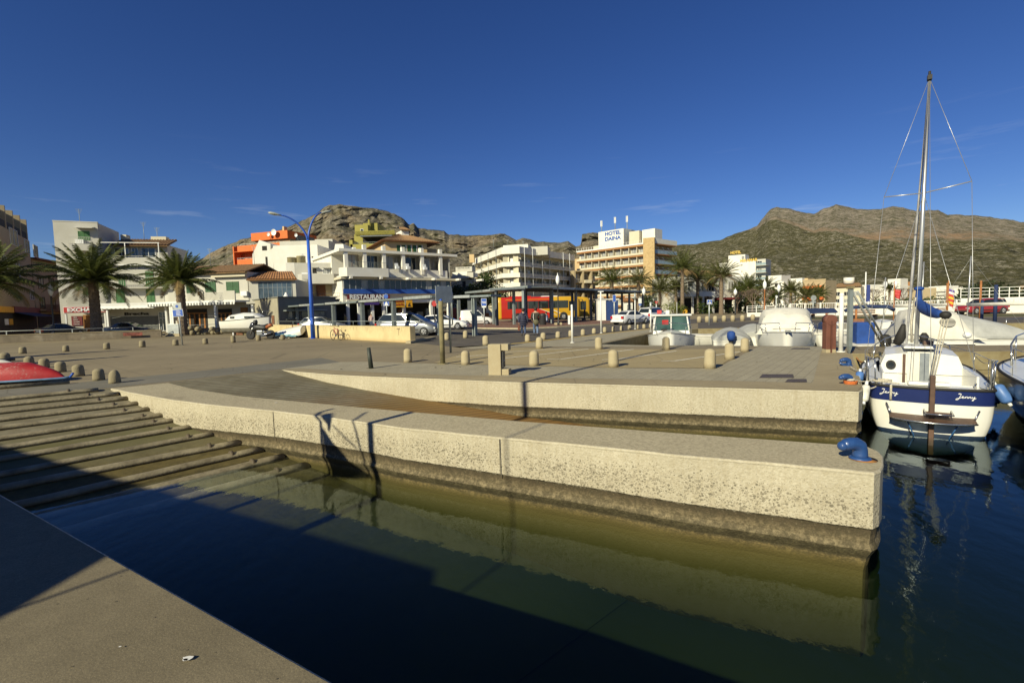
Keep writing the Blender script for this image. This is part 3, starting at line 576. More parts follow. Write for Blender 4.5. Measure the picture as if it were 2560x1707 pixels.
class Bd:
 def __init__(s, name, label, fr, cat='building', group=None):
  s.fr = fr; s.t = thing(name, label, cat, fr.A, fr.rz, group); s.mb = {}
 def box(s, part, mat, x0, x1, y0, y1, z0, z1, sep=False, label=None):
  if sep:
   o = MB().box(x0, x1, y0, y1, z0, z1).build(part, mat, s.t)
   if label: o['label'] = label
   return o
  k = (part, mat.name); s.mb.setdefault(k, (MB(), mat))[0].box(x0, x1, y0, y1, z0, z1); return None
 def px(s, part, mat, x0, y0, x1, y1, yo=0, d=.1, sep=False, floor=False, label=None):
  a, b, c, e = s.fr.rect(x0, y0, x1, y1, yo)
  return s.box(part, mat, a, b, yo, yo + d, 0 if floor else c, e, sep, label)
 def sx(s, part, mat, x0, y0, x1, y1, xo, d=.1, sep=False, floor=False):   # side face on the plane x = xo, thickness d outwards
  a, b, c, e = s.fr.srect(x0, y0, x1, y1, xo)
  return s.box(part, mat, xo, xo + d, a, b, 0 if floor else c, e, sep)
 def win(s, x0, y0, x1, y1, yo=0, glass=None, frame=None, mull=1, name='window', trans=False, fw=.06, side=None):
  if side is None: a, b, c, e = s.fr.rect(x0, y0, x1, y1, yo)
  else: a, b, c, e = s.fr.srect(x0, y0, x1, y1, side)
  s.winr(a, b, c, e, yo, glass, frame, mull, name, trans, fw, side)
 def winr(s, a, b, c, e, yo=0, glass=None, frame=None, mull=1, name='window', trans=False, fw=.06, side=None, label=None):
  glass = glass or m_dglass; frame = frame or m_wpaint
  f = MB(); g = MB()
  def bx(mb, u0, u1, z0, z1, p0, p1):
   if side is None: mb.box(u0, u1, yo + p0, yo + p1, z0, z1)
   else: mb.box(side - p0, side - p1, u0, u1, z0, z1)
  bx(f, a - fw, a, c - fw, e + fw, -.06, .05); bx(f, b, b + fw, c - fw, e + fw, -.06, .05)
  bx(f, a, b, e, e + fw, -.058, .05); bx(f, a, b, c - fw, c, -.09, .05)
  for i in range(1, mull + 1):
   x = a + (b - a) * i / (mull + 1); bx(f, x - fw * .4, x + fw * .4, c, e, -.045, .0)
  if trans: bx(f, a, b, c + (e - c) * .68 - .02, c + (e - c) * .68 + .02, -.04, .0)
  bx(g, a, b, c, e, -.02, .04)
  o = f.build(name, frame, s.t); g.build('pane', glass, o)
  if label: o['label'] = label
 def shut(s, x0, y0, x1, y1, yo=0, mat=None, leaves=2, side=None):
  a, b, c, e = s.fr.rect(x0, y0, x1, y1, yo) if side is None else s.fr.srect(x0, y0, x1, y1, side); mat = mat or m_gren
  for i in range(leaves):
   u0 = a + (b - a) * i / leaves + .015; u1 = a + (b - a) * (i + 1) / leaves - .015; mb = MB()
   k = max(4, int((e - c) / .09))
   def bx(u0, u1, z0, z1, p0, p1):
    if side is None: mb.box(u0, u1, yo + p0, yo + p1, z0, z1)
    else: mb.box(side - p0, side - p1, u0, u1, z0, z1)
   bx(u0, u0 + .05, c, e, -.06, .03); bx(u1 - .05, u1, c, e, -.06, .03); bx(u0 + .05, u1 - .05, c, e, -.03, .03)
   for j in range(k): z = c + (e - c) * j / k; bx(u0 + .05, u1 - .05, z + .02, z + (e - c) / k * .6, -.05, -.03)
   mb.build('shutter', mat, s.t)
 def rail(s, x0, y0, x1, y1, yo=0, mat=None, gap=.13, th=.012, name='railing', r=None, alongy=None):
  a, b, c, e = r if r else s.fr.rect(x0, y0, x1, y1, yo); mat = mat or m_steel; mb = MB()
  def bx(u0, u1, z0, z1, w):
   if alongy is None: mb.box(u0, u1, yo - w, yo + w, z0, z1)
   else: mb.box(alongy - w, alongy + w, u0, u1, z0, z1)
  bx(a, b, e - .04, e, .025); bx(a, b, c, c + .03, .02); k = max(2, int((b - a) / gap))
  for i in range(k + 1):
   x = a + (b - a) * i / k; bx(x - th, x + th, c + .03, e - .04, th)
  mb.build(name, mat, s.t)
 def tiles(s, p00, p10, p01, p11, mat=None, name='roof', pitch=.30, amp=.07, th=.12):
  """rolled tile roof: eave p00-p10, ridge p01-p11 (local points)"""
  p00, p10, p01, p11 = map(Vector, (p00, p10, p01, p11)); w = max((p10 - p00).length, (p11 - p01).length); nr = max(3, int(w / pitch)); K = 6
  nn = (p10 - p00).cross(p01 - p00).normalized(); nn = nn if nn.z > 0 else -nn; mb = MB(); rows = []
  for j in range(0, 9):
   v = j / 8; row = []
   for i in range(nr * K + 1):
    u = i / (nr * K); row.append(p00.lerp(p10, u).lerp(p01.lerp(p11, u), v) + nn * (amp * abs(math.sin(math.pi * i / K)) + .02 * (1 - (v * 8) % 1)))
   rows.append(row)
  mb.grid(rows, smooth=False)
  low = [p - nn * th for p in (p00, p10, p11, p01)]; mb.add([p00, p10, p11, p01] + low, [(4, 5, 6, 7), (0, 1, 5, 4), (1, 2, 6, 5), (2, 3, 7, 6), (3, 0, 4, 7)])
  mb.build(name, mat or m_tile, s.t, fix=False)
 def text(s, txt, x, y, h, yo=0, mat=None, squeeze=1, bold=.0, name='lettering', align='LEFT', w=None, side=None):
  """x, y = pixel of the lower left corner; h = letter height in metres; w = wanted width in metres"""
  lx, lz = s.fr.L(x, y, yo) if side is None else s.fr.S(x, y, side)
  mb = MB()
  if side is None: text_mb(txt, h / .73, mb, (lx, yo, lz), (1, 0, 0), (0, 0, 1), .015, bold, squeeze, align, .03)
  else: text_mb(txt, h / .73, mb, (side, lx, lz), (0, 1, 0), (0, 0, 1), .015, bold, squeeze, align, .03)
  if w:
   xs = [v[0 if side is None else 1] for v in mb.v]; k = w / (max(xs) - min(xs)); x0 = min(xs)
   mb.v = [((x0 + (v[0] - x0) * k), v[1], v[2]) if side is None else (v[0], x0 + (v[1] - x0) * k, v[2]) for v in mb.v]
  mb.build(name, mat or m_signw, s.t, fix=False)
 def extras(s, n_, x0, x1, y, z, seed=0, ac=True):     # roof aerials and wall-hung air conditioners
  rnd = random.Random(seed)
  for i in range(n_):
   x = x0 + (x1 - x0) * (i + rnd.random()) / n_; h = rnd.uniform(1.4, 2.6); mb = MB().cyl((x, y, z - .5), (x, y, z + h), .03, n=5)
   for k in range(5): mb.box(x - .35 + .05 * k, x + .35 - .05 * k, y - .012, y + .012, z + h - .12 * k - .02, z + h - .12 * k)
   mb.build('roof_aerial', m_steel, s.t)
   if not ac: continue
   x += .9; zz = z - rnd.uniform(1.6, 4.2); MB().box(x - .4, x + .4, -.36, -.03, zz, zz + .55).cyl((x, -.37, zz + .28), (x, -.355, zz + .28), .2, n=12).build('air_conditioner', m_signw, s.t)
 def done(s):
  for (p, _), (mb, mat) in s.mb.items(): mb.build(p, mat, s.t)
  s.mb = {}
fr = Fr(0, 0, 0, 0, A=Vector((-58.2, 54.2, 0)), B=Vector((-69.6, 70.5, 0)))
b = Bd('apartment_block', 'tall cream apartment block in shade at the left edge, with shop awnings below', fr)
w = fr.w
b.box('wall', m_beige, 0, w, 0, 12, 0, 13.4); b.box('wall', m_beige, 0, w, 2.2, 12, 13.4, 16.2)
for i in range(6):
 x = w - .35 - i * 3.6; b.box('roof_pier', m_beige, x - .18, x + .18, .05, 2.2, 13.4, 16.3, True)
 b.rail(0, 0, 0, 0, .12, m_steeld, r=(x - 3.3, x - .3, 13.45, 14.4)); b.winr(x - 2.8, x - 1.0, 13.5, 15.6, 2.2, mull=1)
b.box('roof', m_beige, 0, w, 1.6, 12, 16.2, 16.4)
for (x0, y0, x1, y1) in ((25, 575, 43, 612), (62, 602, 73, 632), (84, 615, 94, 642), (86, 673, 95, 698), (34, 655, 48, 690), (75, 727, 84, 748), (95, 729, 102, 750), (4, 640, 16, 680)): b.win(x0, y0, x1, y1, 0, mull=1, glass=m_dglassb)
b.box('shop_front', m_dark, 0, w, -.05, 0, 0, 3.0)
a_ = fr.rect(-20, 766, 28, 781); b.box('shop_sign', m_ylw, a_[0] - 9, a_[1], -.25, -.05, a_[2], a_[3], True)
a_ = fr.rect(30, 768, 100, 782); b.box('shop_sign', m_dred, a_[0], a_[1], -.25, -.05, a_[2], a_[3], True)
mb = MB(); mb.xprism([(-.1, 3.0), (-2.0, 2.45), (-2.0, 2.35), (-.1, 2.9)], a_[0], w - .5); mb.build('awning', m_navy, b.t)
for x0 in (13, 24): b.px('poster', m_signw if x0 == 13 else m_ylw, x0, 797, x0 + 9, 812, -.12, .05, True)
b.done()
fr = Fr(0, 0, 0, 0, A=Vector((-70.0, 71.0, 0)), B=Vector((-76, 87, 0)))
b = Bd('terraced_house', 'dark three-storey house with a brown balcony beyond the shaded apartment block', fr)
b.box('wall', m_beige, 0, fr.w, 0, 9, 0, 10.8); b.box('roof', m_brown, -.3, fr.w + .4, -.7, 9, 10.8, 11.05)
for z in (3.4, 6.4):
 for x in (1.2, 4.2, 7.2): b.winr(x, x + 1.3, z + .2, z + 1.9, 0, frame=m_brown)
b.box('balcony', m_brown, .5, 8, -1.0, 0, 3.1, 3.25); b.rail(0, 0, 0, 0, -1.0, m_brown, r=(.5, 8, 3.25, 4.2)); b.box('shop_front', m_dark, .2, fr.w - .2, -.06, 0, 0, 2.8)
b.done()
fr = Fr(118, 92, 175, 95)
b = Bd('distant_house', 'small pink house with a terracotta roof far down the side street', fr)
b.box('wall', m_peach, 0, fr.w, 0, 8, 0, 8.5); b.tiles((-.4, -.5, 8.4), (fr.w + .4, -.5, 8.4), (-.4, 4, 9.8), (fr.w + .4, 4, 9.8)); b.winr(1.5, 2.7, 5, 6.5); b.winr(4, 5.2, 5, 6.5); b.done()
fr = Fr(153, 56, 263, 57.6)
b = Bd('exchange_house', 'narrow four-storey white house with a red sign above its shop, behind the palm', fr)
w = fr.w; zt = fr.L(205, 556)[1]
b.box('wall', m_offw, 0, w, 0, 7, 0, zt)
b.box('parapet', m_offw, -.03, w + .03, -.03, .2, zt, zt + .12)
a_ = fr.rect(195, 578, 225, 600); b.shut(195, 578, 225, 601, 0, m_gren2)
mb = MB(); mb.xprism([(0, a_[3] + .5), (-.9, a_[3] + .3), (-.9, a_[3] + .24), (0, a_[3] + .42)], a_[0] - .2, a_[1] + .5); mb.build('canopy', m_offw, b.t)
a_ = fr.rect(172, 598, 232, 626, -1.0); b.box('balcony', m_offw, a_[0], a_[1], -1.0, 0, a_[2], a_[2] + .75); b.rail(0, 0, 0, 0, -1.0, m_offw, r=(a_[0], a_[1], a_[2] + .75, a_[3] + .25), gap=.16)
b.shut(207, 718, 236, 742, 0, m_gren2); b.shut(205, 660, 232, 690, 0, m_gren2)
a_ = fr.rect(164, 739, 245, 762, -1.0); b.box('balcony', m_offw, a_[0] - .1, w, -1.0, 0, a_[2] - .15, a_[2])
mb = MB(); k = 22
for i in range(k):       # lattice parapet
 x = a_[0] + (a_[1] + .6 - a_[0]) * i / k; d_ = .42
 for sg in (1, -1):
  for zz in (a_[2], a_[2] + .45):
   p = Vector((x, -.97, zz if sg > 0 else zz + .45)); q_ = Vector((x + d_, -.97, zz + .45 if sg > 0 else zz)); mb.tube([p, q_], .035, 4, smooth=False)
mb.box(a_[0] - .1, a_[1] + 1.1, -1.02, -.92, a_[3] - .06, a_[3] + .04); mb.build('lattice_parapet', m_offw, b.t)
a_ = fr.rect(160, 767.5, 266, 781, -1.1); b.box('sign_frame', m_signw, a_[0] - .05, a_[1] + .05, -1.16, -1.0, a_[2] - .06, a_[3] + .06); b.box('sign', m_red, a_[0], a_[1], -1.2, -1.16, a_[2], a_[3], True)
b.text('EXCHANGE', 168, 779, .42, -1.22, m_signw, bold=.025, w=(a_[1] - a_[0]) * .88)
b.px('shop_front', m_offw, 176, 786, 264, 845, -.02, .02, floor=True); b.px('door', m_ord, 209, 787, 242, 843, -.08, .06, True, floor=True)
a_ = fr.rect(179, 790, 206, 814, -.1); b.box('poster', m_dred, a_[0], a_[1], -.12, -.04, a_[2], a_[3], True)
for i, tx in enumerate(('SELL', 'RENT', 'TRAVEL', 'TOURS')): b.text(tx, 184, 795 + i * 5.6, .13, -.13, m_signw)
for px in (164, 262): b.px('column', m_wpaint, px, 781, px + 4, 845, -1.1, .25, True, floor=True)
b.box('base', m_offw, w, w + .02, .2, 7, 0, zt - .05); b.extras(1, 1, 3, 3, zt, 3)
b.done()
fr = Fr(265, 58, 415, 59.5)
b = Bd('guest_house', 'white guest house with green shutters, roof terrace and a white shop awning', fr); w = fr.w
z1 = fr.L(340, 645)[1]; z2 = fr.L(340, 662)[1]; zr = fr.L(350, 606)[1]
b.box('wall', m_offw, 0, w, 0, 8, 0, z2); b.box('wall', m_offw, .1, w - .1, 2.0, 8, z2, zr)
b.box('terrace_parapet', m_offw, 0, w, -.4, -.2, z2, z1); b.box('terrace_slab', m_wpaint, -.05, w + .05, -.5, 2, z2 - .12, z2)
b.rail(0, 0, 0, 0, -.3, m_offw, r=(.1, w - .1, z1, z1 + .22), gap=1.2)
b.tiles((w * .06, 1.2, zr - .2), (w + .25, 1.2, zr - .2), (w * .06, 4.2, zr + .9), (w + .25, 4.2, zr + .9), m_tile2, pitch=.32, amp=.1)
b.box('terrace_post', m_wpaint, w * .42, w * .42 + .08, -.35, -.27, z1, zr - .1, True); b.box('terrace_post', m_wpaint, w - .15, w - .07, -.35, -.27, z1, zr - .1, True); b.box('terrace_beam', m_wpaint, .1, w, -.36, -.26, zr - .12, zr - .04, True)
b.extras(2, 1, w - 1, 4.5, zr + .8, 6, False); b.box('chimney', m_cream, w * .58, w * .85, 4, 5, zr + .1, zr + 1.3, True); b.box('chimney', m_cream, w * .05, w * .15, 4, 5, zr + .2, zr + 1.5, True)
for x0, x1 in ((288, 321), (331, 345), (355, 388)): b.win(x0, 621, x1, 643, 2.0, mull=1)
b.text('PENSION BISBAL', 292, 673, .34, 0, M('faded_blue_letters', (.10, .15, .26), .8), w=w * .58)
for x0, y0, x1, y1 in ((364, 679, 384, 717), (366, 723, 387, 756), (296, 690, 314, 716), (290, 722, 312, 757), (396, 690, 410, 716)): b.shut(x0, y0, x1, y1, 0, m_gren2)
a_ = fr.rect(275, 693, 412, 718, -1.0); b.box('balcony', m_offw, a_[0], a_[1], -1.0, 0, a_[2] - .12, a_[2]); b.rail(0, 0, 0, 0, -1.0, m_offw, r=(a_[0], a_[1], a_[2], a_[3]), gap=.22, th=.015)
zc = fr.L(340, 757, -2)[1]; b.box('awning_box', m_wpaint, 0, w, -2.2, 0, zc - .35, zc)
mb = MB(); rows = []; K = 90
for j, (yy, zz) in enumerate(((-2.2, zc - .35), (-2.3, zc - .5), (-2.3, zc - .62))): rows.append([(w * i / K, yy, zz - (.07 * abs(math.sin(i * .5)) if j == 2 else 0)) for i in range(K + 1)])
mb.grid(rows); mb.build('awning_valance', m_wpaint, b.t)
b.box('shop_front', m_offw, 0, w, -.03, 0, 2.5, 3.1); b.px('shutter_door', M('roller_shutter', (.13, .135, .12), .7), 278, 791, 396, 850, -.06, .06, True, floor=True)
b.text('Brecha', 311, 788, .34, -.04, m_dark, bold=.015, w=2.6)
a_ = fr.rect(400, 780, 418, 850, -.1); b.winr(a_[0], a_[1] - .05, .2, a_[3], -.1, mull=1, trans=True)
for px in (269, 416, 427): b.px('column', m_wpaint, px - 2, 765, px + 2.5, 850, -2.1, .28, True, floor=True)
b.done()
fr = Fr(416, 59.5, 625, 58)
b = Bd('two_storey_house', 'two-storey house with dark green shutters, tiled roof and striped veranda awning', fr); w = fr.w
ze = fr.L(560, 681)[1]; zr = fr.L(560, 662, 3)[1]; zf = fr.L(540, 756, -2)[1]
b.box('wall', m_offw, 0, w, 0, 7, 0, ze)
b.tiles((-.1, -.6, ze - .05), (w + .15, -.6, ze - .05), (-.1, 3.2, ze + 1.15), (w + .15, 3.2, ze + 1.15), m_tile2)
b.tiles((-.1, 7.6, ze - .05), (w + .15, 7.6, ze - .05), (-.1, 3.2, ze + 1.15), (w + .15, 3.2, ze + 1.15), m_tile2)
for x0, x1, y1 in ((513, 540, 730), (566, 598, 733), (466, 484, 733)): b.shut(x0, 704, x1, y1)
b.extras(2, 1, w - 1, 3.2, ze + 1.1, 5); b.px('awning_roll', m_cream, 527, 688, 612, 692, -.5, .35, True)
b.box('veranda_slab', m_wpaint, 0, w, -2.4, 0, zf, zf + .22)
a_ = fr.rect(470, 733, 622, 752, -2.2); b.rail(0, 0, 0, 0, -2.2, m_offw, r=(a_[0], w - 1.0, zf + .22, zf + 1.15), gap=.16, th=.018)
for x in (w * .58, w - .7, w * .3): b.box('parapet_panel', m_offw, x - .7, x + .7, -2.35, -2.2, zf + .22, zf + 1.3, True)
K = 60; mb = MB(); mb2 = MB()
for i in range(K): (mb if i % 2 else mb2).box(w * i / K, w * (i + 1) / K, -2.48, -2.42, zf - .28, zf)
mb.build('awning_stripes', m_wpaint, b.t); mb2.build('awning_valance', M('grey_cloth', (.17, .18, .17), .8), b.t)
for x0, x1 in ((470, 519), (540, 581)):
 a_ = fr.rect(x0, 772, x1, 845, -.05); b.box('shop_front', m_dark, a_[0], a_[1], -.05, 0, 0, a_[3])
 for k in range(4): u = a_[0] + (a_[1] - a_[0]) * (k + .5) / 4; b.box('door_frame', m_ord, u - .09, u + .09, -.1, -.05, 0, a_[3] - .6)
 b.box('door_frame', m_ord, a_[0], a_[1], -.1, -.05, a_[3] - .6, a_[3] - .45)
b.px('door', m_ord, 603, 768, 621, 845, -.08, .06, True, floor=True)
for px in (427, 431, 539, 632): b.px('column', m_wpaint, px - 2, 762, px + 3, 850, -2.35, .3, True, floor=True)
b.done()
fr = Fr(627, 58, 744, 59)
b = Bd('glazed_house', 'low house with a glazed upper room under a bright terracotta tile roof', fr); w = fr.w
ze = fr.L(680, 698)[1]
b.box('wall', m_offw, 0, w, 0, 7, 0, ze); b.tiles((-.1, -.5, ze - .05), (w + .3, -.5, ze - .05), (-.1, 2.8, ze + 1.1), (w * .82, 2.8, ze + 1.1), m_tile)
b.win(647, 706, 729, 746, 0, m_dglassb, M('grey_window_frame', (.25, .27, .28), .5), 6, trans=True)
mb = MB(); jx, jz = fr.L(716, 741, -.9); jz = fr.L(716, 741, -.9)[1]
mb.lathe([(.12, 0), (.27, .12), (.36, .35), (.36, .55), (.20, .8), (.13, .95), (.17, 1.02)], (jx, -.9, jz - .55), 14); mb.build('roof_urn', m_wpaint, b.t); b.box('ledge', m_offw, 0, w, -1.4, 0, jz - .8, jz - .55)
b.done()
A = gnd(698, 50); Bp = gnd(842, 55.5); fr = Fr(0, 0, 0, 0, A=A, B=Bp)
b = Bd('service_block', 'flat-roofed block with a pale left side and a grey serving front', fr, 'kiosk'); w = fr.w
zt = fr.L(720, 744)[1]
pl = gnd(637, 57.5); dl = (pl - A); lx = dl.dot(fr.ex); ly = dl.dot(fr.ey)
mb = MB(); mb.prism([(0, 0), (w, 0), (w, 6), (lx, ly)], 0, zt); mb.build('wall', m_blockd, b.t)
mb = MB(); q0 = Vector((0, 0, 0)); q1 = Vector((lx, ly, 0)); dd = (q1 - q0).normalized(); nn = Vector((-dd.y, dd.x, 0)); nn = nn if nn.dot(Vector((-1, 0, 0))) > 0 else -nn
for i in range(3):
 u0 = q0.lerp(q1, i / 3 + .006) + nn * .004; u1 = q0.lerp(q1, (i + 1) / 3 - .006) + nn * .004
 mb.add([u0, u1, u1 + nn * .05, u0 + nn * .05] + [p + Vector((0, 0, zt - .05)) for p in (u0, u1, u1 + nn * .05, u0 + nn * .05)], [(0, 1, 2, 3), (7, 6, 5, 4), (0, 4, 5, 1), (1, 5, 6, 2), (2, 6, 7, 3), (3, 7, 4, 0)])
mb.build('side_panels', m_block, b.t)
mb = MB(); mb.prism([(-.1, -.15), (w + .1, -.15), (w + .1, 6.1), (lx - .15, ly)], zt + .002, zt + .12); mb.build('roof', m_blockd, b.t)
b.px('counter_shelf', m_steel, 716, 774, 818, 777, -.6, .6, True)
for i, (x0, x1) in enumerate(((722, 731), (738, 748), (754, 778), (784, 812))): b.win(x0, 779, x1, 796, 0, m_dglassb if i % 2 else m_dglass, m_steeld, 0)
b.px('sill', m_steeld, 718, 796, 818, 798, -.3, .3, True)
b.done()
fr = Fr(593, 112, 706, 108)
b = Bd('orange_block', 'orange painted apartment block with white balcony rails and satellite dishes on its roof', fr); w = fr.w
zb = fr.L(650, 622)[1]
b.box('wall', m_orange, 0, w, 2.2, 12, 0, zb); b.px('wall', m_orange, 597, 630, 648, 652, 2.15, .06); a_ = fr.rect(614, 577, 706, 597); b.box('attic', m_orange, a_[0], a_[1], 1.5, 11, a_[2], a_[3])
b.box('wall', M('attic_wall', (.30, .2, .1), .8), a_[0] + .5, a_[1], 2.2, 11, zb, a_[2])
for y0, y1 in ((611, 625), (646, 661)):
 b.px('balcony', m_orange, 593, y0, 700, y1, 0, .25); c_ = fr.rect(593, y0, 700, y1, 0); b.box('balcony', m_orange, 0, w, 0, 2.2, c_[2] - .1, c_[2]); b.rail(0, 0, 0, 0, .1, m_wpaint, r=(c_[0], c_[1], c_[3], c_[3] + .35), gap=.9)
b.box('balcony_wall', m_orange, 0, .3, 0, 2.2, 0, zb + 1)
for x0, x1 in ((603, 612), (618, 628), (634, 642)): b.win(x0, 632, x1, 646, 2.2, m_cglass, m_brown)
for i, (px, py, rr) in enumerate(((672, 586, .42), (685, 581, .72), (741, 588, .40))):
 c_ = Vector((*[fr.L(px, py, .8)[0]], .8, fr.L(px, py, .8)[1])); mb = MB(); rows = []
 for j in range(6): r_ = rr * 1.0 * j / 5; rows.append([c_ + Vector((r_ * math.cos(t * math.pi / 9), .25 * (r_ / rr) ** 2 * -1 + .1, r_ * math.sin(t * math.pi / 9))) for t in range(18)])
 mb.grid(rows, close=True); o = mb.build('satellite_dish', m_signw, b.t); MB().cyl(c_ + Vector((0, .1, 0)), c_ + Vector((0, .5, -1.2)), .05).build('bracket', m_steel, o)
b.px('chimney', m_peach, 706, 566, 710, 580, 3, 1, True)
b.px('side_wall', M('grey_gable', (.20, .20, .19), .8), 706, 588, 740, 605, 4, 6)
b.done()
fr = Fr(631, 78, 860, 78)
b = Bd('cubic_house', 'large plain white cubic house with blank walls behind the low tiled roofs', fr); w = fr.w
a_ = fr.rect(684, 613, 795, 690); b.box('wall', m_white, a_[0], a_[1], 0, 9, 0, a_[3])
mb = MB(); P = [fr.L(*p, 0) for p in ((633, 700), (631, 636), (648, 600), (676, 610), (676, 624), (684, 618), (684, 700))]; mb.yprism(P, .01, 7); mb.build('stair_wall', m_white, b.t)
b.px('opening', m_dark, 655, 615, 667, 626, -.02, .05, True); b.px('opening', m_dark, 664, 642, 669, 669, -.02, .05, True); b.px('opening', m_dark, 779, 641, 783, 645, -.02, .05, True)
b.px('rear_block', m_offw, 700, 602, 822, 650, 6, 5); b.px('rear_block', m_offw, 788, 598, 832, 640, 12, 5)
mb = MB(); P = [fr.L(*p, -1.5) for p in ((794, 700), (794, 650), (835, 628), (838, 610), (858, 610), (860, 625), (860, 700))]; mb.yprism(P, -1.5, 6); mb.build('stepped_wall', m_white, b.t)
for x in (810, 822, 832): b.px('merlon', m_white, x, 628 + (832 - x) * .45, x + 5, 640, -1.0, .5)
b.done()
fr = Fr(715, 68, 862, 70)
b = Bd('terrace_house', 'white house with a curved balcony and two beige water tanks on its flat roof', fr); w = fr.w
a_ = fr.rect(716, 657, 840, 700); b.box('wall', m_offw, a_[0], a_[1] + .6, 0, 8, 0, a_[3])
b.box('wall', m_white, a_[0] - .01, a_[0] + 1.1, -.02, .1, 0, a_[3] + .02)
b.extras(2, a_[0], a_[1], 5, a_[3], 9)
for px in (730, 753):
 c_ = fr.L(px, 657, 1.5); MB().lathe([(.62, 0), (.62, 1.0), (.62, 1.0), (.66, 1.02), (.66, 1.0 if px < 740 else 1.02), (.58, 1.1), (0, 1.12)], (c_[0], 1.5, a_[3] + .01), 20).build('water_tank', M('beige_tank', (.42, .36, .20), .6), b.t, bevel=0).scale = (1, 1, 1.0 if px > 740 else .98)
b.shut(781, 672, 791, 683, 0, m_dark, 1)
b.win(808, 673, 824, 684, 0, m_cglass); b.px('canopy', m_offw, 806, 668, 826, 670, -.6, .6, True); b.px('canopy', m_offw, 778, 667, 794, 669, -.6, .6, True)
c_ = fr.rect(755, 685, 850, 709, -2.0)
mb = MB(); mb.prism([(c_[0], -2.0), (c_[1] - .8, -2.2), (c_[1] + .3, -1.2), (c_[1] + .3, 0), (c_[0] - .6, 0), (c_[0] - .6, -1.6)], c_[2], c_[3]); mb.build('balcony', m_offw, b.t)
b.px('wall', m_beige, 770, 712, 845, 745, -.03, .03); b.px('door', m_brown, 791, 712, 814, 740, -.1, .06, True, False); b.px('terrace', m_white, 757, 741, 862, 748, -3, 3)
b.rail(765, 733, 862, 741, -3, m_steeld, gap=.3)
b.done()
fr = Fr(858, 66, 1127, 76)
b = Bd('restaurant', 'long white restaurant with a blue awning band, sun terrace and big upper windows', fr); w = fr.w
zr = fr.L(990, 634)[1]; zb0 = fr.L(870, 735)[1]; zb1 = fr.L(870, 723)[1]; zw1 = fr.L(870, 700)[1]; zt0 = fr.L(880, 693)[1]; zt1 = fr.L(880, 672)[1]
b.box('wall', m_white, 0, w, 4, 14, 0, zr - .1); b.box('wall', m_white, .1, w - .1, 0, 4, 3.1, zt1 - .9)
b.box('roof', m_white, -.3, w + 1.2, -.6, 14, zr - .1, zr + .28); b.box('floor_slab', m_cream, -.3, w + 1.3, -.9, 4, zw1 + .1, zw1 + .4)
b.box('awning_band', m_blue, .0, w * .93, -.75, -.65, zb0, zb1, True)
k = 20
for i in range(k): x0 = .15 + (w * .995 - .2) * i / k; b.winr(x0 + .06, x0 + (w * .995 - .2) / k - .06, zb1, zw1, -.4, m_dglass, M('grey_frame', (.30, .32, .32), .5), 0, fw=.055)
b.box('wall', m_white, 0, w, -.35, 0, zb0, zb1)
a_ = fr.rect(872, 671, 965, 692, -1.4); 
mb = MB(); mb.prism([(a_[0] - .3, -1.6), (a_[1] + .3, -1.6), (a_[1] + .3, 0), (a_[0] - .3 - .6, 0), (a_[0] - .9, -.8)], zt0, zt1 + .05); mb.build('terrace', m_white, b.t)
b.box('terrace', m_white, a_[1], w - .5, -.3, 0, zt0 + .1, zt1 + .1)
for i in range(6): u = a_[0] + i * 4.2; b.box('terrace_beam', m_white, u, u + .35, -1.9, -.2, zt0 - .3, zt0, True)
b.rail(0, 0, 0, 0, -1.5, m_steel, r=(a_[0], a_[1], zt1 + .05, zt1 + .85), gap=.25)
cols = [861, 908, 956, 1004, 1051, 1097]; us = [fr.L(p + 2, 650, 0)[0] for p in cols]
for i, u in enumerate(us):
 b.box('column', m_white, u - .24, u + .24, -.45, .05, zt1 - .6, zr + (.95 if i else .3), True)
for i in range(5): b.winr(us[i] + .45, us[i + 1] - .4, zt1 + .15, zr - .35, 1.3, m_dglass, m_offw if i else m_brown, 1 if i != 3 else 0)
for i, u in enumerate((us[2] + 1.5, us[2] + 3.2, us[3] + 3)):
 mb = MB(); mb.box(u, u + .5, -1.0, -.5, zt1 + .1, zt1 + .5); mb.box(u, u + .5, -.55, -.48, zt1 + .5, zt1 + .95); mb.build('terrace_chair', m_signw, b.t)
b.px('sign', m_dred, 868, 737, 975, 748, -.85, .12, True)
c_ = fr.rect(870, 738, 972, 748, -.9); b.text('RESTAURANT', 874, 747.3, .62, -.88, m_signw, bold=.03, w=(c_[1] - c_[0]) * .93)
b.px('sign', M('purple_sign', (.06, .03, .18), .6), 898, 752, 948, 762, -.7, .1, True)
for x0, x1, tx in ((984, 1012, 'RESTAURANTE\nLuna De Mar'), (1017, 1031, '')):
 b.px('yellow_sign', m_ylw, x0, 750, x1, 768, -.8, .12, True)
 if tx:
  b.text('RESTAURANTE', x0 + 1, 755.5, .26, -.82, M('red_letters', (.4, .05, .02), .6), w=1.45); b.text('Luna De Mar', x0 + 1, 763.5, .34, -.82, M('red_letters', (.4, .05, .02), .6), w=1.45)
 else:
  q = fr.rect(1020, 756, 1028, 766, -.82); mb = MB(); mb.yprism([(q[0], q[2]), (q[1], q[2]), (q[1] - .1, q[2] + .15), (q[0] + .3, q[2] + .2), (q[0] + .3, q[3]), (q[0], q[2] + .2)], -.83, -.81); mb.build('boat_emblem', m_dark, b.t)
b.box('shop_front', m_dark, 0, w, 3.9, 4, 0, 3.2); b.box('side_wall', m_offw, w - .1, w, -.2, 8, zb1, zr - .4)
for i, px in enumerate((869, 896, 930, 958, 1009, 1077, 1121, 1146)): b.px('column', m_wpaint if i < 7 else m_steel, px, 750, px + 6, 830, -.3, .5, True, floor=True)
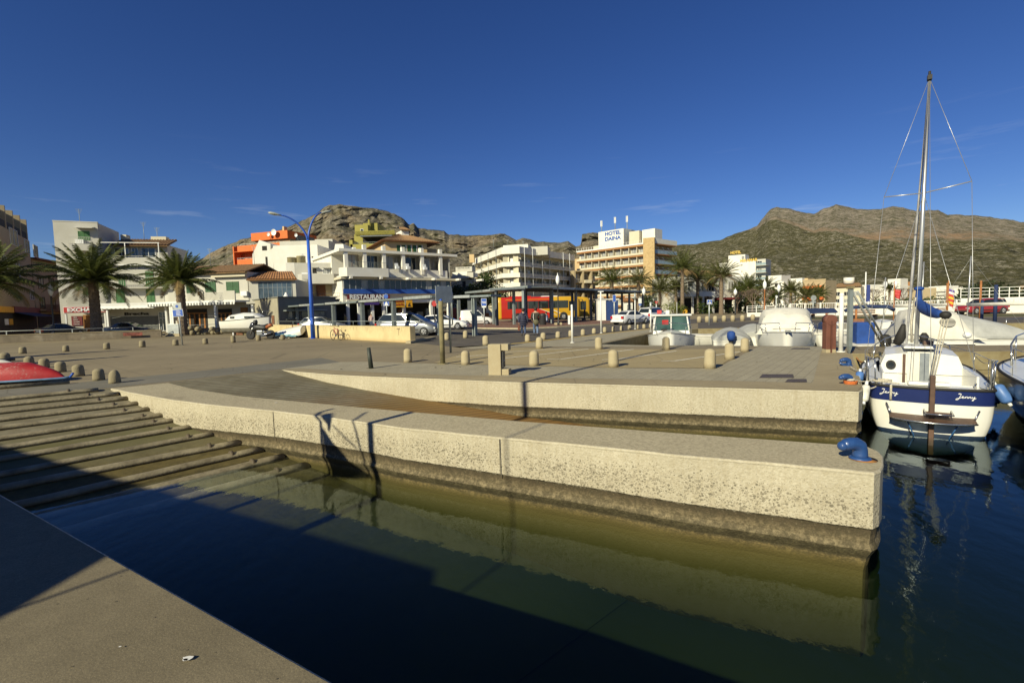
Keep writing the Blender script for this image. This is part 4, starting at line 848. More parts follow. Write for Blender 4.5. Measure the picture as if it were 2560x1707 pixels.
for i in range(16): # goods racks and shop windows behind the arcade
 x = 1.2 + i * 1.55; b.box('shop_display', (m_brown, m_steel, m_dred, m_cglass, m_blockd)[i * 7 % 5], x, x + .5 + .5 * ((i * 3) % 2), 2.0, 2.6, 0, 1.2 + .5 * (i % 3), True)
b.px('chimney', m_white, 883, 618, 890, 630, 2, .6); b.px('chimney', m_white, 1050, 620, 1056, 632, 2, .6)
b.done()
fr = Fr(874, 104, 985, 104)
b = Bd('ochre_house', 'mustard green house with a lattice roof parapet behind the restaurant', fr); w = fr.w
b.px('wall', m_olive, 886, 585, 988, 628, 3, 9, floor=True); b.px('wall', m_olive, 887, 562, 920, 590, 3.5, 5); b.px('wall', m_olive, 908, 558, 944, 590, 6, 6); b.px('balcony', m_olive, 876, 610, 960, 627, 0, .3); b.px('wall', m_olive, 874, 600, 882, 650, 0, 3, floor=True)
b.rail(885, 605, 960, 610, .1, m_steel, gap=.4); b.win(902, 573, 908, 582, 3.5, mull=0)
b.px('opening', m_dark, 907, 592, 975, 606, 2.9, .1, True); b.px('canopy', m_steeld, 900, 588, 980, 591, .6, 2.4, True)
mb = MB(); a_ = fr.rect(887, 578, 986, 587, 2.8)
for i in range(44):
 x = a_[0] + (a_[1] - a_[0]) * i / 44
 for zz in (a_[2], (a_[2] + a_[3]) / 2): mb.tube([(x, 2.8, zz), (x + .35, 2.8, zz + .38)], .05, 4, smooth=False); mb.tube([(x + .35, 2.8, zz), (x, 2.8, zz + .38)], .05, 4, smooth=False)
mb.box(a_[0], a_[1], 2.75, 2.9, a_[3], a_[3] + .1); mb.build('lattice_parapet', m_olive, b.t); b.px('chimney', m_olive, 920, 549, 924, 572, 5, .6, True)
b.done()
fr = Fr(970, 92, 1074, 96)
b = Bd('peach_villa', 'peach villa with a wide hipped tile roof and five narrow shuttered windows', fr); w = fr.w
a_ = fr.rect(972, 604, 1074, 634); ze = a_[3]; b.box('wall', m_peach, 0, w, 0, 12, 0, ze)
for x0 in (992, 1005, 1018.5, 1032, 1045.5): b.shut(x0, 613, x0 + 9, 630, 0, m_gren, 1); b.px('window_jamb', m_wpaint, x0 + 9.3, 613, x0 + 11, 630, -.06, .06)
zr = ze + 2.1; E = .9
b.tiles((-E, -E, ze), (w + E + 1.5, -E, ze), (4, 5, zr), (w - 3, 5, zr), m_tile2, pitch=.34); b.tiles((w + E + 1.5, -E, ze), (w + E + 1.5, 13, ze), (w - 3, 5, zr), (w - 3.2, 7, zr), m_tile2, pitch=.34)
b.box('roof_turret', m_white, 4.5, w * .72, 4, 8, ze + 1, zr + .7); b.tiles((4.1, 3.5, zr + .7), (w * .76, 3.5, zr + .7), (4.6, 6, zr + 1.6), (w * .70, 6, zr + 1.6), m_tile2)
b.box('eave_slab', m_brown, -E, w + E + 1.5, -E, 13, ze - .16, ze - .03)
for i in range(4): b.box('side_balcony', m_steeld, w + 1, w + 4.5, 1, 8, 2.6 * i + 2.2, 2.6 * i + 2.5); b.box('wall', m_beige, w, w + 2.5, 1.5, 11, 0, ze - 1)
b.done()
fr = Fr(1128, 112, 1186, 110)
b = Bd('small_white_house', 'small white house with a lettered rooftop board, in the gap beside the restaurant', fr); w = fr.w
b.px('wall', m_offw, 1128, 697, 1186, 745, 0, 8, floor=True); b.px('wall', m_white, 1131, 680, 1168, 690, 1, 6); b.px('balcony', m_offw, 1128, 689, 1170, 697, -.8, .8); b.px('balcony', m_offw, 1167, 681, 1183, 694, -1.2, 1)
b.px('rooftop_board', m_offw, 1139, 667, 1180, 680, 1.2, 2, True); b.text('NAUTIC CLUB', 1144, 672.5, .35, 1.18, m_steeld, w=3.0)
b.px('door', m_dark, 1156, 703, 1164, 720, -.06, .06, True); b.px('opening', m_dark, 1167, 694, 1181, 698, -.1, .06, True)
b.done()
frL = Fr(1185, 148, 1258, 121); frM = Fr(1258, 121, 1303, 120); frR = Fr(1303, 120, 1440, 143)
t_ = None
slabs = [717.0, 692.5, 664.5, 633.0]
b = Bd('balcony_apartments', 'white apartment block with continuous balconies wrapping round its corner, behind the bus shelter', frM)
zs = [frM.L(1280, y)[1] for y in slabs]; dz = zs[1] - zs[0]
def toM(fr, x, y): p = fr.W(x, y) - frM.A; return (p.dot(frM.ex), p.dot(frM.ey))
core = [toM(frL, 0, 2.0), toM(frL, frL.w, 2.0), toM(frM, 0, 1.6), toM(frM, frM.w, 1.6), toM(frR, 0, 2.0), toM(frR, frR.w, 2.0), toM(frR, frR.w, 14), toM(frL, 0, 14)]
mb = MB(); mb.prism(core, 0, zs[3]); mb.build('wall', m_cream, b.t)
rim = [toM(frL, 0, 0), toM(frL, frL.w, 0), toM(frR, 0, 0), toM(frR, frR.w, 0), toM(frR, frR.w, 4), toM(frL, 0, 4)]
for i, z in enumerate(zs + [zs[0] - dz]):
 mb = MB(); mb.prism(rim, z - .12, z + .10); mb.build('balcony_slab', m_white, b.t)
 hgt = 1.6 if i == 3 else 1.0
 for f_, nm in ((frL, 'L'), (frM, 'M'), (frR, 'R')):
  if i == 4: continue
  p, q_ = Vector((*toM(f_, .05, .1), 0)), Vector((*toM(f_, f_.w - .05, .1), 0)); e_ = (q_ - p).normalized(); n_2 = Vector((-e_.y, e_.x, 0))
  mb = MB(); c4 = [p, q_, q_ + n_2 * .1, p + n_2 * .1]; mb.prism([(v.x, v.y) for v in c4], z + .12, z + hgt); mb.build('balcony_front', m_white if (nm != 'R' or i == 3) else m_offw, b.t)
for f_, cnt in ((frL, 6), (frR, 7)):
 for i in range(cnt + 1):
  for fl in range(4):
   x = f_.w * (i + .02) / cnt * .98; z = zs[fl] if fl < 4 else 0
   if fl == 3: continue
   p = Vector((*toM(f_, x, .5), 0)); mb = MB(); e_ = Matrix.Rotation(f_.rz - frM.rz, 3, 'Z')
   MB().box(0, .15, 0, 1.6, z + .1, z + dz - .12).build('dividing_wall', m_cream, b.t, loc=p, rz=f_.rz - frM.rz)
   if i < cnt:
    mb = MB(); mb.box(.7, f_.w / cnt * .48, 1.42, 1.49, z + .1, z + dz * .82); mb.build('balcony_door', (m_dglass, m_brown, m_cglass)[(i + fl) % 3], b.t, loc=p, rz=f_.rz - frM.rz)
    mb = MB(); mb.box(f_.w / cnt * .5, f_.w / cnt * .8, 1.40, 1.48, z + .1, z + dz * .8); mb.build('balcony_blind', m_signw if i % 2 else m_ylw if f_ is frL else m_cglass, b.t, loc=p, rz=f_.rz - frM.rz)
for fl in range(3): b.box('balcony_blind', m_wpaint, frM.w * .2, frM.w * .78, 1.45, 1.6, zs[fl] + .1, zs[fl] + dz * .8); b.box('balcony_blind', m_ylw, frM.w * .0, frM.w * .15, 1.4, 1.6, zs[fl] + .1, zs[fl] + dz * .8)
for f_, xs_ in ((frR, (.07, .2, .36, .49, .75, .88)), (frL, (.1, .35, .6, .85))):
 for x in xs_:
  p = Vector((*toM(f_, f_.w * x, -.1), 0)); MB().cyl(p + Vector((0, 0, 2.6)), p + Vector((0, 0, zs[3] + 1.8)), .06, n=6).build('facade_pole', m_signw if f_ is frR else m_steel, b.t)
b.extras(3, -5, 8, 8, zs[3] + 2.2, 8, False); a_ = frM.rect(1258, 612, 1320, 634, 5); b.box('roof_block', m_white, a_[0], a_[1], 5, 12, zs[3], a_[3]); b.box('roof_block', m_offw, frM.w * .9, frM.w + 6, 7, 12, zs[3], zs[3] + 2.2)
b.box('roof_block', m_peach, -14, -12.6, 18, 19, zs[3], zs[3] + 2.4)
b.done()
fr = Fr(1437, 152, 1500, 147)
b = Bd('cream_house', 'cream house with a small tiled lookout room, in front of the big hotel', fr); w = fr.w
b.px('wall', m_peach, 1437, 645, 1500, 690, 0, 9, floor=True); fr2 = Fr(1498, 147, 1545, 152)
b.done()
b = Bd('lookout_house', 'lookout room with wide corner windows under a small tiled roof, below the hotel', fr2); w = fr2.w
b.px('wall', m_peach, 1498, 655, 1545, 684, 0, 6, floor=True); a_ = fr2.rect(1498, 655, 1545, 684); b.tiles((-.5, -.8, a_[3]), (w + .8, -.8, a_[3]), (.3, 3, a_[3] + 1.1), (w - .5, 3, a_[3] + 1.1)); b.box('eave', m_offw, -.4, w + .8, -.8, 6, a_[3] - .2, a_[3] - .02)
b.box('wall', m_peach, 0, 1.0, -.1, 0, 0, a_[3] - .2)
b.win(1500, 662, 1519, 677, 0, mull=1); b.win(1522, 663, 1541, 678, 0, mull=1); b.px('balcony', m_peach, 1496, 678, 1545, 683, -.9, .9)
b.px('chimney', m_peach, 1512, 641, 1527, 650, 4, 2)
b.done()
fr = Fr(1439, 138, 1560, 144)
b = Bd('shaded_apartments', 'shaded grey-beige apartment building with deep loggias beyond the white balcony block', fr); w = fr.w
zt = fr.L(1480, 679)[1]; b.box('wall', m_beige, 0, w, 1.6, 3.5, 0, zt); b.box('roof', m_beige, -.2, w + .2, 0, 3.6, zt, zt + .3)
k = 6
for i in range(k + 1): b.box('pier', m_beige, w * i / k - .25, w * i / k + .25, 0, 1.6, 0, zt)
for z in (zt - 3.0, zt - 5.9, zt - 8.7):
 b.box('floor_slab', m_beige, 0, w, .02, 1.6, z - .25, z)
 for i in range(k):
  b.winr(w * i / k + .6, w * (i + 1) / k - .6, z + .1, z + 2.2, 1.6, mull=1)
  if i % 2: b.box('balcony', m_cream, w * i / k + .3, w * (i + 1) / k - .3, -.5, .0, z - .3, z + .6, True)
  else: b.rail(0, 0, 0, 0, .1, m_offw, r=(w * i / k + .3, w * (i + 1) / k - .3, z, z + .9), gap=.4)
b.done()
frH = Fr(1444, 146, 1609, 130)
b = Bd('hotel', 'large cream hotel with rust-red floor bands and blue letters on its roof block', frH, 'hotel'); w = frH.w
zt = frH.L(1590, 612)[1]; dz = 2.68
b.box('wall', m_cream, 0, w, 1.3, 16, 0, zt)
ytop = [(622, 612)]
for i in range(7):
 z = zt - i * dz
 if z < 0: break
 b.box('floor_band', m_rust, 0, w, .1, 1.35, z - .55, z); 
 if i: b.box('balcony_front', m_cream, w * .0, w, 0, .1, z - .1, z + .42)
 if i == 0: b.rail(0, 0, 0, 0, .05, m_wpaint, r=(0, w * .97, z, z + 1.0), gap=.9, th=.04); b.box('balcony_front', m_wpaint, 0, w, .02, .1, z - .05, z + .3)
 for j in range(9):
  x = w * (j + .25) / 9
  if i: b.winr(x, x + 1.5, z + .45, z + 1.75, 1.3, m_cglass, m_wpaint, 1)
  if i: b.box('balcony_divider', m_cream, x + 2.2, x + 2.32, .15, 1.3, z, z + 2.1, True)
zq = zt + .2
a_ = frH.rect(1497, 576, 1560, 606, 3.0); b.box('roof_block', m_white, a_[0], a_[1], 2.8, 9, zt, a_[3]); b.box('roof_block', m_cream, a_[0] - 2, a_[0] - .05, 3, 8, zt, zt + 1.6)
b.text('HOTEL', 1512, 590, 1.05, 2.75, M('blue_letters', (.03, .10, .36), .6), bold=.05, w=5.4); b.text('DAINA', 1512, 603, 1.05, 2.75, M('blue_letters', (.03, .10, .36), .6), bold=.05, w=5.4)
c_ = frH.rect(1573, 578, 1598, 594, 3); b.box('roof_block', m_cream, c_[0], c_[1], 3, 8, zt, c_[3]); b.box('roof_block', m_white, c_[1] + .3, c_[1] + 4.2, 4, 8, zt, c_[3] + .1)
for px, y0, y1 in ((1504, 553, 582), (1538, 544, 575), (1568, 541, 595)):
 x_, z_ = frH.L(px, y1, 3.5); z2_ = frH.L(px, y0, 3.5)[1]; mb = MB(); mb.cyl((x_, 3.5, z_ - 1), (x_, 3.5, z2_), .11, n=6); mb.build('antenna_mast', m_steel, b.t)
 mb = MB(); 
 for k in range(3): t = k * 2.1; mb.box(x_ + .2 * math.cos(t) - .09, x_ + .2 * math.cos(t) + .09, 3.5 + .2 * math.sin(t) - .08, 3.5 + .2 * math.sin(t) + .08, z2_ - 1.6, z2_ + .1)
 mb.build('antenna_panels', m_signw, b.t)
# stone stair tower at the corner
T0_, T1_ = gnd(1609, 129.3), gnd(1637, 128)
def toH(p): q = p - frH.A; return (q.dot(frH.ex), q.dot(frH.ey))
q1, q2 = toH(T0_), toH(T1_); nv = (Vector((*q2, 0)) - Vector((*q1, 0))).normalized(); nb = Vector((-nv.y, nv.x, 0)) * 6
mb = MB(); mb.prism([q1, q2, (q2[0] + nb.x, q2[1] + nb.y), (q1[0] + nb.x, q1[1] + nb.y)], 0, zt + 1.4); mb.build('stone_tower', m_stone, b.t)
b.done()
frE = Fr(1638, 129, 1693, 136)
b2 = Bd('hotel_wing', 'shaded end wing of the big hotel with glass balconies, right of its stone tower', frE, 'hotel'); w = frE.w
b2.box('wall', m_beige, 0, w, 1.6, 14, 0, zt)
for i in range(7):
 z = zt - i * dz
 if z < 0: break
 b2.box('floor_slab', m_rust, 0, w, 0, 1.6, z - .3, z - .02)
 if i == 0: b2.box('parapet', m_white, 0, w, 0, .2, z, z + 1.3); continue
 b2.box('balcony_glass', m_teal, .1, w, .02, .1, z, z + .95); b2.rail(0, 0, 0, 0, .0, m_signw, r=(.1, w, z + .9, z + 1.0), gap=1.1)
 b2.winr(.3, 2.2, z + .1, z + 1.9, 1.6, m_dglassb, m_wpaint, 1)
 for u in (3.2, 5.6, 8.2):
  mb = MB(); mb.tube([(u - .9, .9, z + 1.9), (u - .2, .9, z + 1.75), (u + .1, .9, z + 1.3), (u + .05, .9, z + .7), (u - .9, .9, z + .5)], .09, 6); mb.build('balcony_arch', m_signw, b2.t)
b2.done()
fr = Fr(1622, 98, 1765, 104)
b = Bd('glass_pavilion', 'low white pavilion with tall glazing and a white cornice, under the hotel', fr); w = fr.w
b.px('wall', m_offw, 1622, 737, 1765, 742, 0, 8); a_ = fr.rect(1622, 737, 1765, 742); b.box('wall', m_dark, 0, w, .3, 8, 0, a_[2]); zc = fr.L(1700, 757)[1]; b.box('balcony', m_white, 0, w, -1.4, .3, zc - .3, zc + .05)
b.rail(0, 0, 0, 0, -1.3, m_wpaint, r=(0, w, zc + .05, zc + .8), gap=1.2, th=.05)
for i in range(12): b.winr(w * i / 12 + .15, w * (i + 1) / 12 - .1, zc + .1, a_[2] - .05, .25, m_dglassb, m_wpaint, 1)
for i in range(7): b.box('column', m_white, w * i / 6.2, w * i / 6.2 + .35, -1.3, -.95, 0, zc - .3)
b.done()
fr = Fr(1797, 205, 1888, 196)
b = Bd('white_hotel', 'tall plain white hotel with yellow roof letters, left of the low white villas', fr, 'hotel'); w = fr.w
zt = fr.L(1880, 652)[1]; b.box('wall', m_white, 0, w, 0, 14, 0, zt); a_ = fr.rect(1821, 638, 1853, 655, 1); b.box('lift_tower', m_white, a_[0], a_[1] + 1.5, 1, 7, zt - 1, a_[3]); b.win(1854, 640, 1861, 648, 1, m_cglass, mull=0)
b.text('HOTEL', 1826, 635.5, 1.15, 1, M('yellow_letters', (.62, .42, .07), .6), bold=.06, w=4.1); b.text('MIRAMAR', 1850, 655.5, 1.15, -.1, M('yellow_letters', (.62, .42, .07), .6), bold=.06, w=6.6)
for y0 in (661, 677): b.px('opening', m_dark, 1854, y0, 1855.4, y0 + 4, -.05, .08, True)
q = w
for i in range(8):
 z = zt - 2.9 * i
 if z < 1: break
 b.box('side_balcony', m_teal, w + .02, w + 3.6, .5, 2, z - 1.9, z - 1.0, True); b.box('side_slab', m_offw, w, w + 3.8, .3, 8, z - 2.15, z - 1.92); b.winr(w + .3, w + 1.8, z - 1.8, z - .2, 2.2, m_dglass); 
b.box('side_wall', m_offw, w, w + 3.2, 2.2, 12, 0, zt + .6)
b.done()
fr = Fr(1700, 150, 1830, 165)
b = Bd('tiled_villa', 'long shaded villa with a terracotta roof half hidden by palms, left of the white hotel', fr); w = fr.w
zt = fr.L(1830, 690)[1]; b.box('wall', m_offw, 0, w, 0, 10, 0, zt); b.tiles((-.6, -.8, zt), (w + .6, -.8, zt), (1, 5, zt + 2), (w - 1, 5, zt + 2), m_tile2, pitch=.5)
for i in range(14):
 b.winr(w * (i + .3) / 14, w * (i + .7) / 14, zt - 1.6, zt - .5, 0, mull=0); b.winr(w * (i + .25) / 14, w * (i + .75) / 14, zt - 5, zt - 3.1, 0, mull=1)
b.done()
rows_ = [
 (1904, 1958, 693, 170, m_white, 3, 0, 'white villa with stepped flat roofs, just right of the tall white hotel'),
 (1955, 2010, 700, 176, m_white, 3, 0, 'plain white villa with a blank sunlit side wall and a pink attic'),
 (2006, 2062, 702, 168, m_beige, 4, 0, 'brown and white flats with orange balconies, right of the blank white villa'),
 (2082, 2150, 717, 185, m_cream, 2, 1, 'cream villa with a tiled roof and round white roof tank, behind the steel frame'),
 (2140, 2178, 716, 190, m_white, 3, 0, 'white villa with a blue side wall, behind the tall flagpole'),
 (2198, 2248, 716, 180, m_white, 3, 0, 'blank white gable house behind the red flag'),
 (2246, 2270, 722, 182, m_beige, 4, 0, 'brown brick flats with open balconies, right of the blank white gable house'),
 (2268, 2322, 723, 190, m_white, 4, 0, 'white flats in two blocks just left of the sailboat mast foot'),
 (2320, 2366, 719, 186, m_white, 4, 0, 'white flats with stepped roof terraces right of the mast'),
 (2362, 2412, 724, 184, m_white, 3, 0, 'low white flats behind the striped flag'),
 (2534, 2600, 722, 200, m_beige, 2, 1, 'small villa half hidden by pines at the right edge')]
for i, (x0, x1, y, d, mm, fl, til, lab) in enumerate(rows_):
 fr = Fr(x0, d + 6, x1, d); b = Bd('villa', lab, fr, 'villa', 'villas along the foot of the hill'); w = fr.w; zt = fr.L((x0 + x1) / 2, y)[1]
 b.box('wall', mm, 0, w, 0, 9, 0, zt * .80 if i in (0, 1, 4) else zt)
 if i in (0, 1, 4, 8): b.box('upper_floor', m_white, w * .25, w * .85, .8, 8, zt * .8, zt + .6)
 if i == 1: b.box('attic', m_peach, w * .55, w, 3, 9, zt * .8, zt + .5)
 if til: b.tiles((-.6, -.8, zt), (w + .6, -.8, zt), (1, 4, zt + 1.5), (w - 1, 4, zt + 1.5), m_tile2, pitch=.6)
 else: b.box('parapet', mm, -.1, w + .1, -.1, .15, zt * (.80 if i in (0, 1, 4) else 1) , zt * (.80 if i in (0, 1, 4) else 1) + .5)
 if i == 3: MB().lathe([(1.8, 0), (1.8, 2.4), (0, 2.5)], (w * .52, 3, zt + 1.2), 18).build('roof_tank', m_white, b.t)
 dz = zt / (fl + .6); rnd = random.Random(i)
 if i not in (5,):
  for f_ in range(fl):
   z = .6 + dz * f_; nw = max(2, int(w / 2.6))
   for j in range(nw):
    x = w * (j + .2) / nw
    if i == 1 and j < nw * .55: continue
    if z + dz * .7 < zt * .85: b.winr(x, x + w / nw * .55, z + dz * .15, z + dz * .68, 0, (m_dglass, m_dark, m_cglass)[rnd.randrange(3)], mull=1)
   if i in (2, 6, 7, 8, 0, 4): b.box('balcony', m_orange if i == 2 and f_ % 2 else mm if i != 6 else m_rust, w * .05, w * .95, -1.3, 0, z - .15, z + .75)
 else: b.text('HOTEL', 2217, 711, .7, .78, m_steeld, w=3.2); b.box('upper_floor', m_white, w * .32, w * .95, .8, 6, zt, zt + 2.8)
 if i == 6: b.box('chimney', m_rust, 1, 2.4, 1, 2.4, zt, zt + 2.6)
 b.done()
# ================================================================ STREET THINGS
m_boll = M('bollard_stone', (.47, .40, .25), .85, var=.12, scale=5, col2=(.38, .31, .185), bump=.3, bscale=50, det=7)
m_bollo = M('old_bollard_stone', (.33, .28, .17), .9, var=.2, scale=6, col2=(.24, .20, .12), bump=.4, bscale=40, det=7)
m_blackp = M('black_iron', (.035, .035, .035), .5, var=.1)
m_lampb = M('blue_lamp_paint', (.03, .11, .50), .45, var=.1, scale=3)
m_galv = M('galvanised', (.42, .44, .42), .45, metal=.4, var=.15, scale=3)
m_globe = M('opal_globe', (.80, .80, .76), .3, var=.03)
m_wood = M('weathered_post', (.20, .17, .085), .85, var=.3, scale=4)
def bollard(px, py, hpx, wpx, label, group, old=False, dome=.45):
 p = G(px, py); d = p.y; h = hpx * d / FPX; r = wpx * d / FPX / 2 / math.sqrt(1 + ((px - 1280) / FPX) ** 2)
 rnd = random.Random(int(px * 7 + py)); c = dome * r * 1.6
 prof = [(r * 1.0, 0)] + [(r * (1 - .03 * j), (h - c) * (j + 1) / 3) for j in range(3)] + [(r * .94 * math.cos(a), h - c + c * math.sin(a)) for a in (R(18), R(36), R(54), R(72), R(84))] + [(0, h)]
 mb = MB().lathe(prof, n=20)
 if old: mb.v = [tuple(Vector(v) * (1 + .03 * noise.noise(Vector(v) * 9 + Vector((px, 0, 0))))) for v in mb.v]
 o = mb.build('bollard', m_bollo if old else m_boll); o.location = p; o.rotation_euler = (R(rnd.uniform(-1.8, 1.8)), R(rnd.uniform(-1.8, 1.8)), rnd.random() * 6)
 return tag(o, label, 'bollard', group)
kerb = [(1319, 854, 19, 14), (1358, 849, 18, 14), (1395, 844.5, 16.5, 12.5), (1427, 841, 16, 12), (1457.5, 838, 15.5, 11.5), (1485, 834, 14, 11), (1512, 831, 14, 10), (1534, 829, 13.5, 10), (1554, 826.5, 12.5, 9.5), (1574, 824, 12, 9.5), (1593, 822.5, 11.5, 9), (1610, 821, 11, 9), (1626, 819, 10.5, 8), (1641, 817, 10, 8)]
for i, b_ in enumerate(kerb): bollard(*b_, 'round-topped stone bollard, %s from the left in the row along the harbour road kerb' % words[i], 'bollards along the kerb')
yard = [(57, 884, 17.5, 21), (165, 879, 16, 18), (267, 873, 17, 18), (356, 868, 17, 17), (439, 863.5, 15.5, 16), (514, 860, 15, 14.5), (583.5, 856.5, 18, 13), (646.5, 852, 15, 13), (707, 849, 13, 12)]
for i, b_ in enumerate(yard): bollard(*b_, 'worn stone bollard, %s from the left in the long row across the yard' % words[i], 'bollards across the yard', True, .3)
near = [(12, 905, 24, 31), (73.5, 914, 24, 29), (110.5, 919, 24, 30), (152, 930, 27, 31), (197, 940, 30, 33), (247.5, 950.5, 30, 33), (287.5, 957.5, 34, 33)]
nl = ['grey bollard at the left edge, wrapped with a black band', 'squat stone bollard behind the red upturned boat, leftmost of that pair', 'squat stone bollard behind the middle of the red upturned boat', 'squat stone bollard behind the bow of the red upturned boat', 'squat stone bollard standing just right of the red boat', 'chipped squat bollard second from the slipway corner', 'dome-topped stone bollard at the slipway corner']
for i, b_ in enumerate(near): bollard(*b_, nl[i], 'squat bollards by the slipway', True, .9 if i == 6 else .42)
plz = [(1164, 845, 19, 13, 'stone bollard beside the road, right of the tall sign panel'), (1118, 850, 19, 13, 'stone bollard between the two grey sign poles'), (1215, 863, 25, 17, 'stone bollard standing behind the concrete pedestal'), (1348, 871, 29, 18, 'stone bollard at the far left corner of the parking bays'), (1497, 873, 31, 19, 'stone bollard on the far side of the parking bays, second from the left'), (1665, 874.5, 33, 20, 'stone bollard in front of the wheelhouse motorboat'), (1861.6, 879, 35, 22, 'stone bollard in front of the big covered cruiser'), (1824, 897.6, 41, 26, 'stone bollard middle one of the three at the right of the parking bays'), (1774, 920.7, 50, 31, 'nearest and tallest-looking stone bollard at the right end of the parking bays'), (1534, 917, 44, 27, 'stone bollard in the near row, just left of the nearest one'), (1335, 914.5, 39, 25, 'stone bollard just right of the concrete pedestal'), (1164, 911.5, 36, 22.5, 'stone bollard just left of the concrete pedestal'), (1020, 905.5, 35, 21.5, 'stone bollard beside the leaning dark post')]
for b_ in plz: bollard(*b_[:4], b_[4], 'bollards round the parking bays')
mb = MB().lathe([(.33, .0), (.335, .12)], n=20); p = G(12, 905); o = mb.build('rubber_band', m_blackp); o.location = p + Vector((0, 0, .05)); tag(o, 'black rubber band wrapped round the grey bollard at the left edge', 'rubber band')
# the heap of spare bollards
rnd = random.Random(5)
heap = [(486, 838, 0), (502, 833, 1), (497, 825, 1), (512, 838, 1), (484, 823, 1), (519, 833, 1), (506, 822, 1), (516, 838, 0), (528, 838, 0), (539, 824, 1), (538, 836, 1), (552, 836, 1), (557, 832, 1), (548, 838, 0)]
for i, (px, py, ly) in enumerate(heap):
 d = 47.5 - .5 * (py < 830); q = at(px, py, d); r = .21; z = max(.2, q.z + .1) if ly else 0
 o = MB().lathe([(r, 0)] + [(r, .3)] + [(r * math.cos(R(a)), .3 + .16 * math.sin(R(a))) for a in (25, 50, 70)] + [(0, .46)], n=14).build('bollard', m_bollo)
 o.location = (q.x, q.y - .3, z)
 if ly: o.rotation_euler = (R(80 + rnd.random() * 20), 0, rnd.random() * 1.6 - .5)
 tag(o, 'stone bollard %s in the heap by the low wall, %s from left' % ('lying' if ly else 'standing', words[sorted(range(len(heap)), key=lambda k: heap[k][0] + heap[k][1] * .001).index(i)]), 'bollard', 'heap of spare bollards')
# concrete service pedestal
p = G(1237, 938); d = p.y; k = d / FPX
s = thing('service_pedestal', 'tall beige concrete service pedestal with a C-shaped recess on its right side', 'pedestal', p, R(-14))
w_, h_ = 33 * k, 78 * k
MB().box(-w_ / 2, w_ / 2, 0, .30, 0, h_).box(w_ / 2, w_ / 2 + .0, 0, .01, 0, .01).build('column', m_boll, s, bevel=.012)
MB().box(w_ / 2 + .002, w_ / 2 + .20, .04, .34, h_ - .17, h_ + .003).build('top_arm', m_boll, s, bevel=.01)
MB().box(w_ / 2 + .002, w_ / 2 + .20, .04, .34, 0, .16).build('foot_block', m_boll, s, bevel=.01)
MB().box(w_ / 2 + .002, w_ / 2 + .05, .06, .28, .2, h_ - .2).build('socket_panel', m_blackp, s); MB().box(w_ / 2 + .05, w_ / 2 + .06, .1, .16, h_ * .45, h_ * .48).build('socket', m_signw, s)
# leaning post
a, b_ = G(928, 921), at(921.5, 869, G(928, 921).y); o = MB().cyl((0, 0, 0), b_ - a, .075, .055, 14).build('dark_post', M('dark_green_post', (.035, .042, .032), .6)); o.location = a; tag(o, 'short dark green leaning post standing alone on the paving', 'post')
def pole(name, label, cat, px, ytop, ybase, r, mat, group=None, dist=None, parts=()):
 b_ = G(px, ybase) if dist is None else gnd(px, dist); t = at(px, ytop, b_.y); h = t.z
 s = thing(name, label, cat, b_, 0, group); MB().cyl((0, 0, 0), (0, 0, h), r, r * .92, 10).cyl((0, 0, 0), (0, 0, .03), r * 2, n=10).build('pole', mat, s)
 return s, b_, h
b1, b2_ = G(1102, 885), G(1127, 882); dd = (b2_ - b1); s = thing('direction_sign', 'large grey direction sign seen from behind on two steel poles', 'sign', b1, math.atan2(dd.y, dd.x)); k = b1.y / FPX; w_ = dd.length
ht = at(1100, 713, b1.y).z; hb = at(1100, 757, b1.y).z
for x in (0, w_): MB().cyl((x, 0, 0), (x, 0, ht), .045, n=10).build('pole', m_steel, s)
xl = -14 * k; xr = w_ + 6 * k
MB().box(xl, xr, -.075, -.055, hb, ht - .03).build('panel', m_galv, s)
mb = MB()
for i in range(5): z = hb + (ht - hb - .05) * i / 4; mb.box(xl, xr, -.055, -.035, z - .012, z + .012)
mb.build('panel_rib', m_steel, s)
q = at(1131, 739, b2_.y + .3); s = thing('round_sign', 'round white sign edge-on beside the big grey sign panel', 'sign', gnd(1131, b2_.y + .3), R(-60)); MB().cyl((0, 0, q.z - 1.2), (0, 0, q.z + .3), .03).build('pole', m_steel, s); MB().cyl((0, -.06, q.z), (0, -.04, q.z), 13 * k * 1.1, n=24).build('disc', m_signw, s)
s, b_, h = pole('wooden_post', 'bare greenish wooden pole with a blue cap in front of the grey sign', 'post', 1107, 752, 910, .085, m_wood); MB().cyl((0, 0, h), (.03, 0, h + .06), .07, .02).build('cap', m_lampb, s)
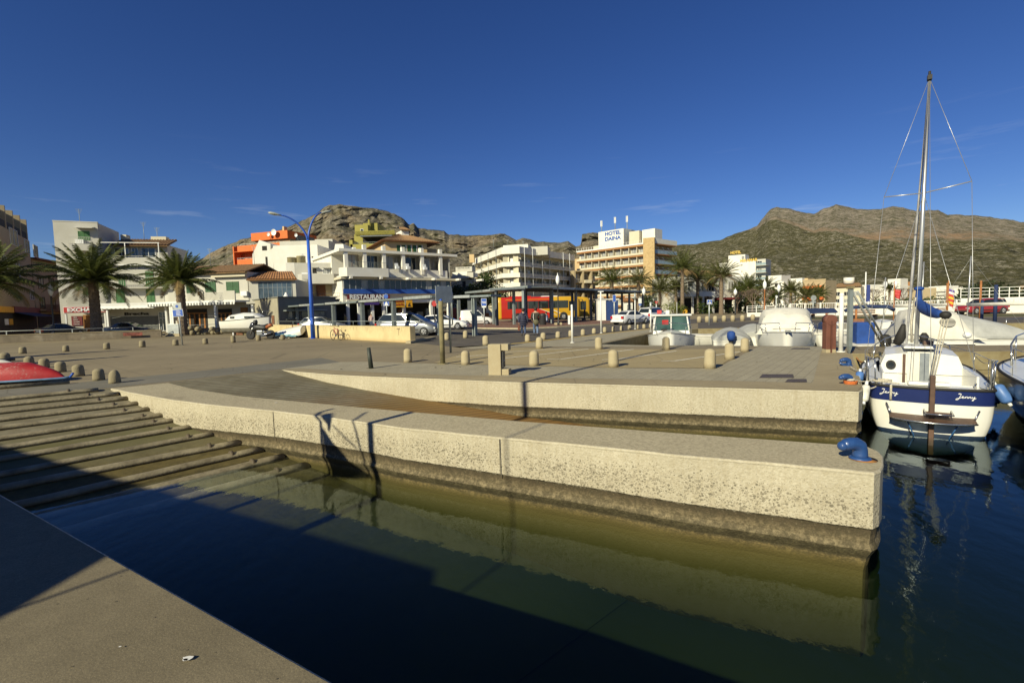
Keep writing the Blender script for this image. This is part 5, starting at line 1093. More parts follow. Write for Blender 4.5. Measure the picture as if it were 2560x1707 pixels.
def plate_sign(label, px, yt, yb, dist, w, plate_mat, y0, y1, txt=None, round_=False, polem=None, second=None, yaw=None, tsize=None, shape=None, name='road_sign'):
 b_ = gnd(px, dist); k = dist / FPX; s = thing(name, label, 'sign', b_, 0 if yaw is None else R(yaw), 'road signs')
 zt = at(px, yt, dist).z; MB().cyl((0, 0, 0), (0, 0, zt), max(.035, 1.6 * k), n=8).build('pole', polem or m_galv, s)
 za, zb = at(px, y1, dist).z, at(px, y0, dist).z; ww = w * k / 2
 mb = MB()
 if round_: mb.cyl((0, -.09, (za + zb) / 2), (0, -.06, (za + zb) / 2), (zb - za) / 2, n=24)
 elif shape == 'tri': mb.yprism([(-ww, zb), (ww, zb), (0, za)], -.09, -.06)
 else: mb.box(-ww, ww, -.09, -.06, za, zb)
 mb.build('plate', plate_mat, s)
 if not round_ and not shape: MB().box(-ww - .03, ww + .03, -.075, -.058, za - .03, zb + .03).build('border', m_signw, s)
 if txt: mb = MB(); text_mb(txt, (tsize or (zb - za) * .45), mb, (-ww * .85, -.095, (za + zb) / 2 - (zb - za) * .17), (1, 0, 0), (0, 0, 1), .003, .01, depth=.01); xs = [v[0] for v in mb.v]; q_ = ww * 1.7 / (max(xs) - min(xs)); x0 = min(xs); mb.v = [(-ww * .85 + (v[0] - x0) * q_, v[1], v[2]) for v in mb.v]; mb.build('lettering', m_signw, s, fix=False)
 if second: z0, z1, mm = second; MB().box(-ww * .9, ww * .9, -.085, -.062, at(px, z1, dist).z, at(px, z0, dist).z).build('lower_plate', mm, s)
 return s, za, zb, ww
m_bsign = M('blue_sign_face', (.03, .10, .42), .5, var=.05)
plate_sign('blue TAXI sign on a white pole near the white vans', 1211, 747, 818, 48, 12, m_bsign, 747, 764, 'TAXI', second=(765, 769, m_signw))
s, za, zb, ww = plate_sign('blue pedestrian crossing sign on a slim white pole behind the boats', 1773, 750, 815, 40, 11, m_bsign, 750, 760)
MB().yprism([(-ww * .8, za + .03), (ww * .8, za + .03), (0, zb - .03)], -.10, -.092).build('triangle', m_signw, s)
mb = MB(); mb.cyl((0, -.105, zb - .14), (0, -.1, zb - .14), .035, n=8).box(-.02, .02, -.105, -.1, za + .1, zb - .17).box(-.06, .06, -.105, -.1, za + .16, za + .185); mb.build('walking_figure', m_blackp, s)
s, za, zb, ww = plate_sign('blue pedestrian crossing sign in front of the restaurant, behind the pergola', 968, 734, 800, 50, 13, m_bsign, 752, 764)
MB().yprism([(-ww * .8, za + .03), (ww * .8, za + .03), (0, zb - .03)], -.10, -.092).build('triangle', m_signw, s); MB().cyl((0, -.09, at(968, 741, 50).z), (0, -.06, at(968, 741, 50).z), .22, n=20).build('round_plate', m_bsign, s)
plate_sign('blue bus stop sign on a white pole behind the bus shelter', 1536, 738, 808, 54, 7, m_bsign, 738, 754)
plate_sign('red and white round no-entry sign beside the big grey panel', 1087, 752, 800, 44, 11, m_red, 752, 766, round_=True, polem=m_blackp)
plate_sign('grey round sign seen from behind, over a small plate, by the palms', 2032, 738, 792, 58, 13, m_galv, 738, 752, round_=True, second=(753, 757, m_galv))
plate_sign('red give-way triangle on a pole left of the palms', 1641, 752, 780, 75, 9, m_red, 753, 762, shape='tri')
plate_sign('white notice with a blue foot on a pole near the parked white cars', 1600, 742, 790, 70, 7, m_signw, 746, 758, second=(759, 764, m_bsign))
plate_sign('small red give-way sign on a pole between two globe lamps', 1940, 738, 790, 62, 7, m_signw, 740, 748, shape='tri')
# blue parking sign with a grey plate above, by the left palms
s, za, zb, ww = plate_sign('leaning white pole with a grey plate over a blue harbour notice', 452, 757, 863, G(452, 863).y, 24, m_bsign, 774.5, 790)
dd_ = G(452, 863).y; z0, z1 = at(452, 774, dd_).z, at(452, 757, dd_).z; MB().box(-ww * .8, ww * .9, -.09, -.06, z0 + .02, z1).build('grey_plate', m_galv, s); MB().cyl((0, -.1, (z0 + z1) / 2), (0, -.091, (z0 + z1) / 2), .09, n=16).build('round_symbol', m_bsign, s)
mb = MB()
for i in range(4): mb.box(-ww * .3, ww * (.7 - .2 * (i % 2)), -.1, -.091, za + (zb - za) * (.15 + .2 * i), za + (zb - za) * (.22 + .2 * i))
mb.build('text_lines', m_signw, s); s.rotation_euler = (0, R(-3), 0)
# slim white masts along the harbour walk
for px, yt, yb, r, lab in ((1431, 764, 857, .055, 'short white post with a small meter box, at the corner of the inner dock'), (1503, 728, 833, .05, 'white post with two crossbars on the dock walk'), (1588, 733, 823, .045, 'white post right of the bus shelter'), (1627, 755, 829, .05, 'white post at the dock edge beside the wheelhouse boat')):
 s, b_, h = pole('harbour_post', lab, 'post', px, yt, yb, r, m_wpaint, 'white posts along the dock walk')
 k = b_.y / FPX
 if px == 1431: MB().box(-10 * k, -5 * k, -.05, .05, h * .50, h * .74).build('meter_box', m_signw, s); MB().sph((0, 0, h), .06).build('cap', m_signw, s)
 if px == 1503:
  for z in (h - .05, h - .45): MB().box(-7 * k, 7 * k, -.03, .03, z, z + .06).build('crossbar', m_wpaint, s)
 if px in (1588, 1627): MB().cyl((0, 0, h - .5), (0, 0, h), r * 1.5, n=10).build('head', m_galv, s)
s, b_, h = pole('harbour_post', 'thick white post beside the brown pillar on the quay', 'post', 2101.5, 738, 880, .075, m_wpaint, 'white posts along the dock walk'); MB().sph((0, 0, h), .078).build('cap', m_wpaint, s)
# steel A-frame at the quay corner
b_ = G(2123, 884); d = b_.y; k = d / FPX; s = thing('steel_frame', 'grey steel A-frame crane post with a slanting brace at the quay corner', 'crane', b_, 0)
h = at(2123, 722, d).z; MB().box(-4.4 * k, 4.4 * k, -.06, .06, .25, h).build('column', m_steel, s); mb = MB(); mb.add([(-4.4 * k, -.06, .25), (4.4 * k, -.06, .25), (4.4 * k, .06, .25), (-4.4 * k, .06, .25), (0, -.03, 0), (0, .03, 0)], [(0, 1, 4), (1, 2, 5, 4), (2, 3, 5), (3, 0, 4, 5)]); mb.build('foot', m_steel, s)
e = at(2212, 878, d + 2.0) - b_
for o_ in (-.05, .13): MB().tube([(o_ + .1, 0, h - .1), (e.x + o_, e.y, .0)], .035, 8).build('brace', m_galv, s)
MB().box(-6 * k, 5 * k, -.1, .1, h, h + .08).build('head_plate', m_wood, s)
# brown information pillar
b_ = G(2072, 881); d = b_.y; k = d / FPX; s = thing('brown_pillar', 'rust-brown steel information pillar with a round head on the quay', 'pillar', b_, R(-6))
h = at(2072, 799, d).z; w_ = 11.5 * k
mb = MB(); mb.box(-w_, -.02, -.14, .14, .12, h * .985).box(.02, w_, -.14, .14, .12, h * .985); mb.build('body', M('corten_brown', (.15, .055, .035), .6, var=.15, scale=3), s, bevel=.01)
MB().box(-.022, .022, -.16, .12, 0, h * .97).build('spine', M('corten_dark', (.10, .035, .022), .6), s)
MB().box(-w_, w_, -.13, .13, 0, .12).build('base', m_boll, s); MB().cyl((0, -.155, h * .995), (0, .15, h * .995), w_ * 1.12, n=28).build('round_head', _mats['corten_brown'], s)
# grates
m_grate = M('cast_iron_cover', (.085, .065, .05), .6, var=.2, scale=20, bump=.5, bscale=60)
for i, (x0, y0, x1, y1, lab) in enumerate(((1898, 935, 1985, 944, 'larger dark iron cover in the grey paving'), (1962, 947, 2018, 955, 'smaller dark iron cover next to the larger one, nearer the quay edge'), (1976, 869.5, 2026, 872.5, 'thin dark iron cover at the far quay edge'))):
 a, b_, c_, e = G(x0, y1, .01), G(x1, y1 + (0), .01), G(x1 - 2, y0, .01), G(x0 + 8, y0, .01); mb = MB(); mb.add([a, b_, c_, e], [(0, 1, 2, 3)])
 cc = (a + c_) / 2; mb.v = [tuple(Vector(v) - cc) for v in mb.v]; o = mb.build('iron_cover', m_grate, fix=False); o.location = cc; tag(o, lab, 'cover', 'iron covers')
# blue mooring cleats
m_cleat = M('blue_cleat_paint', (.026, .085, .27), .42, var=.2, scale=9, col2=(.02, .06, .19), coat=.1, bump=.35, bscale=22)
def cleat(name, p, sc, yaw, label, rust=True):
 s = thing(name, label, 'cleat', p, yaw, 'blue mooring hooks')
 pts = [(0, 0, 0), (0, 0, .06), (0, 0, .11), (-.015, 0, .155), (-.06, 0, .185), (-.13, 0, .19), (-.19, 0, .182), (-.235, 0, .17)]
 MB().tube([Vector(q) * sc for q in pts], [.088 * sc, .078 * sc, .075 * sc, .078 * sc, .074 * sc, .07 * sc, .066 * sc, .05 * sc], 18).sph(Vector((-.235, 0, .168)) * sc, .056 * sc, 14, 10).build('horn', m_cleat, s)
 MB().lathe([(.115 * sc, 0), (.115 * sc, .012 * sc), (.09 * sc, .03 * sc)], n=24).build('base_ring', m_cleat, s)
 if rust: MB().lathe([(.001, .004), (.145 * sc, .002)], (.02 * sc, -.02 * sc, 0), n=14).build('rust_stain', M('rust_stain', (.40, .17, .04), .9, var=.3, scale=8), s)
 return s
cleat('mooring_hook', G(2150, 1146, .012), .93, R(8), 'large blue mooring hook at the end of the near pier, rust round its foot')
cleat('mooring_hook', G(2125, 960, .006), .86, R(4), 'blue mooring hook with orange and white rope wound round its foot', False)
s = cleat('mooring_hook', G(2122, 914, .006), .86, R(0), 'blue double mooring hook farther along the quay, with a claw foot', False); MB().tube([(0, 0, .03), (-.15, 0, .03), (-.26, 0, .09)], [.05, .045, .02], 8).build('foot_claw', m_cleat, s)
m_rope = M('mooring_rope', (.52, .47, .36), .9, var=.25, scale=40, bump=.6, bscale=120); m_orope = M('orange_rope', (.62, .17, .04), .85, var=.15, scale=30, bump=.5, bscale=90)
p = G(2126, 960, .006); mb = MB()
for j in range(5): mb.tube([p + Vector(((.105 + .004 * j) * math.cos(t * .52), (.105 + .004 * j) * math.sin(t * .52), .014 + j * .013)) for t in range(13)], .011, 6)
tag(mb.build('orange_rope', m_orope), 'orange rope coiled round the foot of a blue mooring hook', 'rope')
def wallseg(name, label, a, b_, h, th, mat, cat='wall', cap=None):
 d = b_ - a; s = thing(name, label, cat, a, math.atan2(d.y, d.x)); MB().box(0, d.length, 0, th, 0, h).build('wall', mat, s, bevel=.015)
 if cap: MB().box(-.03, d.length + .03, -.03, th + .03, h + .001, h + .06).build('coping', cap, s)
 return s, d.length
n = NT('mossy_parapet'); z = n.xyz(2); c_ = n.mix(n.ramp(n.noise(1.3, 6, .75), [(.35, 0), (.65, 1)]), (.24, .195, .135), (.145, .12, .085)); m_para = n.fin(n.mix(n.ramp(n.noise(1.0, 4), [(.55, 0), (.7, .5)]), c_, (.36, .32, .24)), .9)
s, ln = wallseg('parapet', 'long low stained parapet with a metal rail at the back of the yard', G(-260, 868), G(404, 842.5), .62, .3, m_para, cap=m_cope)
mb = MB(); mb.tube([(0, .15, .98), (ln, .15, .98)], .025, 6); k = 8
for i in range(k + 1): mb.box(ln * i / k - .03, ln * i / k + .03, .12, .18, .6, .98)
mb.build('rail', m_galv, s)
p = G(316, 838); o = MB().box(-.7, .7, 0, .02, 0, .3).build('red_poster', M('faded_red', (.22, .07, .05), .9, var=.5, scale=3)); o.location = G(334, 845.4) + Vector((0, -.05, .22)); o.rotation_euler = (0, 0, s.rotation_euler.z); tag(o, 'faded red strip of paint on the long low parapet', 'painted patch')
s, ln = wallseg('parapet', 'second low wall section behind the heap of spare bollards', G(432, 838.5), G(640, 829), .6, .3, m_para)
mb = MB(); mb.tube([(0, .15, .95), (ln, .15, .95)], .025, 6); k = 6
for i in range(k + 1): mb.box(ln * i / k - .03, ln * i / k + .03, .12, .18, .55, .95)
mb.build('rail', m_galv, s)
s = thing('electric_cabinet', 'grey electric cabinet on a beige plinth at the end of the long parapet', 'cabinet', G(428, 841), 0); MB().box(-.3, .75, 0, .4, .25, 1.15).build('box', m_galv, s, bevel=.02); MB().box(-.5, .8, -.05, .5, 0, .25).build('plinth', m_boll, s)
n = NT('yellow_stained_wall'); z = n.xyz(2); base = n.mix(n.ramp(n.noise(1.2, 6, .6), [(.35, 0), (.65, 1)]), (.64, .52, .28), (.54, .435, .23))
drip = n.ramp(n.noise(5, 6, .7, n.map((3, 3, .45))), [(.48, 0), (.64, 1)]); mask = n.rng(n.math('ADD', z, n.math('MULTIPLY', n.math('SUBTRACT', n.noise(1.1, 4), .5), .9)), .55, .95)
base = n.mix(n.math('MULTIPLY', n.math('MULTIPLY', drip, mask), .85), base, (.12, .10, .06)); m_yel = n.fin(n.mix(n.math('MULTIPLY', n.rng(z, .22, .02), .55), base, (.38, .24, .09)), .9)
wa, wb = G(672, 838.5), G(1026, 857.5); s, ln = wallseg('yellow_wall', 'yellow rendered boundary wall with dark drip stains, taxi parked behind it', wa, wb, .93, .36, m_yel)
mb = MB(); mb.tube([(1.6, .2, 1.22), (ln - .25, .2, 1.22)], .02, 6)
for i in range(7): x = 1.6 + (ln - 1.85) * i / 6; mb.cyl((x, .2, .92), (x, .2, 1.22), .016, n=6)
mb.build('rail', m_steel, s)
mb = MB(); x = ln - 1.15; mb.box(x - .16, x + .16, -.006, 0, .76, .80).box(x - .0, x + .03, -.006, 0, .42, .76); mb.build('painted_mark', M('mark_brown', (.12, .07, .04), .9), s)
x = ln * .245; MB().box(x - .05, x + .06, -.05, 0, .02, .95).build('downpipe', m_rust, s)
s, _ = wallseg('kerb_block', 'low rounded concrete kerb sticking out from the end of the yellow wall', G(1027, 859), G(1090, 847), .14, .3, m_boll, 'kerb')
b_ = G(783, 846); d = b_.y; s = thing('street_lamp', 'tall bright blue twin-armed street lamp in front of the yellow wall', 'street lamp', b_, 0)
f = at(772, 582, d) - b_; l_ = at(700, 538, d - .8) - b_; r_ = at(806, 532, d + 1.0) - b_; fz = at(772, 600, d).z
MB().cyl((0, 0, 0), (0, 0, fz), .16, .10, 16).lathe([(.26, 0), (.26, .03)], n=16).box(-.1, .1, -.19, -.13, 1.0, 1.5).build('column', m_lampb, s)
def arc(a, b_, up=.55): a = Vector(a); b_ = Vector(b_); return [a.lerp(b_, t) .lerp(Vector((a.x + (b_.x - a.x) * t, a.y + (b_.y - a.y) * t, a.z + (b_.z - a.z) * (1 - (1 - t) ** 2.2))), 1) for t in [i / 12 for i in range(13)]]
for e in (l_, r_):
 pts = [Vector((0, 0, fz - .25))] + [Vector((e.x * t ** 1.35, e.y * t ** 1.35, fz + (e.z - fz) * (1 - (1 - t) ** 1.8))) for t in [i / 12 for i in range(1, 13)]]
 arm = MB().tube(pts, [.075] + [.07 - .025 * i / 12 for i in range(12)], 10).build('arm', m_lampb, s)
 dd = (pts[-1] - pts[-3]).normalized(); q = pts[-1]; hd = MB(); hd.tube([q - dd * .1, q + dd * .1, q + dd * .35, q + dd * .6, q + dd * .75], [.06, .10, .16, .14, .04], 12, flat=.65); hd.build('lamp_head', M('lamp_head_grey', (.40, .42, .36), .35, var=.1), arm)
def globe(px, y, dist, polem, label):
 b_ = gnd(px, dist); z = at(px, y, dist).z; k = dist / FPX; s = thing('globe_lamp', label, 'street lamp', b_, 0, 'globe street lamps')
 MB().lathe([(.12, 0), (.12, .4), (.06, .5), (.05, z - .3), (.09, z - .22), (.05, z - .15)], n=10).build('column', polem, s)
 r = max(.2, 5.0 * k * .9); MB().lathe([(.06, z - .18), (r * .8, z + .08), (r, z + .32), (r * .75, z + .62), (r * .2, z + .78), (r * .12, z + .95), (0, z + 1.0)], n=16).build('globe', m_globe, s)
m_opole = M('orange_pole', (.36, .13, .035), .6)
for px, y, dist, pm, lab in ((1396, 708, 46, m_blackp, 'white globe lamp on a black column in front of the bus shelter'), (1911, 720, 52, m_opole, 'white globe lamp on an orange-brown column behind the boats'), (1946, 727, 60, m_blackp, 'white globe lamp just right of the one on the orange column'), (2211, 718, 62, m_opole, 'white globe lamp left of the red flag'), (2236, 717, 60, m_blackp, 'white globe lamp on the dark column beside the red flag'), (1610, 735, 62, m_blackp, 'small globe lamp beside the parked white cars'), (133, 735, 44, m_blackp, 'globe lamp in front of the dark house at left'), (1838, 736, 75, m_blackp, 'small globe lamp among the palm trunks')): globe(px, y, dist, pm, lab)
def canopy(name, label, P0, P1, z, width, th, cols_, mat, colmat, side=1, zfun=None, colr=.09):
 d = P1 - P0; s = thing(name, label, 'shelter', P0, math.atan2(d.y, d.x)); ln = d.length
 y0, y1 = (0, width) if side > 0 else (-width, 0)
 MB().box(0, ln, y0, y1, z, z + th).build('roof', mat, s)
 k = max(3, int(ln / 3.2))
 for i in range(k): MB().box(ln * i / k + .1, ln * (i + 1) / k - .1, y0 - .06, y0 - .002, z - .02, z + th + (.04 if i % 2 else 0)).build('fascia', m_galv if i % 2 else mat, s)
 for u, v in cols_:
  x = u; y = y0 + (y1 - y0) * v; mb = MB(); mb.box(x - colr, x - colr * .35, y - colr, y + colr, 0, z - .002).box(x + colr * .35, x + colr, y - colr, y + colr, 0, z - .002).box(x - colr * .35, x + colr * .35, y - colr * .3, y + colr * .3, 0, z - .01); mb.build('column', colmat, s)
 return s, ln
m_canopy = M('canopy_steel', (.20, .23, .225), .5, metal=.2, var=.12, scale=2)
P0, P1 = gnd(722, 51), gnd(1082, 29.5)
def uof(px):  # length along the walkway of a pixel column
 d = ray(px, 800); n2 = Vector((-(P1 - P0).y, (P1 - P0).x, 0)); t = (P0 - CP).dot(n2) / d.dot(n2); return ((CP + d * t) - P0).to_2d().length
canopy('pergola', 'long thin grey steel canopy on slim double columns behind the yellow wall', P0, P1, 2.58, 1.6, .12, [(uof(p), .1) for p in (771, 830, 902, 980)] + [(.1, .5)], m_canopy, m_steel, colr=.13)
Pa, Pb = gnd(1092, 34.3), gnd(1228, 31.5); s, ln = canopy('pergola', 'short grey steel canopy beside the big sign panel, over the crossing', Pa, Pb, 2.62, 1.2, .12, [(.05, .2), ((gnd(1180, 32.4) - Pa).length, .2)], m_canopy, m_steel, colr=.13)
MB().box((gnd(1171, 32.6) - Pa).length - .3, (gnd(1171, 32.6) - Pa).length + .1, .3, .4, 1.75, 2.6).build('hanging_panel', m_steeld, s)
C0 = gnd(1317, 47); dR = Vector((21, 29, 0)).normalized(); dL = Vector((-dR.y, dR.x, 0)); C0 = Vector((C0.x, C0.y, 0)); zr = at(1317, 718, 47).z
s = thing('bus_shelter', 'large open bus station shelter with a flat steel roof, buses parked under it', 'shelter', C0, math.atan2(dR.y, dR.x)); Lr, Wr = 34, 4.6
mb = MB(); mb.box(0, Lr, 0, Wr, zr - .02, zr + .10); mb.build('roof', m_canopy, s)
mb = MB()
for i in range(40): mb.box(Lr * i / 40, Lr * i / 40 + .08, 0.1, Wr - .1, zr - .16, zr - .021)
mb.build('roof_beams', m_steeld, s)
for i in range(7): MB().box(Lr * i / 7 + .05, Lr * (i + 1) / 7 - .05, -.12, -.002, zr - .08, zr + .16).build('fascia', m_galv if i % 2 else m_steel, s)
ang = math.atan2(.857, -.515) - math.atan2(dR.y, dR.x)
MB().box(.2, 14, -4.4, -.1, zr - .03, zr + .09, ang, (0, 0, 0)).build('roof_wing', m_canopy, s)
for i in range(3): MB().box(.1 + 4.6 * i, 4.5 + 4.6 * i, -.1, .03, zr - .08, zr + .16, ang, (0, 0, 0)).build('fascia', m_galv if i % 2 else m_steel, s)
for i in range(3): MB().box(4.5 * i + 4, 4.5 * i + 4.25, -1.2, -.95, 0, zr - .04, ang, (0, 0, 0)).build('column', m_steel, s)
for i in range(7):
 for y in (.6, Wr - .6):
  x = .4 + i * 5.4; r = .13; mb = MB(); mb.box(x - r, x - r * .35, y - r, y + r, 0, zr - .17).box(x + r * .35, x + r, y - r, y + r, 0, zr - .17).box(x - r * .35, x + r * .35, y - .04, y + .04, 0, zr - .18); mb.build('column', m_steel if y < 2 else m_steeld, s)
for x in (6, 14, 22): 
 mb = MB(); mb.box(x, x + 2.2, 2, 2.4, .42, .47).box(x + .1, x + .16, 2.05, 2.35, 0, .42).box(x + 2.0, x + 2.06, 2.05, 2.35, 0, .42); q = C0 + dR * x + dL * 5
 o = mb.build('bench', m_steeld); o.location = C0; o.rotation_euler = (0, 0, math.atan2(dR.y, dR.x)); tag(o, {6: 'steel bench under the shelter, nearest the red end of the bus', 14: 'steel bench under the middle of the shelter', 22: 'steel bench under the right end of the shelter'}[x], 'bench', 'benches under the bus shelter')
b_ = gnd(1357, 47.5); s = thing('litter_bin', 'tall dark cylindrical litter bin beside the walkers', 'bin', b_); MB().lathe([(.30, 0), (.33, .05), (.33, 1.05), (.35, 1.1), (.26, 1.25), (0, 1.3)], n=18).build('drum', m_blackp, s)
b_ = gnd(1395, 47); MB().box(-.35, .35, -.35, .35, .12, .34).build('lamp_plinth', m_boll).location = b_; bpy.data.objects['lamp_plinth'].location = b_; tag(bpy.data.objects['lamp_plinth'], 'pale square stone plinth at the foot of the black globe lamp', 'plinth')
s = thing('phone_kiosk', 'blue and white telephone kiosk under the right end of the bus shelter', 'kiosk', gnd(1513, 58), 0); MB().box(-.9, .1, 0, 1, 0, 2.6).build('white_panel', m_wpaint, s); MB().box(.12, 1.6, .1, 1.1, 0, 2.5).build('blue_cabin', M('deep_blue', (.02, .05, .16), .5), s); MB().box(-1.0, 1.7, -.1, 1.2, 2.6, 2.7).build('roof', m_wpaint, s)
A_, B_ = gnd(1975, 60), gnd(2640, 50); s, ln = wallseg('promenade_wall', 'long white promenade wall topped by a white railing behind the boats at right', A_, B_, .92, .3, m_white)
mb = MB(); k = int(ln / .22)
for i in range(k): x = ln * i / k; mb.box(x - .015, x + .015, .12, .15, .92, 1.5)
mb.box(0, ln, .11, .16, 1.5, 1.56); mb.build('railing', m_wpaint, s)
for i in range(16): MB().box(ln * i / 15 - .05, ln * i / 15 + .05, .1, .2, .9, 1.62).build('post', m_wpaint, s)
A_, B_ = gnd(2400, 66), gnd(2680, 60); s, ln = wallseg('ramp_wall', 'white ramp wall with double rails rising behind the red car', A_, B_, 1.7, .3, m_white)
mb = MB()
for z in (2.1, 2.55, 3.0): mb.box(0, ln, .1, .16, z, z + .06)
for i in range(12): mb.box(ln * i / 11 - .04, ln * i / 11 + .04, .1, .17, 1.7, 3.05)
mb.build('railing', m_wpaint, s)
A_, B_ = gnd(1868, 62), gnd(1962, 61); s, ln = wallseg('low_white_wall', 'low white wall with bar railing left of the red-roofed kiosk, under the palms', A_, B_, .55, .25, m_white)
mb = MB()
for z in (.8, 1.1, 1.35): mb.box(0, ln, .1, .15, z, z + .05)
for i in range(5): mb.box(ln * i / 4 - .04, ln * i / 4 + .04, .09, .16, .5, 1.4)
mb.build('railing', m_wpaint, s)
# benches and small things on the far quay
for i, (px, d, lab) in enumerate(((2008, 50, 'brown slatted bench on the far quay, left one near the yellow sign'), (2160, 44, 'brown slatted bench right of the steel A-frame'), (2335, 43, 'brown slatted bench below the striped flag'))):
 s = thing('slatted_bench', lab, 'bench', gnd(px, d), R(4), 'brown benches on the far quay'); w_ = 1.3
 mb = MB()
 for z in (.55, .68, .81): mb.box(-w_, w_, .25, .29, z, z + .09)
 mb.build('backrest', m_brown, s); MB().box(-w_, w_, -.25, .2, .42, .46).build('seat', m_brown, s)
 for x in (-w_ + .2, w_ - .2): MB().box(x - .04, x + .04, -.2, .3, 0, .42).build('leg', m_blackp, s)
plate_sign('yellow notice board on the far quay left of the A-frame', 2067, 768, 800, 48, 7, m_ylw, 770, 784)
o = MB().lathe([(.34, 0), (.36, .9), (.2, 1.1), (0, 1.12)], n=14).build('yellow_bin', m_ylw); o.location = gnd(1713, 72); tag(o, 'yellow post bin under the palms beside the round bush', 'bin')
s, b_, h = pole('flagpole', 'tall white flagpole behind the boats, a purple banner furled along it', 'flagpole', 2162, 680, 790, .07, m_wpaint, dist=58); MB().box(.12, .55, -.03, .03, h * .28, h * .70).build('banner', M('purple_banner', (.04, .06, .22), .8), s)
m_orp = M('orange_piling', (.33, .13, .04), .7, var=.2)
for i, (px, yt, d, lab) in enumerate(((2066, 772, 33, 'slim orange pile post left of the white post'), (2140, 762, 33, 'orange davit post standing on a wooden block right of the A-frame'), (2366, 708, 34, 'tall orange mooring pile behind the tented boat'), (2449, 702, 36, 'thin tan pile in front of the red car'), (1911, 790, 33.5, 'short orange pile on the inner quay'))):
 s, b_, h = pole('mooring_pile', lab, 'post', px, yt, 0, .07, m_orp, 'orange piles on the far quay', dist=d)
 if i == 1: MB().box(-.35, .35, -.3, .3, 0, .5).build('block', M('orange_block', (.30, .13, .05), .8), s)
for px, yt, d, r, lab in ((2487, 712, 30, .10, 'thick navy pile standing right of the red car'), (2454, 750, 29, .08, 'short navy pile in front of the red car')):
 pole('navy_pile', lab, 'post', px, yt, 0, r, m_navy, 'navy piles', dist=d)
for i, (px, d) in enumerate(((1748, 47), (1768, 47), (1788, 47), (1810, 48), (1832, 48), (1856, 48), (1882, 49), (1907, 49))):
 bp_ = gnd(px, d); o = MB().lathe([(.22, 0), (.22, .42), (.18, .55), (.1, .6), (0, .62)], n=14).build('bollard', m_boll); o.location = bp_; tag(o, 'stone bollard on the far roadside under the palms, %s from the left' % words[i], 'bollard', 'bollards on the far roadside')
# kiosk with red tiled roof by the parked cars
fr = Fr(1560, 82, 1582, 82); b = Bd('small_kiosk', 'tiny white kiosk with a tiled roof behind the white saloon car', fr, 'kiosk'); b.box('wall', m_white, 0, fr.w, 0, 2, 0, 2.6); b.tiles((-.2, -.3, 2.6), (fr.w + .2, -.3, 2.6), (0, 1, 3.2), (fr.w, 1, 3.2)); b.winr(.5, 1.2, .9, 2.0, 0, m_cglass, mull=0); b.done()
fr = Fr(1700, 92, 1900, 98); b = Bd('promenade_shops', 'row of shaded ground-floor shops behind the palm trunks', fr); w = fr.w
b.box('wall', m_offw, 0, w, 1.5, 9, 0, 7.2); b.box('shop_front', m_dark, 0, w, 1.4, 1.5, 0, 3.0); b.box('balcony', m_wpaint, .5, w * .4, -.5, 1.5, 3.3, 4.2); b.box('awning', m_dred, w * .45, w * .7, -.6, 1.5, 2.6, 3.0, True)
for i in range(8): b.winr(w * (i + .2) / 8, w * (i + .75) / 8, 4.4, 6.2, 1.4, mull=1); b.box('column', m_white, w * i / 8, w * i / 8 + .35, -.5, -.2, 0, 3.3, True)
b.done()
# ================================================================ VEHICLES
m_tyre = M('tyre_rubber', (.022, .022, .022), .8, var=.2, scale=8)
m_rim = M('wheel_rim', (.42, .42, .42), .35, metal=.7, var=.2, scale=8)
m_trim = M('black_trim', (.03, .03, .03), .5, var=.1)
m_cwhite = M('car_white', (.74, .73, .70), .28, var=.03, scale=1, coat=.5); m_csilver = M('car_silver', (.25, .26, .27), .32, metal=.4, var=.04, scale=1, coat=.5)
m_cred = M('car_red', (.28, .02, .025), .28, var=.05, scale=1, coat=.6); m_cdark = M('car_dark', (.02, .022, .03), .25, var=.1, scale=1, coat=.6)
m_cglassd = M('car_glass', (.018, .024, .024), .04, var=.2, scale=1, spec=.9); m_tail = M('tail_lamp', (.42, .015, .015), .25, var=.1, scale=9); m_headl = M('head_lamp', (.6, .6, .58), .15, var=.1)
m_plate = M('number_plate', (.62, .62, .58), .5, var=.05)
def wheel(parent, x, y, r, w=.2, label=None):
 sg = 1 if y > 0 else -1; o = MB().lathe([(r * .62, -w / 2), (r * .93, -w / 2), (r, -w / 3), (r, w / 3), (r * .93, w / 2), (r * .62, w / 2)], n=24, axis='Y').build('wheel', m_tyre, parent); o.location = (x, y, r)
 mb = MB(); f = sg * (w / 2 + .012); mb.cyl((0, f - sg * .011, 0), (0, f - sg * .008, 0), r * .60, n=24)
 for k in range(5):
  t = k * 2 * math.pi / 5; q = Vector((math.cos(t), 0, math.sin(t))); mb.tube([q * r * .1 + Vector((0, f, 0)), q * r * .56 + Vector((0, f, 0))], [.05, .04], 6)
 mb.build('rim', m_rim, o)
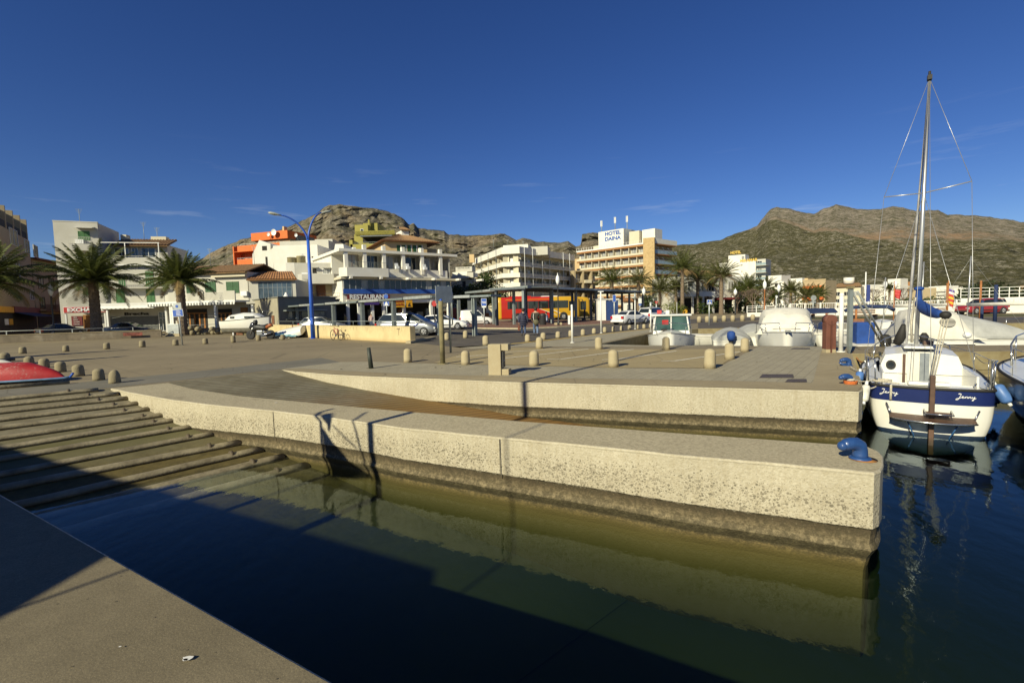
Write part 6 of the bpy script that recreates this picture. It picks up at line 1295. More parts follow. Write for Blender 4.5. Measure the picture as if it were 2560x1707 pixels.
def car(label, loc, yaw, L_, W_, H_, paint, top, rear, gh, belt=.92, wr=.31, stripe=False, taxi=False, group='cars parked by the harbour', name='parked_car', cat='car', two=None, doors=2, vanpanel=False, dark_low=False):
 """top: [(x, z)] outline of the bonnet-to-tail deck line (x from -L/2 rear to +L/2 front); gh: greenhouse (xb0, xr0, xr1, xb1)"""
 s = thing(name, label, cat, loc, yaw, group); hw = W_ / 2
 def tz(x):
  for (a, za), (b_, zb) in zip(top, top[1:]):
   if a <= x <= b_: return za + (zb - za) * (x - a) / (b_ - a)
  return top[-1][1] if x > top[-1][0] else top[0][1]
 rows = []; N = 30
 for i in range(N + 1):
  x = -L_ / 2 + L_ * i / N; e = abs(x) / (L_ / 2); k = (1 - max(0, (e - .80)) / .2 * .14) if e > .8 else 1; w_ = hw * k * (1 - .06 * max(0, e - .95) / .05)
  zt = tz(x); zb = .20 + .10 * max(0, (e - .86) / .14)
  if i in (0, N): w_ *= .94
  rows.append([Vector((x, -w_ * .86, zb)), Vector((x, -w_ * .99, zb + .12)), Vector((x, -w_, zb + (zt - zb) * .45)), Vector((x, -w_ * .985, zb + (zt - zb) * .75)), Vector((x, -w_ * .93, zt - .03)), Vector((x, -w_ * .86, zt)), Vector((x, 0, zt + .025)), Vector((x, w_ * .86, zt)), Vector((x, w_ * .93, zt - .03)), Vector((x, w_ * .985, zb + (zt - zb) * .75)), Vector((x, w_, zb + (zt - zb) * .45)), Vector((x, w_ * .99, zb + .12)), Vector((x, w_ * .86, zb))])
 mb = MB(); mb.grid(rows); mb.add(rows[0], [tuple(range(13))]); mb.add(rows[-1], [tuple(range(12, -1, -1))])
 xb0, xr0, xr1, xb1 = gh; wb, wt = hw * .90, hw * .70; zb = belt - .02; ins = .05
 lo = [(xb0, wb * .96), (xb1, wb * .88)]; roof = []
 K = 8
 def gp(u, v, sgn):      # u along, v up
  xa = xb0 + (xb1 - xb0) * u; xc = xr0 + (xr1 - xr0) * u; x = xa + (xc - xa) * v; y = (wb + (wt - wb) * v) * (1 - .10 * abs(2 * u - 1) ** 3); z = zb + (H_ - zb) * v - .05 * v * (abs(2 * u - 1) ** 2.5)
  return Vector((x, sgn * y, z))
 g1 = [[gp(i / K, v, 1) for i in range(K + 1)] for v in (0, .5, .93, 1)]; g2 = [[gp(i / K, v, -1) for i in range(K + 1)] for v in (0, .5, .93, 1)]
 mb.grid(g1); mb.grid(g2); mb.grid([g1[3], [Vector((p.x * .99, 0, p.z + .035)) for p in g1[3]], g2[3]]); mb.grid([[g1[j][0] for j in range(4)], [g2[j][0] for j in range(4)]]); mb.grid([[g1[j][K] for j in range(4)], [g2[j][K] for j in range(4)]])
 body = mb.build('body', paint, s)
 # glass laid 6 mm proud of the cabin
 def quadg(nm, pts, mat=m_cglassd, seg=None):
  if seg:
   u0, u1, sg = seg; o_ = Vector((0, sg * .04, .010)); mb = MB(); g = [[gp(u0 + (u1 - u0) * i / 5, .14 + .72 * v, sg) + o_ for i in range(6)] for v in (0, .33, .66, 1)]
   mb.grid(g); mb.add([g[0][0], g[0][5], g[3][5], g[3][0]] + [p - o_ * 2.5 for p in (g[0][0], g[0][5], g[3][5], g[3][0])], [(0, 1, 5, 4), (1, 2, 6, 5), (2, 3, 7, 6), (3, 0, 4, 7)]); return mb.build(nm, mat, s, fix=False)
  c_ = sum(pts, Vector()) / len(pts); nn = (pts[1] - pts[0]).cross(pts[2] - pts[1]).normalized(); ctr = Vector((c_.x * .5, 0, c_.z - .4)); nn = nn if nn.dot(c_ - ctr) > 0 else -nn
  mb = MB(); a = [p + nn * .008 for p in pts]; b_ = [p - nn * .02 for p in pts]; n_ = len(a); mb.add(a + b_, [tuple(range(n_)), tuple(range(2 * n_ - 1, n_ - 1, -1))] + [(i, n_ + i, n_ + (i + 1) % n_, (i + 1) % n_) for i in range(n_)]); return mb.build(nm, mat, s)
 cuts = [.03, .33, .345, .64, .655, .95] if doors == 3 else [.05, .47, .49, .94]
 for sg in (1, -1):
  for i in range(0, len(cuts), 2):
   if vanpanel and i < 2 and doors == 2: continue
   if vanpanel and doors == 3 and i < 4: continue
   quadg('side_window', None, m_cglassd, (cuts[i], cuts[i + 1], sg))
 m_ = lambda p, k: Vector((p.x, p.y * k, p.z))
 quadg('windscreen', [m_(gp(1, .08, 1), .9), m_(gp(1, .90, 1), .88), m_(gp(1, .90, -1), .88), m_(gp(1, .08, -1), .9)])
 if not vanpanel: quadg('rear_window', [m_(gp(0, .14, 1), .86), m_(gp(0, .88, 1), .84), m_(gp(0, .88, -1), .84), m_(gp(0, .14, -1), .86)])
 else:
  for sg in (1, -1): quadg('rear_window', [m_(gp(0, .2, sg), .8), m_(gp(0, .85, sg), .8), m_(gp(0, .85, sg), .12), m_(gp(0, .2, sg), .12)])
 fx = L_ / 2 - .82; rx = -L_ / 2 + .80
 for x in (fx, rx):
  for y in (-hw * .94, hw * .94):
   sg = 1 if y > 0 else -1; wheel(s, x, y - sg * .06, wr)
   MB().cyl((x, y - sg * .15, wr + .02), (x, y + sg * .042, wr + .02), wr * 1.18, n=24).build('wheel_arch', m_trim, s)
 for o in s.children:
  if o.name.startswith('wheel') and 'arch' not in o.name: o.location.y += .05 if o.location.y > 0 else -.05
 for sg in (1, -1):
  MB().box(-L_ / 2 - .015, -L_ / 2 + .12, sg * hw * .62, sg * hw * .90, belt - .32 if not vanpanel else belt - .3, belt - .06).build('tail_light', m_tail, s)
  MB().box(L_ / 2 - .25, L_ / 2 - .02, sg * hw * .52, sg * hw * .87, tz(L_ / 2 - .1) - .19, tz(L_ / 2 - .1) - .05).build('headlight', m_headl, s)
  MB().sph((xb1 - .35, sg * (hw * .98 + .03), belt + .08), .1, 10, 6, (.7, .9, .65)).build('wing_mirror', paint, s)
  MB().box(rx + .45, fx - .45, sg * hw * .985, sg * (hw + .012), .42, .50).build('side_strip', m_trim, s)
 MB().box(-L_ / 2 - .03, -L_ / 2 + .04, -.26, .26, .55 if not vanpanel else .45, .66 if not vanpanel else .56).build('number_plate', m_plate, s)
 MB().box(-L_ / 2 - .045, -L_ / 2 + .1, -hw * .9, hw * .9, .26, .44).build('rear_bumper', two or paint, s, bevel=.05); MB().box(L_ / 2 - .2, L_ / 2 + .03, -hw * .80, hw * .80, .24, .44).build('front_bumper', two or paint, s, bevel=.06)
 if stripe:
  for sg in (1, -1): mb = MB(); P_ = [(fx - 1.15, .52), (fx - .95, .52), (fx - .30, belt - .1), (fx - .50, belt - .1)]; mb.yprism(P_, sg * (hw + .002), sg * (hw + .008)); mb.build('door_stripe', M('taxi_stripe', (.02, .04, .22), .5), s)
 if taxi: MB().box(-.1, .1, -.3, .3, H_ + .03, H_ + .14).build('roof_light', m_trim, s)
 if dark_low: pass
 return s
mpv = [(-2.35, .98), (-2.0, 1.02), (1.0, 1.02), (1.55, .98), (2.2, .72), (2.36, .5)]
sed = [(-2.2, .86), (-2.1, .95), (-1.3, .97), (.9, .93), (1.9, .76), (2.2, .55)]
est = [(-2.2, .86), (-2.1, .95), (.8, .93), (1.8, .76), (2.2, .55)]
car('silver-grey people carrier taxi with a blue door stripe, parked behind the yellow wall', gnd(1022, 35.4), R(-12), 4.65, 1.75, 1.66, m_csilver, mpv, 0, (-2.28, -1.75, .45, 1.6), 1.0, .32, stripe=True, taxi=True, doors=3, name='taxi', cat='taxi')
car('white estate car parked just beyond the silver people carrier', gnd(1112, 45.2), R(-6), 4.4, 1.65, 1.38, m_cwhite, est, 0, (-2.12, -1.65, .05, 1.0), .90, .31, taxi=True, name='taxi', cat='taxi', two=m_cwhite)
car('small white delivery van with a dark lower bumper, seen left of the bus', gnd(1192, 56), R(4), 3.9, 1.62, 1.75, m_cwhite, [(-1.95, 1.0), (.6, 1.0), (1.5, .85), (1.95, .55)], 0, (-1.9, -1.82, .25, .95), .98, .29, vanpanel=True, two=m_trim, name='delivery_van', cat='van')
car('white saloon car seen from behind, near the right end of the bus shelter', gnd(1577, 46.8), R(38), 4.2, 1.65, 1.32, m_cwhite, sed, 0, (-1.55, -.85, .25, 1.05), .90, .30, stripe=True, taxi=True, name='taxi', cat='taxi')
car('white people carrier next to the white saloon, red tail lights showing', gnd(1632, 52), R(48), 4.4, 1.72, 1.58, m_cwhite, mpv, 0, (-2.2, -1.75, .45, 1.45), .98, .32, stripe=True, doors=3, name='taxi', cat='taxi')
car('silver estate car half hidden behind the yellow wall and lamp post', gnd(808, 47), R(-4), 4.4, 1.68, 1.48, m_csilver, est, 0, (-2.1, -1.6, .1, 1.1), .93, .31)
car('dark saloon car in the shade behind the long parapet at left', gnd(322, 50), R(2), 4.3, 1.68, 1.36, m_cdark, sed, 0, (-1.6, -.9, .25, 1.1), .9, .31)
car('dark parked car deep in the side street beside the exchange house', gnd(152, 54), R(70), 4.2, 1.65, 1.4, m_cdark, sed, 0, (-1.6, -.9, .25, 1.1), .9, .31)
s = car('dark red off-road car with roof rails on the promenade at right', gnd(2452, 50.5), R(180 + 4), 4.6, 1.75, 1.62, m_cred, [(-2.3, .95), (-2.2, 1.02), (.8, 1.02), (2.1, .92), (2.3, .62)], 0, (-2.2, -2.0, .3, 1.05), 1.0, .36, two=m_trim, doors=3, name='off_road_car')
for sg in (1, -1): MB().box(-1.9, .4, sg * .55, sg * .60, 1.66, 1.70).build('roof_rail', m_galv, s)
m_bred = M('bus_red', (.50, .028, .014), .35, var=.04, scale=1, coat=.4); m_byel = M('bus_yellow', (.60, .34, .02), .35, var=.04, scale=1, coat=.4)
def bus(label, loc, yaw, L_=12.0, W_=2.5, H_=3.45):
 s = thing('coach', label, 'bus', loc, yaw, 'buses at the station'); hw = W_ / 2; x0, x1 = -L_ / 2, L_ / 2
 def sec(x, k=1, zt=H_): return [Vector((x, sg * hw * k * a, z)) for sg, a, z in ((-1, .97, .32), (-1, 1, .6), (-1, 1, 2.6), (-1, .95, zt - .12), (-1, .8, zt), (1, .8, zt), (1, .95, zt - .12), (1, 1, 2.6), (1, 1, .6), (1, .97, .32))]
 mb = MB(); sts = [(x0, .95, H_ - .08), (x0 + .12, 1, H_), (x0 + .45, 1, H_)]; rows = [sec(*a) for a in sts]; mb.grid(rows, close=True); mb.add(rows[0], [tuple(range(10))]); mb.build('rear_end', m_byel, s)
 mb = MB(); rows = [sec(x, 1, H_) for x in (x0 + .45, x0 + 4, x1 - 4.6)]; mb.grid(rows, close=True); mb.build('body', m_bred, s)
 mb = MB(); rows = [sec(x1 - 4.6, 1, H_), sec(x1 - 1.2, 1, H_), sec(x1 - .4, .98, H_ - .12), sec(x1, .90, H_ - .5)]; mb.grid(rows, close=True); mb.add(rows[-1], [tuple(range(9, -1, -1))]); mb.build('front_end', m_byel, s)
 for sg in (-1, 1):
  k = 6
  for i in range(k):
   a = x0 + 1.35 + (L_ - 3.2) * i / k; MB().box(a + .02, a + (L_ - 3.2) / k - .02, sg * hw * .985, sg * (hw + .012), 1.75, 2.85).build('side_window', m_cglassd, s)
  MB().box(x1 - 1.75, x1 - .75, sg * hw * .96, sg * (hw + .006), 1.35, 2.75).build('side_window', m_cglassd, s)
  mb = MB(); mb.yprism([(x1 - 4.6, 1.72), (x1 - 6.2, 1.72), (x1 - 3.6, .75), (x1 - 3.0, .75)], sg * (hw + .004), sg * (hw + .016)); mb.build('swoosh_panel', m_byel, s)
  mb = MB(); mb.yprism([(x1 - 6.35, 1.72), (x1 - 6.2, 1.72), (x1 - 3.6, .75), (x1 - 3.75, .75)], sg * (hw + .004), sg * (hw + .02)); mb.yprism([(x1 - 4.75, 1.72), (x1 - 4.55, 1.72), (x1 - 3.0, 1.0), (x1 - 3.2, 1.0)], sg * (hw + .004), sg * (hw + .02)); mb.build('white_stripe', m_signw, s)
  mb = MB(); mb.box(x0 + 1.1, x1 - 4.8, sg * hw * .9, sg * (hw + .01), 3.06, 3.12); mb.build('gutter_line', m_ylw, s)
  MB().box(x0 + 2.0, x0 + 3.4, sg * hw * .98, sg * (hw + .006), .3, .95).build('engine_grille', m_trim, s)
 for x in (x0 + 2.9, x1 - 2.6):
  for y in (-hw + .12, hw - .12): wheel(s, x, y, .50, .3)
 for x in (x0 + 2.9, x1 - 2.6):
  for sg in (-1, 1): MB().cyl((x, sg * (hw - .1), .55), (x, sg * (hw + .01), .55), .62, n=24).build('wheel_arch', m_trim, s)
 for o in s.children:
  if o.name.startswith('wheel') and 'arch' not in o.name: o.location.y *= 1.075
 MB().box(x0 - .012, x0 + .05, -hw * .8, hw * .8, 1.9, 2.9).build('rear_window', m_cglassd, s)
 MB().box(x1 - .02, x1 + .02, -hw * .84, hw * .84, 1.25, 2.75).build('windscreen', m_cglassd, s)
 for sg in (-1, 1): MB().box(x0 - .03, x0 + .05, sg * hw * .72, sg * hw * .92, .8, 1.5).build('tail_light', m_tail, s); MB().box(x1 - .02, x1 + .03, sg * hw * .5, sg * hw * .82, .6, .85).build('headlight', m_headl, s); MB().tube([(x1 - .1, sg * hw, 3.0), (x1 + .35, sg * (hw + .1), 2.9), (x1 + .4, sg * (hw + .12), 2.4)], [.04, .05, .12], 8).build('wing_mirror', m_trim, s)
 MB().box(x0 + 2, x0 + 5, -.8, .8, H_, H_ + .16).build('roof_unit', m_bred, s); MB().box(x1 - 5.5, x1 - 3.2, -.7, .7, H_, H_ + .14).build('roof_unit', m_signw, s)
 return s
bus('long coach painted red with a yellow nose and tail, standing beyond the bus shelter', gnd(1345, 71.5), R(12), 12.4)
bus('second yellow-nosed coach standing partly behind the first one', gnd(1385, 77), R(12), 11.5)
# ================================================================ BICYCLE, MOTORBIKE
m_bfr = M('red_frame', (.35, .03, .05), .4, var=.1); m_chr = M('chrome', (.55, .55, .53), .2, metal=.9, var=.05)
s = thing('bicycle', 'red bicycle with a black saddle leaning on the yellow wall', 'bicycle', G(842, 850) , math.atan2((wb - wa).y, (wb - wa).x) + R(2)); s.scale = (.97, .97, .97)
def bwheel(x, r=.33):
 mb = MB(); mb.tube([(r * math.cos(t * math.pi / 14), 0, r * math.sin(t * math.pi / 14)) for t in range(29)], .022, 8); o = mb.build('wheel', m_tyre, s); o.location = (x, 0, r + .02)
 mb = MB()
 for k in range(12): t = k * math.pi / 6; mb.tube([(0, 0, 0), (r * .96 * math.cos(t), 0, r * .96 * math.sin(t))], .003, 3)
 mb.cyl((0, -.04, 0), (0, .04, 0), .03, n=8); mb.build('spokes', m_chr, o)
bwheel(-.52); bwheel(.52)
ax = .35
for a, b_, r in (((-.52, 0, ax), (-.30, 0, .78), .016), ((-.30, 0, .78), (-.27, 0, .93), .016), ((-.33, 0, .72), (.02, 0, .32), .022), ((-.29, 0, .80), (.14, 0, .72), .018), ((.02, 0, .32), (.17, 0, .80), .02), ((.02, 0, .32), (.52, 0, ax), .014), ((.15, 0, .72), (.52, 0, ax), .013), ((.17, 0, .80), (.185, 0, .92), .014)): pass
MB().tube([(-.52, 0, ax), (-.30, 0, .78), (-.27, 0, .93)], .016, 6).tube([(-.33, 0, .72), (.02, 0, .32)], .024, 6).tube([(-.29, 0, .80), (.14, 0, .72)], .02, 6).tube([(.02, 0, .32), (.17, 0, .80)], .02, 6).tube([(.02, 0, .32), (.52, 0, ax), (.15, 0, .72)], .013, 6).build('frame', m_bfr, s)
MB().tube([(-.42, -.25, .98), (-.30, -.08, .97), (-.27, 0, .94), (-.30, .08, .97), (-.42, .25, .98)], .014, 6).build('handlebar', m_trim, s)
MB().tube([(.06, 0, .93), (.2, 0, .94), (.33, 0, .95)], [.02, .05, .075], 8, flat=.5).build('saddle', m_trim, s); MB().cyl((.02, -.08, .32), (.02, -.05, .32), .09, n=16).tube([(.02, -.1, .32), (-.06, -.1, .17)], .012, 5).box(-.1, -.02, -.2, -.1, .15, .18).build('crank', m_chr, s)
MB().box(-.12, .06, .12, .14, .02, .75).build('wall_hatch', m_wood, s)
s = thing('motorbike', 'dark motorbike with an orange tail piece parked beside the beached boat', 'motorbike', G(652, 848), R(-6)); s.scale = (1.12, 1.12, 1.12)
for x in (-.68, .70): wheel(s, x, .001, .30, .13)
MB().tube([(-.55, 0, .55), (-.3, 0, .80), (0, 0, .78), (.3, 0, .74), (.62, 0, .86)], [.08, .19, .2, .15, .07], 12, flat=1.0).build('body', m_trim, s)
MB().tube([(-.70, 0, .75), (-.45, 0, .95), (-.3, 0, 1.15)], [.08, .17, .05], 10, flat=1.3).build('front_fairing', m_cdark, s); MB().tube([(.45, 0, .78), (.75, 0, .92), (.9, 0, .86)], [.12, .12, .05], 10).build('tail_piece', M('dull_orange', (.30, .09, .03), .5), s)
MB().tube([(-.38, -.32, 1.06), (-.30, 0, 1.02), (-.38, .32, 1.06)], .02, 6).build('handlebar', m_trim, s); MB().tube([(-.68, -.08, .3), (-.40, -.08, .95)], .03, 6).tube([(-.68, .08, .3), (-.40, .08, .95)], .03, 6).build('front_fork', m_chr, s); MB().box(-.2, .22, -.14, .14, .22, .58).build('engine', m_chr, s, bevel=.04); MB().tube([(0, -.16, .28), (.4, -.18, .3), (.85, -.18, .42)], [.03, .05, .06], 8).build('exhaust', m_chr, s)
MB().tube([(-.1, 0, .92), (.3, 0, .9), (.55, 0, .98)], [.10, .13, .09], 10, flat=.5).build('seat', M('grey_seat', (.07, .07, .08), .8), s); MB().tube([(-.35, 0, 1.0), (-.28, 0, 1.2), (-.2, 0, 1.28)], [.16, .14, .02], 10).build('windshield_bag', m_blackp, s)
# ================================================================ BOATS
m_gel = M('white_gelcoat', (.76, .75, .70), .3, var=.05, scale=1.2, col2=(.70, .68, .60), coat=.3, det=6); m_gelw = M('worn_gelcoat', (.62, .60, .52), .55, var=.12, scale=2, det=7)
m_hblue = M('hull_blue', (.012, .022, .10), .3, var=.1, scale=2, coat=.3); m_boot = M('blue_antifoul', (.007, .022, .055), .7, var=.3, scale=6)
m_canv = M('grey_canvas', (.40, .40, .37), .85, var=.16, scale=1.5, bump=1, bscale=2.6, det=7); m_canvw = M('cream_canvas', (.64, .61, .52), .85, var=.12, scale=1.5, bump=1, bscale=2.6, det=7); m_bcanv = M('blue_canvas', (.012, .055, .24), .8, var=.15, scale=4, bump=.4, bscale=12)
m_teak = M('dark_teak', (.095, .05, .03), .6, var=.25, scale=5); m_antr = M('dark_rubber', (.02, .018, .015), .7); m_alu = M('mast_aluminium', (.45, .45, .44), .35, metal=.6, var=.08, scale=2)
def hullf(L_, B, zs, ze, kd, stern=.8, e=2.2, tb=.62):
 def half(t):
  if t < .45: return B / 2 * (stern + (1 - stern) * math.sin(t / .45 * math.pi / 2))
  u = (t - .45) / .55; return B / 2 * (1 - u ** 2.4)
 def sheer(t): return zs + (ze - zs) * t ** 1.8
 def keel(t): return -kd * (1 - max(0, (t - tb) / (1 - tb)) ** 2.2 * 1.15)
 def pt(t, z, sg):
  k, s_ = keel(t), sheer(t); h = max(0, min(1, (z - k) / max(.01, s_ - k))); return Vector((L_ * t + .10 * L_ * max(0, t - .8) * h, sg * half(t) * (1 - (1 - h) ** e) ** (1 / e), max(z, k)))
 return half, sheer, keel, pt
def hull_strip(pt, keel, sheer, z0f, z1f, name, mat, parent, nz=8, N=26, bulge=.0, L_=1, cap=True, solid=False):
 mb = MB(); rows = []
 for i in range(N + 1):
  t = i / N; a, b_ = max(z0f(t), keel(t)), max(z1f(t), keel(t)); r = []
  for j in range(nz + 1): r.append(pt(t, b_ + (a - b_) * j / nz, -1))
  for j in range(nz, -1, -1): r.append(pt(t, b_ + (a - b_) * j / nz, 1))
  rows.append(r)
 mb.grid([r[:nz + 1] for r in rows]); mb.grid([r[nz + 1:] for r in rows])
 if cap:   # stern, gently rounded
  us = [1, .97, .9, .78, .6, .4, .2, 0, -.2, -.4, -.6, -.78, -.9, -.97, -1]; g = []
  for j in range(nz + 1):
   p = rows[0][j]; g.append([Vector((p.x - bulge * math.sqrt(max(0, 1 - u * u)), p.y * u * 1.0, p.z)) for u in us])
  mb.grid(g)
 return mb.build(name, mat, parent)
def boat(name, label, loc, yaw, L_, B, zs, ze, kd=.35, stern=.8, topm=None, bandm=None, band=None, group=None, cat='boat', bulge=.08, boot=True, rub=True, deck=True, bottom=None, e=2.2):
 s = thing(name, label, cat, loc, yaw, group); half, sheer, keel, pt = hullf(L_, B, zs, ze, kd, stern, e)
 lo = (lambda t: -9); b0 = (lambda t: .05)
 if boot: hull_strip(pt, keel, sheer, lo, b0, 'underwater_hull', bottom or m_boot, s, bulge=bulge)
 if band: hull_strip(pt, keel, sheer, (lambda t: .05 if boot else -9), lambda t: sheer(t) - band, 'topsides', topm or m_gel, s, bulge=bulge); hull_strip(pt, keel, sheer, lambda t: sheer(t) - band, sheer, 'sheer_band', bandm, s, nz=3, bulge=bulge)
 else: hull_strip(pt, keel, sheer, (lambda t: .05 if boot else -9), sheer, 'topsides', topm or m_gel, s, bulge=bulge)
 N = 24; L1 = [pt(i / N, sheer(i / N), 1) for i in range(N + 1)]; R1 = [pt(i / N, sheer(i / N), -1) for i in range(N + 1)]
 us = [.97, .9, .78, .6, .4, .2, 0, -.2, -.4, -.6, -.78, -.9, -.97]; st_ = [Vector((L1[0].x - bulge * math.sqrt(1 - u * u), L1[0].y * u, L1[0].z)) for u in us]
 loop = list(reversed(L1)) + st_ + R1
 if rub: MB().tube(loop, .028, 8, caps=False).build('rubbing_strake', m_antr if band else m_gelw, s)
 if deck: mb = MB(); mb.add([p + Vector((0, 0, -.01)) for p in loop], [tuple(range(len(loop)))]); mb.build('deck', m_gel, s)
 return s, half, sheer, pt
def railm(parent, pts, r=.014, posts=(), name='guard_rail'):
 mb = MB(); mb.tube(pts, r, 6)
 for a, b_ in posts: mb.tube([a, b_], r * .9, 6)
 return mb.build(name, m_chr, parent)
ax0 = at(2322, 1050, 9.62); stern_p = Vector((ax0.x, ax0.y, WZ)); YJ = math.atan2(.814, .58); SJ = .86; SY = .90
LJ, BJ = 6.6, 2.46
J, half, sheer, pt = boat('sailing_boat', 'small white sailing boat with a navy name band, moored stern-on beside the quay', stern_p, YJ, LJ, BJ, .94, 1.12, .42, .86, m_gel, m_hblue, .30, bulge=.30, cat='sailboat', deck=False, e=2.9)
J.scale = (SJ, SY, 1)
# side decks, cockpit well and cabin
def deckring(x0, x1, y0f, y1f, zoff=0, n=12): 
 return [[Vector((x0 + (x1 - x0) * i / n, sg * y0f(x0 + (x1 - x0) * i / n), sheer((x0 + (x1 - x0) * i / n) / LJ) + zoff)) for i in range(n + 1)] for sg in (1,)]
hb = lambda x: pt(min(1, max(0, x / LJ)), sheer(max(0, x / LJ)), 1).y
mb = MB()
for sg in (1, -1):
 xs = [0 + 6.4 * i / 20 for i in range(21)]
 mb.grid([[Vector((x, sg * hb(x), sheer(x / LJ) + .0)) for x in xs], [Vector((x, sg * min(hb(x) * .96, max(.02, .84 if x < 2.0 else .86 - max(0, x - 4.2) * .25)), sheer(x / LJ) + .03)) for x in xs]])
mb.add([Vector((4.9, .68, sheer(.75) + .03)), Vector((6.6, .02, sheer(1) + .02)), Vector((6.6, -.02, sheer(1) + .02)), Vector((4.9, -.68, sheer(.75) + .03))], [(0, 1, 2, 3)])
mb.add([Vector((-.29 * math.sqrt(1 - u * u), u * BJ / 2 * .86, .935)) for u in (1, .95, .8, .6, .3, 0, -.3, -.6, -.8, -.95, -1)] + [Vector((.28, -.84, .96)), Vector((.28, .84, .96))], [tuple(range(13))])
mb.build('side_deck', m_gel, J)
mb = MB(); mb.box(.28, 2.1, -.84, .84, .40, .44)                         # cockpit sole
for sg in (1, -1): mb.box(.28, 2.1, sg * .84, sg * .45, .44, .74); mb.box(.28, 2.1, sg * .84, sg * .80, .74, 1.16)
mb.box(.24, .30, -.84, .84, .44, .97); mb.build('cockpit', m_gel, J)
MB().box(-.02, .26, -.35, .38, .96, 1.03).build('stern_locker', m_gel, J, bevel=.02)
rows = []
for x, w_, h_ in ((2.06, .80, .0), (2.10, .80, .46), (2.9, .78, .52), (3.6, .72, .52), (4.4, .60, .42), (4.85, .48, .10)):
 z0 = sheer(x / LJ) + .02; rows.append([Vector((x, -w_ - .04, z0)), Vector((x, -w_, z0 + h_ * .5)), Vector((x, -w_ * .9, z0 + h_ * .92)), Vector((x, -w_ * .5, z0 + h_ * 1.02)), Vector((x, 0, z0 + h_ * 1.06)), Vector((x, w_ * .5, z0 + h_ * 1.02)), Vector((x, w_ * .9, z0 + h_ * .92)), Vector((x, w_, z0 + h_ * .5)), Vector((x, w_ + .04, z0))])
mb = MB(); mb.grid(rows, smooth=False); mb.add([p for p in rows[1]] + [Vector((2.10, .8, .44)), Vector((2.10, -.8, .44))], [tuple(range(11))]); mb.build('cabin', m_gel, J)
MB().box(2.04, 2.095, -.29, .27, .55, 1.50).build('companionway_hatch', m_gelw, J); MB().box(2.02, 2.037, -.17, .02, .5, 1.47).build('hatch_shade', M('grey_hatch', (.22, .24, .25), .4), J)
MB().box(2.03, 2.09, .30, .36, .55, 1.44).build('hatch_runner', m_teak, J)
MB().box(2.1, 3.1, -.36, .34, 1.56, 1.62).build('sliding_hatch', m_gel, J, bevel=.02)
MB().cyl((2.02, .60, 1.18), (2.098, .60, 1.18), .105, n=24).build('compass', m_antr, J); MB().cyl((2.01, .60, 1.18), (2.019, .60, 1.18), .065, n=20).build('compass_face', m_dglass, J)
for sg in (1, -1):
 for x in (2.6, 3.5): MB().box(x, x + .5, sg * .745, sg * .81, sheer(x / LJ) + .16, sheer(x / LJ) + .34).build('cabin_window', m_dglass, J)
# rudder, boarding platform, ladder
MB().box(-.50, -.335, -.045, .045, -.35, 1.22).build('rudder', m_teak, J, bevel=.012); MB().box(-.345, -.31, -.06, -.05, .1, .9).build('rudder_fitting', m_chr, J)
rows = [[Vector((-.27 * math.sqrt(1 - (y / 1.1) ** 2) - d_, y, .40)) for y in [-.72 + 1.44 * i / 14 for i in range(15)]] for d_ in (0.0,)] + [[Vector((-.34 - .50 * math.sqrt(max(0, 1 - (y / .80) ** 2)), y, .36)) for y in [-.72 + 1.44 * i / 14 for i in range(15)]]]
mb = MB(); mb.grid(rows, smooth=False); mb.grid([[p + Vector((0, 0, -.035)) for p in r] for r in rows], smooth=False); mb.grid([rows[1], [p + Vector((0, 0, -.035)) for p in rows[1]]]); mb.build('boarding_platform', m_teak, J)
MB().tube([p + Vector((-.01, 0, -.015)) for p in rows[1]], .018, 6).tube([Vector((-.28, .78, .60)), Vector((-.42, .70, .42))], .02, 6).tube([Vector((-.28, -.78, .56)), Vector((-.42, -.70, .42))], .02, 6).build('platform_edge', m_chr, J)
mb = MB()
for i in range(5): mb.box(-.36 - i * .075, -.40 - i * .075, -.30, .10 , .47, .495)
mb.build('ladder_tread', m_teak, J); MB().tube([(-.34, -.33, .45), (-.34, -.33, .53), (-.72, -.33, .50), (-.74, .12, .50), (-.34, .12, .53), (-.34, .12, .45)], .016, 6).build('ladder_frame', m_chr, J)
for y0_, y1_ in ((.55, .78), (-.55, -.78)): MB().tube([(-.60, y0_ * .8, .36), (-.50, y0_ * .55, .04), (-.40, y0_ * .5, -.1)], .013, 6).build('platform_strut', M('light_blue_strut', (.03, .10, .24), .5), J)
# mast, boom, sail cover, rigging
mf = Vector((3.05, .02, 1.66)); tp = Matrix.Rotation(-YJ, 3, 'Z') @ (at(2324, 196, 12.2) - stern_p); tp.x /= SJ; tp.y /= SY; dirm = (tp - mf)
mbt = MB(); mbt.tube([mf + Vector((0, 0, -.1)), mf.lerp(tp, .5), tp], [.050, .047, .034], 14, flat=1); mast = mbt.build('mast', m_alu, J)
MB().box(tp.x - .1, tp.x + .08, tp.y - .05, tp.y + .05, tp.z - .05, tp.z + .06).cyl(tp + Vector((.02, 0, .05)), tp + Vector((.02, 0, .17)), .03, n=8).build('masthead', m_antr, mast)
spz = mf.lerp(tp, .565); sl_, sr_ = spz + Vector((.0, .86, .02)), spz + Vector((-.12, -.94, .12)); MB().tube([spz, sl_], .014, 6).tube([spz, sr_], .014, 6).build('spreader', m_alu, mast)
bowp = pt(1, sheer(1), 1) + Vector((-.12, 0, .05)); bowp.y = 0
mb = MB(); pts = [bowp.lerp(tp, k / 24) for k in range(25)]; mb.tube(pts, [.022 + .018 * math.sin(math.pi * min(1, (k + 2) / 20)) for k in range(25)], 10); mb.build('furled_jib', M('furled_sail', (.42, .41, .40), .8, var=.25, scale=3), J)
